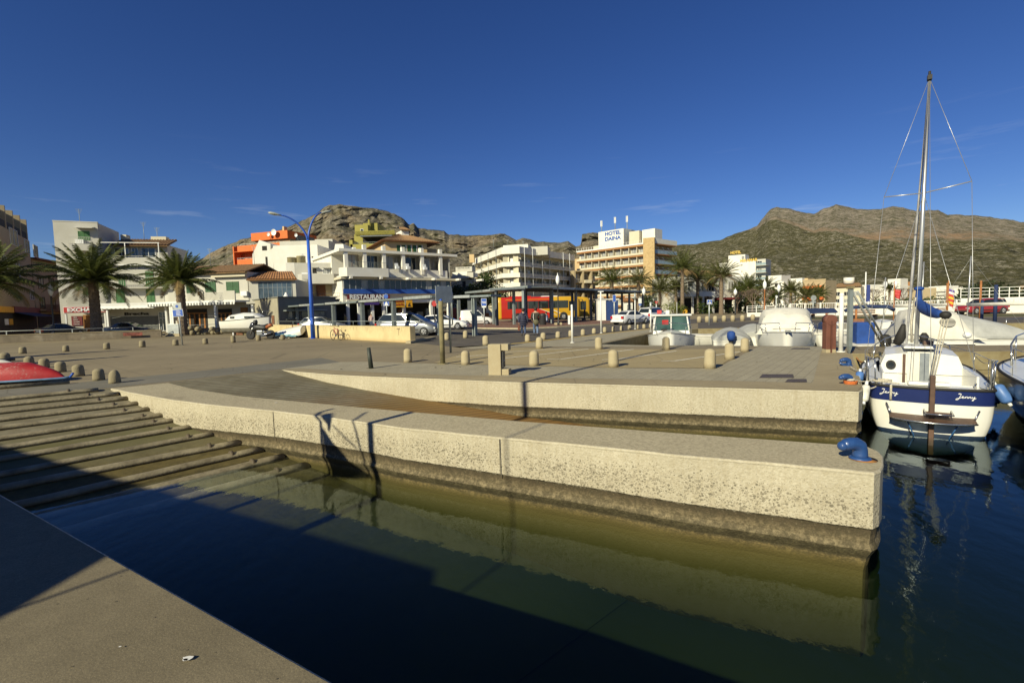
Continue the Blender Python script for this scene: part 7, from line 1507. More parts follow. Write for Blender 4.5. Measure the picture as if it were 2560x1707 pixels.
wires = [(tp, sl_), (sl_, Vector((2.9, 1.12, 1.05))), (tp, sr_), (sr_, Vector((2.9, -1.12, 1.05))), (tp, Vector((-.2, .0, .98))), (spz, Vector((2.4, 1.1, 1.02))), (spz, Vector((2.4, -1.1, 1.02))), (tp, Vector((.1, .3, 1.0)))]
for a, b_ in wires: MB().tube([a, b_], .0065, 5).build('rigging_wire', m_alu, J)
g0 = mf.lerp(tp, .13); g1 = Vector((.55, -.28, g0.z - .12)); MB().tube([g0, g1], .038, 10).build('boom', m_alu, J); MB().sph(g1, .11, 12, 8, (1.1, 1, .75)).build('boom_end', m_antr, J)
pts = [mf.lerp(tp, .20), mf.lerp(tp, .155) + Vector((-.06, 0, 0)), g0.lerp(g1, .10) + Vector((0, 0, .10)), g0.lerp(g1, .30) + Vector((0, 0, .02)), g0.lerp(g1, .55) + Vector((0, 0, -.02)), g0.lerp(g1, .74) + Vector((0, 0, -.02)), g0.lerp(g1, .92)]
mb = MB(); mb.tube(pts, [.06, .085, .11, .13, .115, .10, .05], 14); mb.sph(pts[0] + Vector((0, 0, .02)), .09, 12, 8, (1.3, 1.3, .6)); mb.build('sail_cover', m_bcanv, J)
for y_ in (0, .05, -.06): MB().tube([g1 + Vector((0, y_, -.05)), Vector((.38, -.06 + y_ * .6, 1.0))], .011, 6).build('mainsheet', m_rope, J)
MB().tube([mf + Vector((-.12, .1, .0)), mf + Vector((-.08, .12, .5)), mf + Vector((-.02, .05, 1.1))], .03, 6).build('halyards', m_rope, J)
# dark outboard and gear on the cabin roof round the mast foot
MB().tube([(3.2, .42, 1.62), (3.1, .35, 1.80), (3.0, .30, 2.1)], [.10, .12, .05], 8).sph((3.25, .35, 1.72), .13, 10, 8, (1.2, .8, .7)).build('folded_gear', m_antr, J)
MB().box(2.7, 2.95, -.3, -.1, 1.6, 1.72).build('winch_base', m_teak, J)
# pulpit, stern rails, stanchions
z_ = 1.0; loop = [Vector((4.6, .92, 1.05)), Vector((4.75, .86, 1.48)), Vector((5.6, .6, 1.6)), Vector((6.45, .22, 1.68)), Vector((6.62, 0, 1.68)), Vector((6.45, -.22, 1.68)), Vector((5.6, -.6, 1.6)), Vector((4.75, -.86, 1.48)), Vector((4.6, -.92, 1.05))]
railm(J, loop, .015, [((5.6, .55, 1.1), (5.6, .6, 1.6)), ((5.6, -.55, 1.1), (5.6, -.6, 1.6)), ((6.4, .15, 1.15), (6.45, .22, 1.68))], 'pulpit_rail')
for sg in (1, -1):
 railm(J, [(4.75, sg * .86, 1.48), (3.0, sg * 1.14, 1.44), (1.4, sg * 1.16, 1.42), (.5, sg * 1.1, 1.45)], .007, [((3.0, sg * 1.14, 1.0), (3.0, sg * 1.14, 1.44)), ((1.4, sg * 1.16, .98), (1.4, sg * 1.16, 1.42))], 'lifeline')
 railm(J, [(1.0, sg * 1.14, .96), (.95, sg * 1.14, 1.45), (.3, sg * 1.12, 1.48), (-.02, sg * 1.0, 1.46), (-.05, sg * .98, .96)], .016, [((.45, sg * 1.1, .96), (.45, sg * 1.12, 1.47))], 'stern_rail')
# name, hand-drawn script strokes laid along the rounded stern band
strokes = [[(.30, 1.0), (.42, 1.08), (.50, .98), (.40, .55), (.28, .0), (.12, -.28), (.0, -.22), (.06, -.02), (.30, .12), (.55, .30)], [(.22, 1.0), (.30, 1.12), (.48, 1.1)], [(.52, .28), (.68, .42), (.70, .54), (.60, .54), (.55, .35), (.62, .16), (.76, .22), (.86, .42)], [(.86, .50), (.84, .16), (.92, .42), (1.02, .52), (1.04, .38), (1.02, .18), (1.14, .28)], [(1.17, .50), (1.15, .16), (1.23, .42), (1.33, .52), (1.35, .38), (1.33, .18), (1.45, .28)], [(1.50, .50), (1.48, .24), (1.58, .18), (1.70, .50)], [(1.72, .52), (1.66, .1), (1.56, -.32), (1.46, -.30), (1.52, -.12), (1.84, .22)]]
def sternpt(y, z, out=.006):
 u = max(-.995, min(.995, y / pt(0, z, 1).y)); return Vector((pt(0, z, 1).x - .30 * math.sqrt(1 - u * u) - out, y, z))
for yc, nm in ((.90, 'starboard'), (-.40, 'port')):
 mb = MB()
 for st in strokes:
  q = []
  for (a, c_), (a2, c2_) in zip(st, st[1:]):
   for k in range(3): t = k / 3; q.append((a + (a2 - a) * t, c_ + (c2_ - c_) * t))
  q.append(st[-1]); mb.tube([sternpt(yc - x * .18, .775 + y * .09) for x, y in q], .0065, 5)
 mb.build('name_lettering', m_signw, J)
MB().tube([Vector((.0, .85, 1.0)) + Vector((.12 * math.cos(t), .18 * math.sin(t), .02 * t / 6)) for t in [k * .7 for k in range(20)]], .013, 6).build('coiled_line', m_rope, J)
for x, y in ((.05, -.95), (.05, -.75), (.02, .95)): MB().cyl((x, y, .95), (x, y, 1.05), .02, n=8).box(x - .08, x + .08, y - .015, y + .015, 1.04, 1.06).build('deck_cleat', m_chr, J)
# fenders and mooring lines (things of their own)
m_fblue = M('blue_fender', (.075, .17, .42), .45, var=.12, scale=5); m_fwht = M('white_fender', (.62, .60, .52), .5, var=.2, scale=6)
def fender(pa, pb, r, mat, label, tip):
 s = thing('fender', label, 'fender', pa, 0, 'fenders hung between boats and quay'); d = pb - pa; u = d.normalized(); MB().tube([Vector(), d * .06, d * .14, d * .86, d * .94, d], [r * .3, r * .8, r, r, r * .8, r * .3], 16).build('body', mat, s)
 MB().tube([-u * .08, Vector()], .03, 8).tube([d, d + u * .06], .035, 8).build('eyelet', m_signw, s); MB().tube([-u * .06, (tip - pa) * .5 + Vector((0, 0, -.03)), tip - pa], .012, 6).build('lanyard', m_rope, s)
R0_ = J.matrix_basis if False else (Matrix.Translation(stern_p) @ Matrix.Rotation(YJ, 4, 'Z') @ Matrix.Diagonal((SJ, SY, 1, 1)))
JW = lambda x, y, z: R0_ @ Vector((x, y, z))
fender(at(2489, 962, 10.2), at(2523, 1008, 10.0), .115, m_fblue, 'blue cylindrical fender hanging on the right side of the sailing boat, tilted one', JW(.5, -1.12, 1.46))
fender(at(2483, 968, 10.7), at(2487, 1010, 10.7), .10, m_fblue, 'blue cylindrical fender hanging upright behind the tilted one', JW(.9, -1.14, 1.44))
fender(at(2166, 962, 9.7), at(2159, 1004, 9.55), .075, m_fwht, 'white fender between the quay corner and the sailing boat', JW(.5, 1.12, 1.2))
fender(at(2150, 930, 11.2), at(2148, 952, 11.1), .08, m_fblue, 'blue fender pressed against the quay side left of the sailing boat', JW(1.6, 1.15, 1.1))
def line(label, pts, r=.013, mat=None, name='mooring_line'): tag(MB().tube(pts, r, 7).build(name, mat or m_rope), label, 'rope', 'mooring lines')
def sag(a, b_, s_, n=10): return [a.lerp(b_, k / n) + Vector((0, 0, -s_ * math.sin(math.pi * k / n))) for k in range(n + 1)]
hk = G(2126, 960, .006)
line('thick white mooring rope from the near blue hook to the stern of the sailing boat', sag(hk + Vector((.05, 0, .1)), JW(.05, .98, 1.04), .05) + sag(JW(.05, .98, 1.04), JW(-.2, .55, 1.0), .02)[1:])
line('second mooring rope sagging along the stern to the coiled line', sag(hk + Vector((.06, 0, .12)), JW(.0, .85, .98), .17))
line('mooring rope from the farther blue hook to the rail of the sailing boat', sag(G(2124, 914, .1), JW(1.0, 1.14, 1.2), .1))
line('rope end hanging down over the navy band at the stern', [sternpt(.98, .98, .03), sternpt(.97, .85, .03), sternpt(.95, .72, .03), sternpt(.955, .60, .03)], .022) if False else line('rope end hanging down over the navy band at the stern', [R0_ @ sternpt(.70, z, .03) for z in (.98, .88, .78, .66)], .022)
line('rope loop wound round the blue hook beside the orange rope', [hk + Vector((.075 * math.cos(t * .5), .075 * math.sin(t * .5), .08 + .001 * t)) for t in range(38)], .010)
line('rusty chain hanging over the quay edge beyond the blue hooks', sag(G(2132, 880, .01), at(2172, 905, 14.6), .15), .028, m_rust, 'chain')
line('tarred mooring line from the pier to the bow of the sailing boat', sag(G(2140, 868, .02), JW(5.6, .55, 1.2), .12), .010, m_antr)
line('pale mooring line from the sailing boat across to the yacht at the right edge', sag(JW(3.0, -1.14, 1.4), at(2478, 905, 12.2), .1), .010)
Y2 = math.atan2(.80, .60); sp2 = Vector((9.95, 7.08, WZ))
K, h2, s2, p2 = boat('sailing_yacht', 'white and navy yacht with tubular deck rails, cut by the right edge', sp2, Y2, 7.2, 2.7, 1.0, 1.15, .45, .84, M('shaded_topsides', (.20, .22, .25), .35, coat=.3), m_hblue, .26, bulge=.15, cat='sailboat', e=2.0)  # shade on the lower hull is put into the grey topsides colour
mb = MB(); mb.box(.5, 2.8, -1.0, 1.0, 1.01, 1.05).build('cockpit_sole', m_gel, K)
railm(K, [(4.4, 1.05, 1.1), (4.5, 1.05, 1.6), (5.8, .75, 1.72), (6.9, .3, 1.8), (7.15, 0, 1.82), (6.9, -.3, 1.8), (5.8, -.75, 1.72), (4.5, -1.05, 1.6)], .018, [((5.8, .75, 1.1), (5.8, .75, 1.72)), ((6.9, .25, 1.15), (6.9, .3, 1.8))], 'pulpit_rail')
MB().box(6.2, 6.28, -.1, .1, 1.1, 1.75).box(5.6, 6.9, -.07, .07, 1.12, 1.2).build('wooden_bitt', m_wood, K); MB().tube([(5.0, .55, 1.35), (5.1, .6, 1.55), (5.4, .5, 1.5)], .11, 10).build('rolled_cover', m_canv, K)
rows = [[Vector((x, y * w_, 1.03 + h_)) for y, h_ in ((-1, 0), (-.95, hh * .8), (-.7, hh), (0, hh * 1.05), (.7, hh), (.95, hh * .8), (1, 0))] for x, w_, hh in ((2.9, .92, .40), (3.6, .88, .46), (4.8, .7, .40), (5.6, .45, .05))]
mb = MB(); mb.grid(rows, smooth=False); mb.add(rows[0], [tuple(range(7))]); mb.build('cabin', m_gel, K); MB().box(.3, 2.8, .7, .95, 1.02, 1.3).build('coaming', m_gel, K, bevel=.05); MB().box(2.84, 2.89, -.3, .3, 1.05, 1.45).build('companionway_hatch', m_canv, K)
railm(K, [(1.4, 1.22, 1.0), (1.35, 1.22, 1.6), (.6, 1.2, 1.65), (0, .9, 1.68)], .018, [((.6, 1.18, 1.0), (.6, 1.2, 1.65))], 'stern_rail')
railm(K, [(1.35, 1.22, 1.6), (3, 1.26, 1.6), (4.5, 1.05, 1.6)], .008, [((3, 1.26, 1.02), (3, 1.26, 1.6))], 'lifeline')
def pxw(px, d): p = gnd(px, d); return Vector((p.x, p.y, WZ))
bl_ = lambda px, d, L_, yaw: pxw(px, d) - Vector((math.cos(yaw), math.sin(yaw), 0)) * L_
b_ = bl_(1676, 23.4, 7.3, R(-109)); s, h3, s3, p3 = boat('wheelhouse_boat', 'white motorboat with big green-tinted wheelhouse windows, bow towards the quay', b_, R(-109), 6.6, 2.55, .85, 1.35, .4, .9, bulge=.05, cat='motorboat', boot=True, e=2.6)
zt = 2.3
def cabin(parent, x0, x1, w0, w1, z0, z1, rake0, rake1, roofm, glassm, split=True, over=.12):
 c4 = lambda x, w_, z: [Vector((x, -w_, z)), Vector((x, w_, z))]
 lo_ = c4(x0, w0, z0) + list(reversed(c4(x1, w1, z0))); hi_ = c4(x0 + rake0, w0 * .88, z1) + list(reversed(c4(x1 - rake1, w1 * .84, z1)))
 mb = MB(); mid = [a.lerp(b_, .30) for a, b_ in zip(lo_, hi_)]; mb.add(lo_ + mid, [(i, (i + 1) % 4, 4 + (i + 1) % 4, 4 + i) for i in range(4)]); mb.build('cabin_side', m_gel, parent)
 mb = MB(); g = [Vector((p.x * .995 + .0, p.y * .985, p.z)) for p in mid]; h_ = [Vector((p.x, p.y * .985, p.z)) for p in hi_]; mb.add(g + h_, [(i, (i + 1) % 4, 4 + (i + 1) % 4, 4 + i) for i in range(4)]); mb.build('windows', glassm, parent)
 mb = MB()
 for i in range(4): mb.tube([mid[i], hi_[i]], .045, 6)
 for f in ((.5,) if split else (.33, .67)): mb.tube([mid[2].lerp(mid[3], f) + Vector((.02, 0, 0)), hi_[2].lerp(hi_[3], f) + Vector((.02, 0, 0))], .04, 6)
 for a, c_ in ((1, 2), (3, 0)): mb.tube([mid[a].lerp(mid[c_], .5), hi_[a].lerp(hi_[c_], .5)], .03, 6)
 mb.build('window_post', m_gel, parent)
 xs = [p.x for p in hi_]; ys = max(p.y for p in hi_); mb = MB(); mb.box(min(xs) - over, max(xs) + over, -ys - over, ys + over, z1, z1 + .10); return mb.build('cabin_roof', m_gel, parent, bevel=.04)
m_gglass = M('green_glass', (.045, .085, .07), .08, var=.35, scale=1.2, spec=.8)
cabin(s, 2.0, 4.3, 1.08, .98, 1.0, 2.12, .1, .42, m_gel, m_gglass)
mb = MB(); rows = [[Vector((x, y * w_, 1.0 + hh * (1 - abs(y) ** 3))) for y in (-1, -.8, -.4, 0, .4, .8, 1)] for x, w_, hh in ((4.2, 1.0, .35), (5.2, .8, .42), (6.2, .4, .34))]; mb.grid(rows); mb.build('foredeck_hatch', m_gel, s)
railm(s, [(4.4, 1.05, 1.1), (4.5, 1.05, 1.6), (5.8, .75, 1.75), (6.9, .1, 1.85), (6.9, -.1, 1.85), (5.8, -.75, 1.75), (4.5, -1.05, 1.6), (4.4, -1.05, 1.1)], .016, [((5.8, .7, 1.2), (5.8, .75, 1.75)), ((5.8, -.7, 1.2), (5.8, -.75, 1.75))])
MB().box(2.6, 3.4, -.3, -.1, 2.23, 2.45).build('horn_speaker', m_gel, s); MB().tube([(2.4, .3, 2.2), (2.3, .3, 2.9)], .012, 5).build('aerial', m_signw, s); MB().box(2.2, 2.5, -.8, -.55, 2.24, 2.45).build('red_beacon', m_red, s)
MB().box(4.6, 5.3, -.5, -.2, 1.38, 1.46).build('wiper_box', m_antr, s)
fl = tag(MB().grid([[Vector((x, .02 * math.sin(x * 9), z)) for x in (0, .12, .24, .34)] for z in (0, -.12, -.24)]).build('pennant', m_red), 'small red pennant on the wheelhouse roof of the motorboat', 'flag'); fl.location = at(1655, 800, 25.6)
def covered(label, loc, yaw, L_, B, zs, peak, cov, topm=None, outb=None, bottom=None, name='covered_boat', n=14, rails=False):
 s, hh, sh, pp = boat(name, label, loc, yaw, L_, B, zs, zs + .25, .3, .85, topm, bulge=.03, e=2.4, cat='motorboat', group='covered boats in the inner dock')
 rows = []
 for i in range(n + 1):
  t = .01 + .9 * i / n; a = pp(t, sh(t), 1); w_ = a.y * 1.02; pk = peak(t); r = []
  for y, f in ((-1, -.10), (-1.01, .0), (-.8, .45), (-.45, .85), (0, 1), (.45, .85), (.8, .45), (1.01, .0), (1, -.10)): r.append(Vector((a.x, w_ * y, sh(t) + .03 + pk * f + .025 * noise.noise(Vector((i * .9, y * 3, 4))))))
  rows.append(r)
 mb = MB(); mb.grid(rows); mb.add(rows[0], [tuple(range(9))]); mb.add(rows[-1], [tuple(range(9))]); mb.build('canvas_cover', cov, s)
 if outb:
  x_ = -.28; mb = MB(); mb.tube([(x_, 0, zs + .05), (x_, 0, zs + .25), (x_ - .02, 0, zs + .48), (x_ - .02, 0, zs + .56)], [.15, .21, .19, .08], 12); mo = mb.build('outboard_motor', outb, s)
  MB().tube([(x_, 0, zs + .1), (x_ - .02, 0, -.3)], [.09, .06], 8).build('motor_leg', m_antr, mo)
 return s
covered('open boat with a grey cover and a blue-hooded outboard motor, right of the wheelhouse boat', pxw(1828, 25.2), R(66), 5.2, 2.0, .75, lambda t: .25 + .2 * math.sin(math.pi * t), m_canv, m_gelw, m_bcanv)
covered('grey covered boat partly behind the big white cruiser', pxw(1898, 26.5), R(68), 5.0, 2.1, .85, lambda t: .25 + .25 * math.sin(math.pi * t), m_canv)
covered('low white boat beyond the covered boats in the inner dock', pxw(1795, 32.0), R(170), 4.0, 1.6, .6, lambda t: .1, m_canvw, m_gelw)
s, hh, sh, pp = boat('cabin_cruiser', 'large white cabin cruiser wrapped in white canvas, bow rails towards the quay', bl_(1972, 21.6, 9.9, R(-118)), R(-118), 9.0, 2.95, 1.0, 1.35, .45, .92, bulge=.05, cat='motorboat', e=2.6)
rows = []
for x, w_, zz in ((1.0, 1.25, 2.2), (1.2, 1.28, 2.35), (4.6, 1.24, 2.42), (5.6, 1.12, 2.36), (6.0, 1.10, 2.12), (6.1, 1.12, 2.08), (6.9, 1.30, 1.25)):
 rows.append([Vector((x, y * w_, 1.1 + (zz - 1.1) * f)) for y, f in ((-1.08, 0), (-1.0, .55), (-.94, .80), (-.80, .95), (-.4, 1.0), (0, 1.01), (.4, 1.0), (.80, .95), (.94, .80), (1.0, .55), (1.08, 0))])
mb = MB(); mb.grid(rows); mb.add(rows[0], [tuple(range(11))]); mb.add(rows[-1], [tuple(range(11))]); mb.build('canvas_cover', m_canvw, s)
MB().tube([r_ for r_ in [Vector((6.02, y, z)) for y, z in ((-1.08, 1.8), (-1.0, 2.02), (0, 2.10), (1.0, 2.02), (1.08, 1.8))]], .03, 6).build('cover_seam', m_canv, s)
for sg in (1, -1): railm(s, [(6.6, sg * 1.35, 1.2), (6.7, sg * 1.35, 1.62), (7.9, sg * .95, 1.70), (8.5, sg * .35, 1.75), (8.55, sg * .3, 1.3)], .018, [((7.9, sg * .9, 1.3), (7.9, sg * .95, 1.70)), ((7.3, sg * 1.1, 1.3), (7.3, sg * 1.18, 1.66))])
MB().box(8.4, 9.3, -.12, .12, 1.34, 1.42).build('bow_roller', m_chr, s); MB().tube([(7.2, -.6, 1.38), (7.8, -.1, 1.44), (7.2, .6, 1.38)], .02, 6).build('bow_line', m_rope, s)
s = covered('small cream boat with a blue canvas folded over its console and a dark bimini frame', pxw(2208, 20.3), R(72), 4.6, 1.9, .72, lambda t: .05, m_canvw, m_gel, m_antr)
MB().box(.9, 1.5, -.05, .65, .75, 1.75).build('console_cover', m_bcanv, s, bevel=.06)
railm(s, [(1.2, .9, .8), (1.3, .9, 2.35), (1.3, -.9, 2.35), (1.2, -.9, .8)], .016); MB().tube([(1.5, .95, 2.25), (1.5, .7, 2.4), (1.5, 0, 2.45), (1.5, -.7, 2.4), (1.5, -.95, 2.25)], .08, 8).build('folded_bimini', m_navy, s)
for y_ in (.75,): pass
s, hh, sh, pp = boat('tented_boat', 'cream boat with a tall canvas tent and an oval window, behind the blue sail cover', pxw(2346, 20.2), R(66), 6.2, 2.6, .95, 1.2, .4, .9, bulge=.05, cat='motorboat', e=2.6)
rows = []
for x, w_, zz in ((.1, 1.3, 1.15), (.5, 1.05, 2.05), (1.0, 1.0, 2.25), (2.2, .98, 2.28), (2.7, .9, 2.1), (3.5, .8, 1.2)): rows.append([Vector((x, y * w_ * (1.28 if abs(y) == 1 else 1), 1.0 + (zz - 1.0) * f)) for y, f in ((-1, 0), (-.96, .6), (-.8, .93), (-.3, 1), (.3, 1), (.8, .93), (.96, .6), (1, 0))])
mb = MB(); mb.grid(rows); mb.add(rows[0], [tuple(range(8))]); mb.build('canvas_tent', m_canvw, s)
mb = MB(); c_ = Vector((.34, -.40, 1.72)); ring_ = [c_ + Vector((.115 * math.sin(t * math.pi / 10) * 1.0, .27 * math.cos(t * math.pi / 10), .20 * math.sin(t * math.pi / 10) + 0)) for t in range(20)]; mb.add([p + Vector((-.06, 0, 0)) for p in ring_], [tuple(range(20))]); mb.build('oval_window', m_dglass, s)
MB().tube([(-.05, 1.2, .78), (-.05, 0, .78), (-.05, -1.2, .78)], .02, 6).build('dark_stripe', m_antr, s); MB().tube([(-.3, .55, .9), (-.3, .55, 1.15), (-.3, .55, 1.3)], [.12, .17, .07], 10).build('outboard_motor', m_antr, s)
s, hh, sh, pp = boat('covered_cruiser', 'wide boat under a draped pale grey tarpaulin at the right, behind the pier', pxw(2495, 19.9), R(80), 6.5, 3.0, .95, 1.2, .4, .9, bulge=.05, cat='motorboat', e=2.6)
rows = []
for x, w_, zz, yo in ((-.1, 1.55, 1.1, 0), (.2, 1.5, 1.6, .35), (1.0, 1.4, 1.95, .35), (2.0, 1.4, 2.05, .2), (3.2, 1.2, 1.6, 0), (4.6, .8, 1.15, 0)): rows.append([Vector((x, y * w_ + yo * (1 - abs(y)), 1.0 + (zz - 1.0) * f + .04 * noise.noise(Vector((x * 3, y * 4, 1))))) for y, f in ((-1.05, -.1), (-1, .25), (-.7, .62), (-.3, .8), (.15, 1), (.6, 1), (.9, .75), (1.0, .1), (1.05, -.1))])
mb = MB(); mb.grid(rows); mb.add(rows[0], [tuple(range(9))]); mb.build('tarpaulin', m_canv, s)
s = thing('inflatable_dinghy', 'pale grey inflatable dinghy floating in front of the tarpaulin-covered boat', 'dinghy', pxw(2440, 18.9), R(4)); MB().tube([(1.4, .55, .24), (-1.0, .55, .24), (-1.5, .35, .28), (-1.75, 0, .32), (-1.5, -.35, .28), (-1.0, -.55, .24), (1.4, -.55, .24)], .21, 12).build('tube', M('grey_inflatable', (.36, .38, .40), .6), s); MB().box(-1.2, 1.2, -.4, .4, .12, .16).build('floor', m_canv, s); MB().box(.2, .4, -.45, .45, .34, .38).build('seat', m_teak, s)
b_ = at(2418, 838, 18.7); o = MB().sph((0, 0, 0), .14, 14, 10, (1, 1, .9)).build('buoy', m_signw); o.location = b_; tag(o, 'round white buoy fender hanging between the tented boat and the tarpaulin', 'buoy')
s = covered('small boat with a navy bimini moored at the far quay behind the brown pillar', pxw(2084, 28), R(90), 4.6, 1.9, .8, lambda t: .1, m_canvw, m_gel)
MB().xprism([(-.95, 2.05), (-.7, 2.3), (.7, 2.3), (.95, 2.05), (.8, 2.0), (-.8, 2.0)], 1, 2.8).build('bimini', m_navy, s); railm(s, [(1.2, .9, .8), (1.2, .9, 2.05)], .015, [((1.2, -.9, .8), (1.2, -.9, 2.05))])
for px, d, yaw, lab in ((2560, 26, 95, 'white boat with a rolled sail farthest right in the inner dock'), (2300, 29, 88, 'white open boat moored behind the tented boat'), (2410, 29.5, 92, 'white boat with a teak rail moored under the red car'), (2170, 28.5, 94, 'low white boat with a spoked wheel rack by the far quay')):
 s, hh, sh, pp = boat('moored_boat', lab, pxw(px, d), R(yaw), 5.6, 2.1, .8, 1.0, .35, .85, e=2.4, cat='boat', group='boats moored at the far quay')
 rows = [[Vector((x, y * w_, .85 + hh_ * f)) for y, f in ((-1, 0), (-.9, .8), (0, 1), (.9, .8), (1, 0))] for x, w_, hh_ in ((2.0, .8, .5), (3.2, .75, .6), (4.4, .45, .1))]
 mb = MB(); mb.grid(rows, smooth=False); mb.add(rows[0], [tuple(range(5))]); mb.build('cabin', m_gel, s); MB().box(1.96, 1.99, -.25, .25, .95, 1.3).build('hatch', m_dglass, s)
 railm(s, [(.1, .9, .85), (.1, .95, 1.5), (-.1, 0, 1.55), (.1, -.95, 1.5), (.1, -.9, .85)], .014)
 if px in (2560, 2410, 2300): MB().tube([(3.0, 0, 1.2), (2.9, 0, 5.2 if px != 2300 else 4.2)], .035, 8).build('mast', m_alu, s); MB().tube([(2.9, 0, 2.3), (-.2, .1, 2.35)], .10, 8).build('furled_sail', m_canvw, s); MB().tube([(2.9, 0, 5.1 if px != 2300 else 4.1), (5.5, 0, 1.1)], .006, 4).build('rigging_wire', m_alu, s); MB().tube([(2.9, 0, 5.1 if px != 2300 else 4.1), (0, 0, 1)], .006, 4).build('rigging_wire', m_alu, s)
# slim masts seen against the hill: poles of hidden yachts
# flags
def flag(label, px, y0, dist, w, h, cols_, name='flag', tilt=0, polem=None):
 p = at(px, y0, dist); k = dist / FPX; s = thing(name, label, 'flag', Vector((p.x, p.y, 0)), 0); zt = p.z
 MB().cyl((0, 0, 0), (0, 0, zt + .4), .03, n=6).build('staff', polem or m_orp, s)
 n_ = len(cols_); 
 for i, c_ in enumerate(cols_):
  rows = [[Vector((.02 + w * k * u + .35 * k * w * v, .08 * math.sin(u * 5 + v * 3), zt - h * k * (v + .45 * u * .4))) for u in [j / 6 for j in range(7)]] for v in [(i + q) / n_ for q in (0, .25, .5, .75, 1)]]
  mb = MB(); mb.grid(rows); o = mb.build('cloth', c_, s); o.modifiers.new('t', 'SOLIDIFY').thickness = .006
flag('red ensign flag hanging in front of the white gable house', 2236, 722, 26, 13, 24, [m_red, m_red, m_red])
flag('purple and white flag over red and yellow stripes on an orange staff', 2371, 719, 27, 12, 46, [M('purple_cloth', (.13, .08, .30), .8), m_signw, m_red, m_ylw, m_red, m_ylw, m_red])
p = G(612, 842); s, hh, sh, pp = boat('beached_boat', 'white cabin boat propped up on blocks ashore beside the motorbike', Vector((gnd(563, 44.5).x, 44.5, .62)), R(-9), 4.6, 1.75, .72, 1.05, .45, .9, m_gel, m_gelw, .10, bottom=M('grey_antifoul', (.22, .21, .17), .9, var=.3, scale=3), bulge=.05)
rows = [[Vector((x, y * w_, z0 + hh_ * f)) for y, f in ((-1, 0), (-.93, .8), (-.5, 1), (.5, 1), (.93, .8), (1, 0))] for x, w_, z0, hh_ in ((.5, .72, .72, .06), (.95, .72, .72, .52), (2.2, .70, .76, .66), (3.3, .60, .82, .52), (3.9, .4, .9, .1))]
mb = MB(); mb.grid(rows, smooth=False); mb.add(rows[0], [tuple(range(6))]); mb.build('cabin', m_gel, s)
for x0, x1, y_ in ((1.1, 1.5, .72), (2.5, 3.0, .68), (3.05, 3.4, .6)):
 for sg in (1, -1): MB().box(x0, x1, sg * (y_ - .05), sg * (y_ + .02), .92, 1.10).build('cabin_window', m_dglass, s)
railm(s, [(3.9, .3, 1.0), (4.1, .3, 1.5), (4.7, 0, 1.55), (4.1, -.3, 1.5), (3.9, -.3, 1.0)], .015); MB().box(4.75, 5.0, -.03, .03, .3, 1.1).build('stem_post', m_brown, s)
for k_, (px, w_, mm) in enumerate(((585, .06, m_signw), (601, .30, M('rusty_drum', (.20, .09, .045), .9, var=.3, scale=5)), (622, .38, m_wood), (640, .25, m_wood))):
 o = MB().box(-w_, w_, -.3, .3, 0, .42 if k_ else .60).build('boat_prop', mm, bevel=.03); o.location = gnd(px, 44.3); tag(o, ['white timber prop under the stern of the beached boat', 'rusty red drum chock under the beached boat', 'dark wooden block under the middle of the beached boat', 'wooden chock under the bow of the beached boat'][k_], 'prop')
c_ = Vector((gnd(712, 36.6).x, 36.6, .52)); s = thing('upturned_boat', 'white dinghy lying tipped over on a light blue tarpaulin beside the lamp post', 'boat', c_, R(-14)); s.scale = (.82, .82, .82)
half_, sheer_, keel_, pt_ = hullf(3.6, 1.5, .45, .55, .12, .85); o = hull_strip(pt_, keel_, sheer_, lambda t: -9, sheer_, 'hull', m_gel, s, L_=3.6); o.location = (2.0, -.15, .35); o.rotation_euler = (R(152), R(10), R(180))
rows = [[Vector((-1.9 + 3.3 * i / 16, -.85 + 1.5 * j / 6 + .12 * math.sin(i * 1.7 + j), max(-.54, -.54 + (.55 - .10 * abs(j - 3)) * (1 - .4 * abs(i - 8) / 8) + .09 * noise.noise(Vector((i * .9, j * .9, 3)))))) for i in range(17)] for j in range(7)]
mb = MB(); mb.grid(rows); o = mb.build('tarpaulin', M('light_blue_tarp', (.17, .36, .42), .6, var=.2, scale=3)); o.location = c_; o.rotation_euler = (0, 0, R(-14)); tag(o, 'crumpled light blue tarpaulin under the tipped white dinghy', 'tarpaulin')
# red upturned boat at left
n = NT('scuffed_red_paint'); c1 = n.mix(n.ramp(n.noise(2, 5), [(.35, 0), (.65, 1)]), (.42, .022, .025), (.30, .015, .018)); sc_ = n.ramp(n.noise(16, 8, .85), [(.52, 0), (.60, 1)]); c1 = n.mix(n.math('MULTIPLY', n.math('MULTIPLY', sc_, n.ramp(n.noise(1.6, 4), [(.42, 0), (.6, 1)])), .75), c1, (.42, .30, .26)); n.bump(n.noise(20, 4), .2, .01); m_redb = n.fin(c1, .55, .4)
pa = G(150, 955); s = thing('upturned_boat', 'scuffed red rowing boat lying upside down by the slipway, blue gunwale', 'boat', pa + Vector((-.05, .25, .06)), math.atan2((G(-60, 962) - pa).y, (G(-60, 962) - pa).x) + R(3))
rows = []; LB = 4.6
for i in range(25):
 t = i / 24; x = LB * t; w_ = .74 * (math.sin(math.pi * min(1, (t * 1.15 + .0)) * .5) ** .7 if t < .85 else 1) ; hgt = .50 * min(1, (t / .22)) ** .6 if t < .22 else .50
 w_ = max(.02, w_); rows.append([Vector((x, w_ * math.cos(a) * (1), .03 + hgt * max(0, math.sin(a)) ** .75)) for a in [math.pi * k / 14 for k in range(15)]])
mb = MB(); mb.grid(rows); mb.add(rows[-1], [tuple(range(15))]); mb.build('hull', m_redb, s)
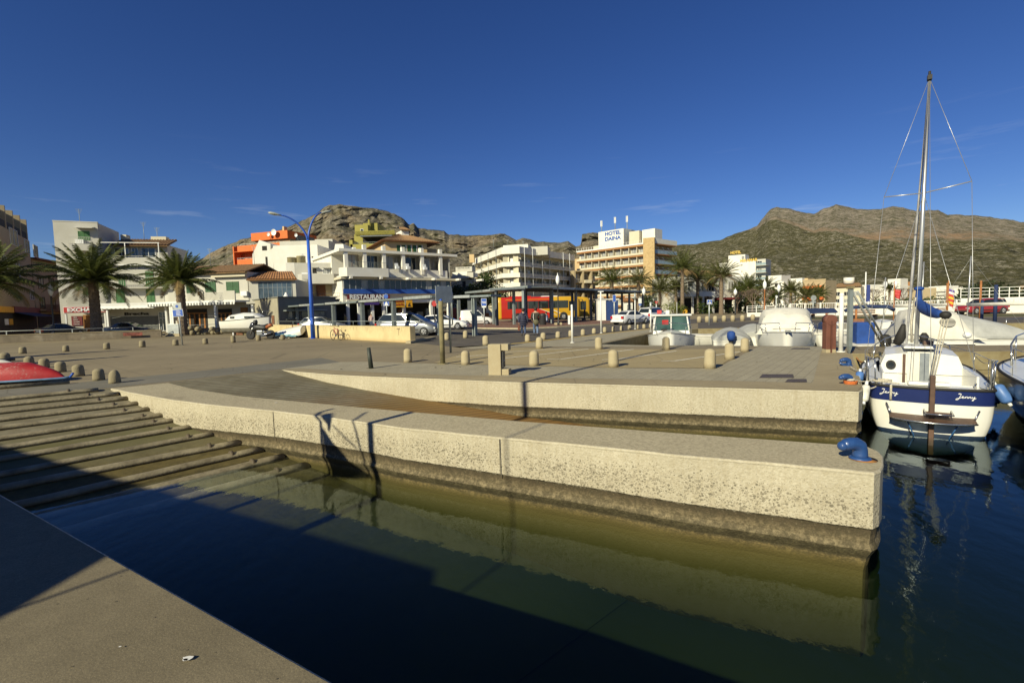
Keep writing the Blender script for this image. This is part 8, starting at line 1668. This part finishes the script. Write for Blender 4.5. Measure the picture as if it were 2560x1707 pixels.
mb = MB(); mb.tube([r[0] + Vector((0, .02, 0)) for r in reversed(rows)] + [Vector((-.1, 0, .05))] + [r[-1] + Vector((0, -.02, 0)) for r in rows], .032, 8); mb.build('gunwale', M('blue_gunwale', (.10, .20, .34), .6, var=.2, scale=6), s); MB().tube([(-.1, 0, .04), (-.2, 0, .16)], .03, 6).build('stem_head', m_lampb, s)
p_ = G(35, 926); s = thing('upturned_boat', 'pale upturned dinghy tucked behind the red rowing boat at the left edge', 'boat', p_ + Vector((-2.9, .4, 0)), 0); rows = [[Vector((2.9 * t, .6 * max(.02, math.sin(math.pi * min(.97, (1 - t) * 1.2 + .0) / 2)) * math.cos(a), .38 * min(1, (1 - t) / .3) ** .6 * math.sin(a))) for a in [math.pi * k / 10 for k in range(11)]] for t in [j / 14 for j in range(15)]]
mb = MB(); mb.grid(rows); mb.add(rows[0], [tuple(range(11))]); mb.build('hull', m_gelw, s)
# ================================================================ PEOPLE
m_skin = M('skin', (.50, .30, .20), .6, var=.05); m_jean = M('blue_jeans', (.055, .08, .15), .85, var=.2, scale=6, bump=.3, bscale=20); m_jeanl = M('faded_jeans', (.12, .17, .27), .85, var=.25, scale=6)
m_puff = M('navy_puffer', (.035, .038, .07), .7, var=.2, scale=3); m_olivej = M('dark_olive_jacket', (.035, .032, .022), .85, var=.2, scale=4); m_hair = M('dark_hair', (.035, .02, .013), .7, var=.2, scale=10); m_bag = M('brown_leather', (.16, .045, .02), .55, var=.15); m_pack = M('khaki_rucksack', (.11, .10, .05), .8, var=.2, scale=6)
def skinmesh(name, verts, edges, radii, mat, parent, sub=2, root=0):
 me = bpy.data.meshes.new(name); me.from_pydata([tuple(v) for v in verts], edges, []); o = bpy.data.objects.new(name, me); COL.objects.link(o); o.parent = parent
 me.materials.append(mat); md = o.modifiers.new('skin', 'SKIN'); md.use_smooth_shade = True
 if not me.skin_vertices: me.attributes  # created by the modifier
 for i, r in enumerate(radii):
  me.skin_vertices[0].data[i].radius = (r, r) if isinstance(r, (int, float)) else r; me.skin_vertices[0].data[i].use_root = (i == root)
 o.modifiers.new('sub', 'SUBSURF').levels = sub; o.modifiers['sub'].render_levels = sub; return o
def person(label, loc, yaw, jacket, trousers, hair, stride=.16, long_=.0, hood=False, arms=((.26, .03, .80), (-.26, .03, .80)), h=1.72, seated=False, hairlong=False, puff=False):
 """walks towards local +y; x to the person's right"""
 s = thing('person', label, 'person', loc, yaw); k = h / 1.72
 V = lambda x, y, z: Vector((x, y, z)) * k
 hipz = .88 if not seated else .50
 L_f = V(-.09, stride, .06); R_f = V(.10, -stride * .8, .07)
 kL = V(-.10, stride * .6 + .03, .47); kR = V(.10, -stride * .3 + .04, .46)
 if seated: kL, kR, L_f, R_f = V(-.1, .42, .48), V(.1, .42, .48), V(-.1, .44, .08), V(.1, .44, .08)
 vs = [V(0, 0, hipz + .04), V(0, .0, hipz + .22), V(0, .01, hipz + .42), V(0, 0, hipz + .56), V(0, .01, hipz + .64), V(0, .02, hipz + .72), V(0, .02, hipz + .81)]
 rd = [(.135, .11), (.12, .095), (.15, .11), (.10, .08), (.052, .055), (.078, .092), (.068, .082)]
 ed = [(0, 1), (1, 2), (2, 3), (3, 4), (4, 5), (5, 6)]
 def chain(a, pts, rs):
  for p, r in zip(pts, rs): vs.append(p); rd.append(r); ed.append((a, len(vs) - 1)); a = len(vs) - 1
  return a
 chain(0, [V(-.09, .0, hipz - .06), kL, L_f + V(0, -.02, .06)], [.085, .060, .042]); chain(0, [V(.09, .0, hipz - .06), kR, R_f + V(0, -.02, .06)], [.085, .060, .042])
 hands = []
 for sg, (ax_, ay, az) in zip((1, -1), arms):
  sh = V(sg * .18, 0, hipz + .53); ha = V(ax_, ay, az + hipz - .88); el = sh.lerp(ha, .52) + V(sg * .03, -.05, 0)
  a = chain(3, [sh, el, ha], [.062, .045, .030]); pm = ha + (ha - el).normalized() * .06 * k; a = chain(a, [pm], [(.034, .02)])
  dn = (ha - el).normalized(); sd_ = Vector((0, 1, 0))
  for f, ln in ((-.028, .062), (-.010, .072), (.008, .070), (.026, .056)): b0 = pm + sd_ * f * k + dn * .03; chain(a, [b0, b0 + dn * ln * .5 * k, b0 + (dn * .95 + Vector((-sg * .3, 0, 0))) * ln * k], [.010, .009, .007])
  chain(a, [pm + sd_ * .035 * k, pm + sd_ * .05 * k + dn * .04 * k], [.011, .008]); hands.append(pm)
 body = skinmesh('body', vs, ed, rd, m_skin, s, 2)
 hd = V(0, .02, hipz + .76)
 mb = MB(); mb.sph(hd, .105 * k, 16, 12, (.86, 1.02, 1.16)); mb.sph(hd + V(0, .115, -.015), .018 * k, 8, 6, (.8, 1.2, 1.4)); mb.sph(hd + V(.09, .0, -.01), .025 * k, 8, 6, (.4, .8, 1.2)); mb.sph(hd + V(-.09, .0, -.01), .025 * k, 8, 6, (.4, .8, 1.2)); mb.build('head', m_skin, s)
 mb = MB()
 for sg in (1, -1): mb.sph(hd + V(sg * .035, .093, .012), .010 * k, 8, 6)
 mb.build('eyes', m_antr, s); MB().sph(hd + V(0, .100, -.055), .014 * k, 8, 5, (1.6, .5, .4)).build('mouth', m_dred, s)
 mb = MB(); mb.sph(hd + V(0, -.018, .028), .116 * k, 16, 12, (.90, 1.0, 1.08)); 
 if hairlong: mb.tube([hd + V(0, -.06, .02), hd + V(0, -.09, -.10), hd + V(0, -.10, -.19)], [.10 * k, .085 * k, .05 * k], 12)
 mb.build('hair', hair, s)
 # jacket: one skinned surface round the torso and sleeves
 bz = hipz - .06 - long_
 jv = [V(0, 0, bz), V(0, 0, hipz + .1), V(0, .0, hipz + .3), V(0, 0, hipz + .50), V(0, .0, hipz + .60)]; jr = [(.20, .16), (.185, .15), (.19, .15), (.165, .12), (.075, .075)]; je = [(0, 1), (1, 2), (2, 3), (3, 4)]
 if puff: jr = [(a * 1.10, b_ * 1.12) for a, b_ in jr]
 for sg, (ax_, ay, az) in zip((1, -1), arms):
  sh = V(sg * .20, 0, hipz + .50); ha = V(ax_, ay, az + hipz - .88); el = sh.lerp(ha, .52) + V(sg * .04, -.05, 0); n0 = len(jv); jv += [sh, el, ha + (el - ha) * .08]; q_ = 1.15 if puff else 1
  jr += [.085 * q_, .070 * q_, .055 * q_]; je += [(3, n0), (n0, n0 + 1), (n0 + 1, n0 + 2)]
 skinmesh('jacket', jv, je, jr, jacket, s, 2)
 if puff:
  mb = MB()
  for i in range(6):
   z = bz - .06 + i * .105; rx = .205 + .012 * math.sin(i); mb.tube([V(rx * 1.03 * math.cos(a), rx * .80 * math.sin(a), z) for a in [t * math.pi / 9 for t in range(19)]], .036 * k, 8)
  mb.build('quilting', jacket, s)
 if hood: MB().tube([V(-.12, -.10, hipz + .56), V(0, -.15, hipz + .50), V(.12, -.10, hipz + .56), V(.06, .04, hipz + .62), V(-.06, .04, hipz + .62), V(-.12, -.10, hipz + .56)], .05 * k, 10).build('hood', jacket, s)
 tv = [V(0, 0, hipz + .02), V(-.09, .0, hipz - .10), kL, L_f + V(0, -.02, .07), V(.09, .0, hipz - .10), kR, R_f + V(0, -.02, .07)]; skinmesh('trousers', tv, [(0, 1), (1, 2), (2, 3), (0, 4), (4, 5), (5, 6)], [(.145, .125), .105, .082, .068, .105, .082, .068], trousers, s, 2)
 for f in (L_f, R_f): MB().tube([f + V(0, -.08, -.01), f + V(0, .0, .0), f + V(0, .12, -.03), f + V(0, .17, -.035)], [.04 * k, .05 * k, .045 * k, .025 * k], 10, flat=.8).build('shoe', m_antr, s)
 return s, hands, V
p1 = G(1309, 839.5); s, hn, V = person('person in a navy padded jacket and jeans walking away, brown bag in the left hand', p1, R(2), m_puff, m_jean, m_hair, .12, .05, hood=True, h=1.74, puff=True, arms=((.27, .02, .86), (-.27, .0, .82)))
sb = thing('shoulder_bag', 'brown leather bag carried low by the person in the navy jacket', 'bag', p1, R(2)); MB().box(-.36, -.24, -.12, .12, .35, .68).build('bag_body', m_bag, sb, bevel=.03); MB().tube([(-.30, -.09, .66), (-.30, 0, .82), (-.30, .09, .66)], .012, 6).build('handle', m_bag, sb)
p2_ = G(1340, 839.5); s, hn, V = person('person in a dark olive jacket and pale jeans walking away with a rucksack', p2_, R(-3), m_olivej, m_jeanl, m_hair, .20, .10, h=1.78, arms=((.22, .10, 1.0), (-.22, .10, 1.0)))
sb = thing('rucksack', 'khaki rucksack slung low on the back of the person in the olive jacket', 'bag', p2_, R(-3)); MB().sph((.02, -.24, .88), .19, 14, 10, (1, .55, .95)).build('sack', m_pack, sb); MB().tube([(-.13, -.16, 1.42), (-.15, -.19, 1.2), (-.10, -.26, .95)], .018, 6).build('strap', m_signw, sb)
person('person in a pale blue top sitting right of the dark litter bin', gnd(1366, 49.5), R(60), M('light_blue_top', (.45, .55, .68), .8), m_jean, m_hair, .1, seated=True, arms=((.15, .35, .95), (-.15, .35, .95)))
person('person in black standing by the yellow nose of the coach', gnd(1462, 62), R(80), m_blackp, m_blackp, M('white_cap', (.6, .6, .6), .8), .08, .1, arms=((.22, .15, 1.0), (-.22, .15, 1.0)))
person('person in an ochre coat passing the shop column behind the pergola', gnd(863, 60), R(90), M('ochre_coat', (.32, .2, .05), .8), m_jean, m_hair, .12, .2)
person('person in a pale top crouched by the shop racks behind the pergola', gnd(928, 58), R(200), M('pale_pink_top', (.5, .38, .36), .8), m_jean, m_hair, .1, h=1.6)
person('person in a light shirt standing by the white mast under the far palms', gnd(1975, 64), R(20), m_canvw, m_brown, m_hair, .1)
# ================================================================ PLANTS
m_trunk = M('palm_trunk', (.16, .115, .075), .95, var=.3, scale=8, bump=.8, bscale=14, col2=(.24, .18, .12)); m_dry = M('dry_frond', (.26, .175, .065), .9, var=.25, scale=4)
def leafmat(name, c1, c2, rough=.55, tr=.25):
 n = NT(name); col = n.mix(n.ramp(n.noise(1.6, 4, .7), [(.35, 0), (.65, 1)]), c1, c2); m = n.fin(col, rough, .35); t_ = n.t.nodes.new('ShaderNodeBsdfTranslucent'); n.L(col, t_.inputs[0]); mx_ = n.t.nodes.new('ShaderNodeMixShader'); mx_.inputs[0].default_value = tr
 n.L(n.b.outputs[0], mx_.inputs[1]); n.L(t_.outputs[0], mx_.inputs[2]); n.L(mx_.outputs[0], n.out.inputs[0]); return m
m_palm = leafmat('palm_leaf', (.060, .078, .016), (.125, .135, .032)); m_palm2 = leafmat('palm_leaf_olive', (.075, .085, .020), (.13, .125, .040)); m_leaf = leafmat('tree_leaf', (.030, .050, .012), (.065, .09, .02)); m_leafy = leafmat('bush_leaf', (.10, .13, .015), (.17, .19, .03)); m_pine = leafmat('pine_leaf', (.022, .038, .012), (.045, .06, .018)); m_twig = M('bare_twig', (.14, .10, .07), .9, var=.3, scale=3)
def palm_meshes(seed, R_, th, tr, nf, pairs, lw, flare=1.0, up=1.0, leaf=None):
 rnd = random.Random(seed); C_ = Vector((0, 0, th)); gr = MB(); dry = MB()
 for f in range(nf):
  q = f / nf; az = f * 2.39996 + rnd.random() * .3; el = R(85 - 98 * q ** .9 + rnd.uniform(-6, 6)) * up; Lf = R_ * (1.12 - .28 * abs(q - .45)) * rnd.uniform(.88, 1.08); drop = .42 + .62 * q
  tgt = dry if q > .90 else gr; h_ = Vector((math.cos(az), math.sin(az), 0)); sd_ = Vector((-h_.y, h_.x, 0)); pts = []; p = C_ + h_ * tr * .5 + Vector((0, 0, rnd.uniform(-.15, .15))); a = el; K = pairs
  for i in range(K + 1):
   pts.append(p.copy()); p = p + (h_ * math.cos(a) + Vector((0, 0, math.sin(a)))) * (Lf / K); a -= R(70) * drop / K * (.35 + 1.3 * i / K)
  tgt.tube([pts[0], pts[K // 2], pts[-1]], [.045, .025, .008], 3, smooth=False, caps=False)
  for i in range(2, K + 1):
   u = i / K; d = (pts[i] - pts[i - 1]).normalized(); ll = Lf * .21 * math.sin(math.pi * min(1, .18 + u * .80)) ** .6 * rnd.uniform(.85, 1.12); nrm = sd_.cross(d)
   for sg in (1, -1):
    out_ = (sd_ * sg * .78 + d * .62 + nrm * .30 * (1 if q < .7 else .1) + Vector((0, 0, rnd.uniform(-.18, .05)))).normalized(); b0 = pts[i]; tip = b0 + out_ * ll + Vector((0, 0, -.10 * ll * (1 + q))); w_ = d * lw
    tgt.add([b0 - w_, b0 + w_, (b0 + tip) / 2 + w_ * .9 + Vector((0, 0, .03 * ll)), tip, (b0 + tip) / 2 - w_ * .9 + Vector((0, 0, .03 * ll))], [(0, 1, 2, 3, 4)])
 tk = MB(); prof = []; K = 26
 for i in range(K + 1):
  u = i / K; r = tr * (1 + .25 * (1 - u) ** 6 * flare - .12 * u + (.06 if i % 2 else -.02)) ; prof.append((r, th * u * .99))
 prof += [(tr * 1.25, th * 1.0), (tr * 1.1, th + tr * .9), (0, th + tr * 1.4)]; tk.lathe(prof, n=14, smooth=False)
 return tk, gr, dry, leaf or m_palm
def palm(label, loc, spec, group, lean=0):
 s = thing('palm_tree', label, 'palm tree', loc, random.Random(label).random() * 6, group); tk, gr, dry, lf = palm_meshes(*spec[:-1], leaf=spec[-1]); tk.build('trunk', m_trunk, s); gr.build('crown', lf, s, fix=False); dry.build('dry_fronds', m_dry, s, fix=False); s.rotation_euler.x = lean; return s
GP = 'tall palms along the promenade'
def ph(px, py, d): return at(px, py, d).z
def palmat(label, px, py, rpx, d, seed, trpx=9, nf=62, pairs=24, group=None, leaf=None, lw=.048, up=1.0, bx=None):
 k = d / FPX; p = gnd(px, d) if bx is None else gnd(bx, d); return palm(label, p, (seed, rpx * k, ph(px, py, d) , trpx * k, nf, pairs, lw, 1, up, leaf or m_palm), group)
palmat('palm with a broad dark crown cut by the left edge of the photo', -28, 704, 116, 41, 3, 12, 70, 30, 'palms before the left houses')
palmat('big palm with a thick trunk in front of the red exchange sign', 240, 702, 101, 46.5, 11, 11.5, 68, 30, 'palms before the left houses')
palmat('palm in front of the two-storey house, beside the blue harbour notice', 456, 702, 80, 47.5, 19, 10.5, 62, 28, 'palms before the left houses')
far = [(1530, 704, 44, 92, 'palm crown showing above the bus shelter roof, left one', 7), (1597, 706, 38, 96, 'palm crown before the hotel stone tower, above the bus shelter roof', 7), (1650, 728, 48, 76, 'palm just right of the bus shelter end, in front of the hotel end wing', 5.5), (1706, 672, 52, 84, 'tallest palm, standing right of the hotel end wing', 6), (1690, 722, 40, 90, 'lower palm crown tucked under the tallest palm', 5), (1744, 700, 44, 90, 'palm second in the cluster right of the tallest palm', 5.5), (1768, 712, 38, 96, 'bushy palm at the middle of the palm cluster', 5), (1803, 690, 44, 80, 'palm with a straight pale trunk in front of the white hotel', 6.5), (1838, 728, 30, 98, 'small palm right of the straight pale trunk', 4.5), (1870, 722, 40, 92, 'palm with brownish crown below the white hotel balconies', 5), (1882, 752, 34, 88, 'low palm crown beneath the brownish crown', 5), (1912, 722, 34, 95, 'palm left of the white globe lamp on the orange column', 4.5), (1938, 745, 30, 90, 'palm between the two globe lamps', 4.5), (1976, 728, 30, 96, 'small palm behind the slim white mast', 4.5), (2012, 742, 40, 84, 'palm left of the grey round sign, before the orange-balconied flats', 5.5), (2044, 738, 30, 96, 'palm at the right end of the promenade row', 4.5), (2222, 722, 18, 120, 'lone small palm before the blank gable house', 3.5)]
for i, (px, py, r, d, lab, tw) in enumerate(far):
 palmat(lab, px, py, r, d, 100 + i, tw * .75, 46, 15, GP, m_palm2 if i % 3 else m_palm, .055, 1.0)
def tree(label, loc, tr_h, tr_r, lobes, n_, size, mat, name='tree', cat='tree', group=None, seed=1, limbs=5):
 rnd = random.Random(seed); s = thing(name, label, cat, loc, 0, group); mb = MB(); top = Vector((0, 0, tr_h)); mb.tube([(0, 0, 0), (.05, .02, tr_h * .5), (0, 0, tr_h)], [tr_r * 1.3, tr_r, tr_r * .8], 8)
 for c_, r_ in lobes[:limbs]: c_ = Vector(c_); mb.tube([top * .9, top.lerp(c_, .5) + Vector((0, 0, .1)), c_], [tr_r * .6, tr_r * .35, tr_r * .12], 5)
 mb.build('trunk', m_twig, s); mb = MB()
 for c_, r_ in lobes:
  c_ = Vector(c_); kk = max(20, int(n_ * r_[0] * r_[2]))
  for i in range(kk):
   u = Vector((rnd.gauss(0, 1), rnd.gauss(0, 1), rnd.gauss(0, 1))).normalized(); rr = rnd.random() ** .42; wob = 1 + .35 * noise.noise(u * 2.2 + c_); p = c_ + Vector((u.x * r_[0], u.y * r_[1], u.z * r_[2])) * rr * wob
   a = Vector((rnd.gauss(0, 1), rnd.gauss(0, 1), rnd.gauss(0, .7))).normalized(); b_ = a.cross(u if abs(a.dot(u)) < .95 else Vector((0, 0, 1))).normalized(); sz = size * rnd.uniform(.6, 1.3)
   mb.add([p - a * sz, p + b_ * sz * .55, p + a * sz, p - b_ * sz * .55], [(0, 1, 2, 3)])
 mb.build('crown', mat, s, fix=False); return s
tree('dense dark green tree behind the white delivery van', gnd(1212, 84), 2.2, .25, [((0, 0, 5.0), (2.6, 2.4, 2.6)), ((-2.6, 0, 3.8), (2.2, 2, 2.2)), ((2.4, .5, 3.9), (2.4, 2, 2.4)), ((.5, 0, 7.0), (1.6, 1.6, 1.7))], 240, .20, m_leaf, seed=3)
tree('dark green tree left of the dense one, next to the restaurant corner', gnd(1158, 88), 2.0, .25, [((0, 0, 4.0), (2.4, 2.2, 2.6)), ((1.8, 0, 5.2), (1.6, 1.6, 1.6)), ((-1.4, 0, 5.4), (1.4, 1.4, 1.3))], 240, .20, m_leaf, seed=5)
tree('round clipped yellow-green bush on the promenade near the parked white cars', gnd(1681, 66), .5, .1, [((0, 0, 1.35), (1.6, 1.3, 1.0)), ((1.3, 0, 1.1), (.8, .8, .7))], 500, .10, m_leafy, 'round_bush', 'bush', seed=8)
tree('dark green bush under the bus shelter roof, right of the coach', gnd(1472, 80), .4, .1, [((0, 0, 1.5), (1.7, 1.2, 1.2)), ((-1.8, 0, 1.2), (1.2, 1, 1.0))], 350, .14, m_leaf, 'bush', 'bush', seed=9)
tree('dark shrub behind the white notice and parked cars', gnd(1622, 90), .6, .1, [((0, 0, 2.4), (1.5, 1.2, 1.8)), ((1.4, 0, 1.6), (1.2, 1, 1.2))], 300, .15, m_leaf, 'bush', 'bush', seed=10)
pn = [(2432, 735, 5.5, 'round dark pine right of the white flats'), (2465, 732, 7.5, 'broad dark pine above the red car'), (2505, 738, 6.0, 'dark pine between the navy pile and the small villa'), (2555, 742, 6.0, 'dark pine at the right edge')]
for i, (px, py, r, lab) in enumerate(pn): d = 175; z = ph(px, py, d); tree(lab, gnd(px, d), z * .7, .4, [((0, 0, z), (r, r, r * .62)), ((-r * .6, 0, z - 1.6), (r * .6, r * .6, r * .5)), ((r * .6, 0, z - 1.5), (r * .7, r * .6, r * .5)), ((0, 0, z - 3.5), (r * .8, r * .5, 2.5))], 26, .55, m_pine, 'pine_tree', 'pine', 'pines at the foot of the hill', seed=20 + i)
for i, (px, d, lab) in enumerate(((1908, 78, 'bare leafless tree between the palms and the low white wall'), (1880, 76, 'bare brown tree left of the other leafless one'), (2180, 92, 'bare tree behind the white flagpole'), (2255, 96, 'bare twiggy tree under the brick flats'), (1842, 84, 'bare tree among the palm trunks'))):
 rnd = random.Random(i); s = thing('bare_tree', lab, 'tree', gnd(px, d), 0, 'leafless trees'); mb = MB(); mb.tube([(0, 0, 0), (.1, 0, 1.6)], [.16, .11], 6); mb.build('trunk', m_twig, s); mb = MB()
 def br(p, dr, ln, r, dep):
  q = p + dr * ln; mb.tube([p, q], [r, r * .65], 4, smooth=False, caps=False)
  if dep: 
   for _ in range(3 if dep > 1 else 4): nd = (dr + Vector((rnd.uniform(-.8, .8), rnd.uniform(-.8, .8), rnd.uniform(-.15, .6)))).normalized(); br(q, nd, ln * .72, r * .6, dep - 1)
 for _ in range(4): br(Vector((.1, 0, 1.6)), Vector((rnd.uniform(-.7, .7), rnd.uniform(-.7, .7), .8)).normalized(), .9, .08, 4)
 mb.build('branches', m_twig, s)
for i, (x0, x1, d, lab) in enumerate(((2180, 2330, 130, 'mixed green hedge running under the white gable house'), (1915, 2060, 120, 'dark hedge behind the low white wall under the palms'), (2330, 2420, 140, 'green hedge under the white flats right of the mast'), (1740, 1900, 88, 'low dark hedge among the palm trunks'))):
 a, b_ = gnd(x0, d), gnd(x1, d); ln = (b_ - a).length; lobes = [((ln * (j + .5) / 8, 0, 1.2 + .5 * math.sin(j * 2.1 + i)), (ln / 13, 1.2, 1.4 + .5 * math.cos(j * 1.3))) for j in range(8)]
 tree(lab, a, .3, .05, lobes, 38 if i != 3 else 60, .3, m_leaf, 'hedge', 'hedge', 'hedges under the far houses', seed=40 + i, limbs=0)
n = NT('verge_grass'); g_ = n.mix(n.noise(1.2, 6, .7), (.06, .075, .02), (.12, .11, .04)); m_grass = n.fin(g_, .95)
mb = MB(); a, b_, c_, e_ = gnd(1960, 48.5), gnd(2660, 42), gnd(2660, 46), gnd(1960, 54); mb.add([a, b_, c_, e_], [(0, 1, 2, 3)]); mb.v = [(v[0], v[1], .014) for v in mb.v]; struct(mb.build('grass_verge', m_grass, fix=False))
# ================================================================ BEHIND THE CAMERA: what throws the long shadows
S = TOSUN
def back(p, dist): return p + S * dist
# tall lamp post whose shadow crosses both piers
l0 = G(990, 1063.5, -.08); l1 = G(1410, 957); dsh = (l1 - l0); dsh.z = 0; dsh.normalize()
base = l0 - dsh * 7.3; base.z = 0
s = thing('lamp_mast', 'tall grey lamp mast standing on the near quay behind the photographer', 'street lamp', base); MB().cyl((0, 0, 0), (0, 0, 17.5), .075, .06, 12).build('column', m_steel, s)
# small davit with a folded triangular sail cloth: throws the hooked shadow on the near pier
q0 = G(803, 1040, -.085)
def shadowed(px, py, dist, z=-.085): return back(G(px, py, z), dist)
DD = 7.2
tri = [(735, 950), (0, 0)]
def wallhit(px, py):      # point on the near pier's front face under pixel
 a, b_ = G(688, 1026, -.08), G(1005, 1068, -.08); n2 = Vector(((b_ - a).y, -(b_ - a).x, 0)); d = ray(px, py); t = (a - CP).dot(n2) / d.dot(n2); return CP + d * t
P = [back(wallhit(*q), DD) for q in ((802, 1068), (826, 1104), (866, 1150), (918, 1188), (870, 1192), (812, 1188), (806, 1120))]
mb = MB(); off_ = Vector((.02, -.02, 0)); mb.add(P + [p + off_ for p in P], [tuple(range(7)), tuple(range(13, 6, -1))] + [(i, 7 + i, 7 + (i + 1) % 7, (i + 1) % 7) for i in range(7)])
cloth = thing('davit_crane', 'small davit crane with a hanging cloth on the near quay behind the photographer', 'crane', (0, 0, 0)); mb.build('hanging_cloth', m_navy, cloth)
pa_, pb_ = back(wallhit(798, 1052), DD), back(wallhit(806, 1190), DD)
MB().tube([back(wallhit(808, 1200), DD), pb_, pa_, back(G(794, 1035, -.08), DD), back(G(800, 1030, -.08), DD + .15), back(G(830, 1022, -.08), DD + .15)], .035, 8).build('davit_arm', m_steel, cloth)
MB().tube([back(wallhit(818, 1075), DD), back(wallhit(820, 1050), DD), back(G(818, 1034, -.08), DD)], [.03, .10, .05], 10).build('pulley', m_steel, cloth)
MB().tube([back(G(915, 1030, -.08), DD), back(G(884, 1050, -.08), DD), back(wallhit(888, 1080), DD), back(wallhit(900, 1130), DD), back(wallhit(915, 1195), DD)], .022, 6).build('rope', m_rope, cloth)
MB().tube([back(wallhit(828, 1062), DD), back(wallhit(890, 1120), DD)], .015, 6).build('stay', m_rope, cloth)
zlow = min(v.z for v in P); MB().tube([pb_, Vector((pb_.x, pb_.y, min(0, pb_.z)))], .05, 8).build('davit_post', m_steel, cloth)
# unseen shed, added so its shadow darkens the corner of the near quay and the slipway
fl = lambda p: p - S * (p.z / S.z)         # slide a point along the sun ray down or up to quay level
e1, e2, r1, r0 = G(275, 1390), G(0, 1550), fl(ongrade(300, 1250)), fl(ongrade(0, 1158))
u1 = (e1 - e2); u1.z = 0; u1.normalize(); u2 = (r0 - r1); u2.z = 0; u2.normalize()
u2 = -sd; c0 = e1 + u1 * .35; c0.z = 0
HS = 3.3; c1 = c0 + S * (HS / S.z); c1.z = 0
q = [c1, c1 + u2 * 13, c1 + u2 * 13 - u1 * 9, c1 - u1 * 9]
s = thing('shading_shed', 'unseen flat-roofed shed added behind the photographer to shade the near quay', 'shed', (0, 0, 0))
ins = [c1 + u2 * .25 - u1 * .25, c1 + u2 * 12.7 - u1 * .25, c1 + u2 * 12.7 - u1 * 8.7, c1 + u2 * .25 - u1 * 8.7]
MB().prism([(p.x, p.y) for p in q], HS - .12, HS).build('roof', m_steel, s); MB().prism([(p.x, p.y) for p in ins], 0, HS - .121).build('wall', m_offw, s)
for q_, lab in ((G(322, 876), 'nearer'), (G(317, 893), 'farther')):  # unseen cypresses, added and tapered to throw the two streaks on the yard
 b_ = q_ - dsh * 10.6; tree('slim unseen cypress added left to cast a shadow, the %s one of two' % ('farther' if lab == 'nearer' else 'nearer'), Vector((b_.x, b_.y, 0)), .6, .12, [((0, 0, 1.5), (1.2, 1.2, 1.5)), ((0, 0, 2.9), (.95, .95, 1.4)), ((0, 0, 4.2), (.6, .6, 1.2)), ((0, 0, 5.2), (.3, .3, .8))], 700, .12, m_pine, 'shadow_cypress', 'cypress', 'shadow-casting cypresses added left of the view', limbs=0)
# unseen slim pole, added to draw a thin line of shade over the near quay
p = G(391, 1472); b_ = p - dsh * 6.2; s = thing('shadow_pole', 'slim unseen steel pole added behind the photographer to cast a thin shadow', 'pole', Vector((b_.x, b_.y, 0))); MB().cyl((0, 0, 0), (0, 0, 7.0), .016, n=8).build('staff', m_steel, s)
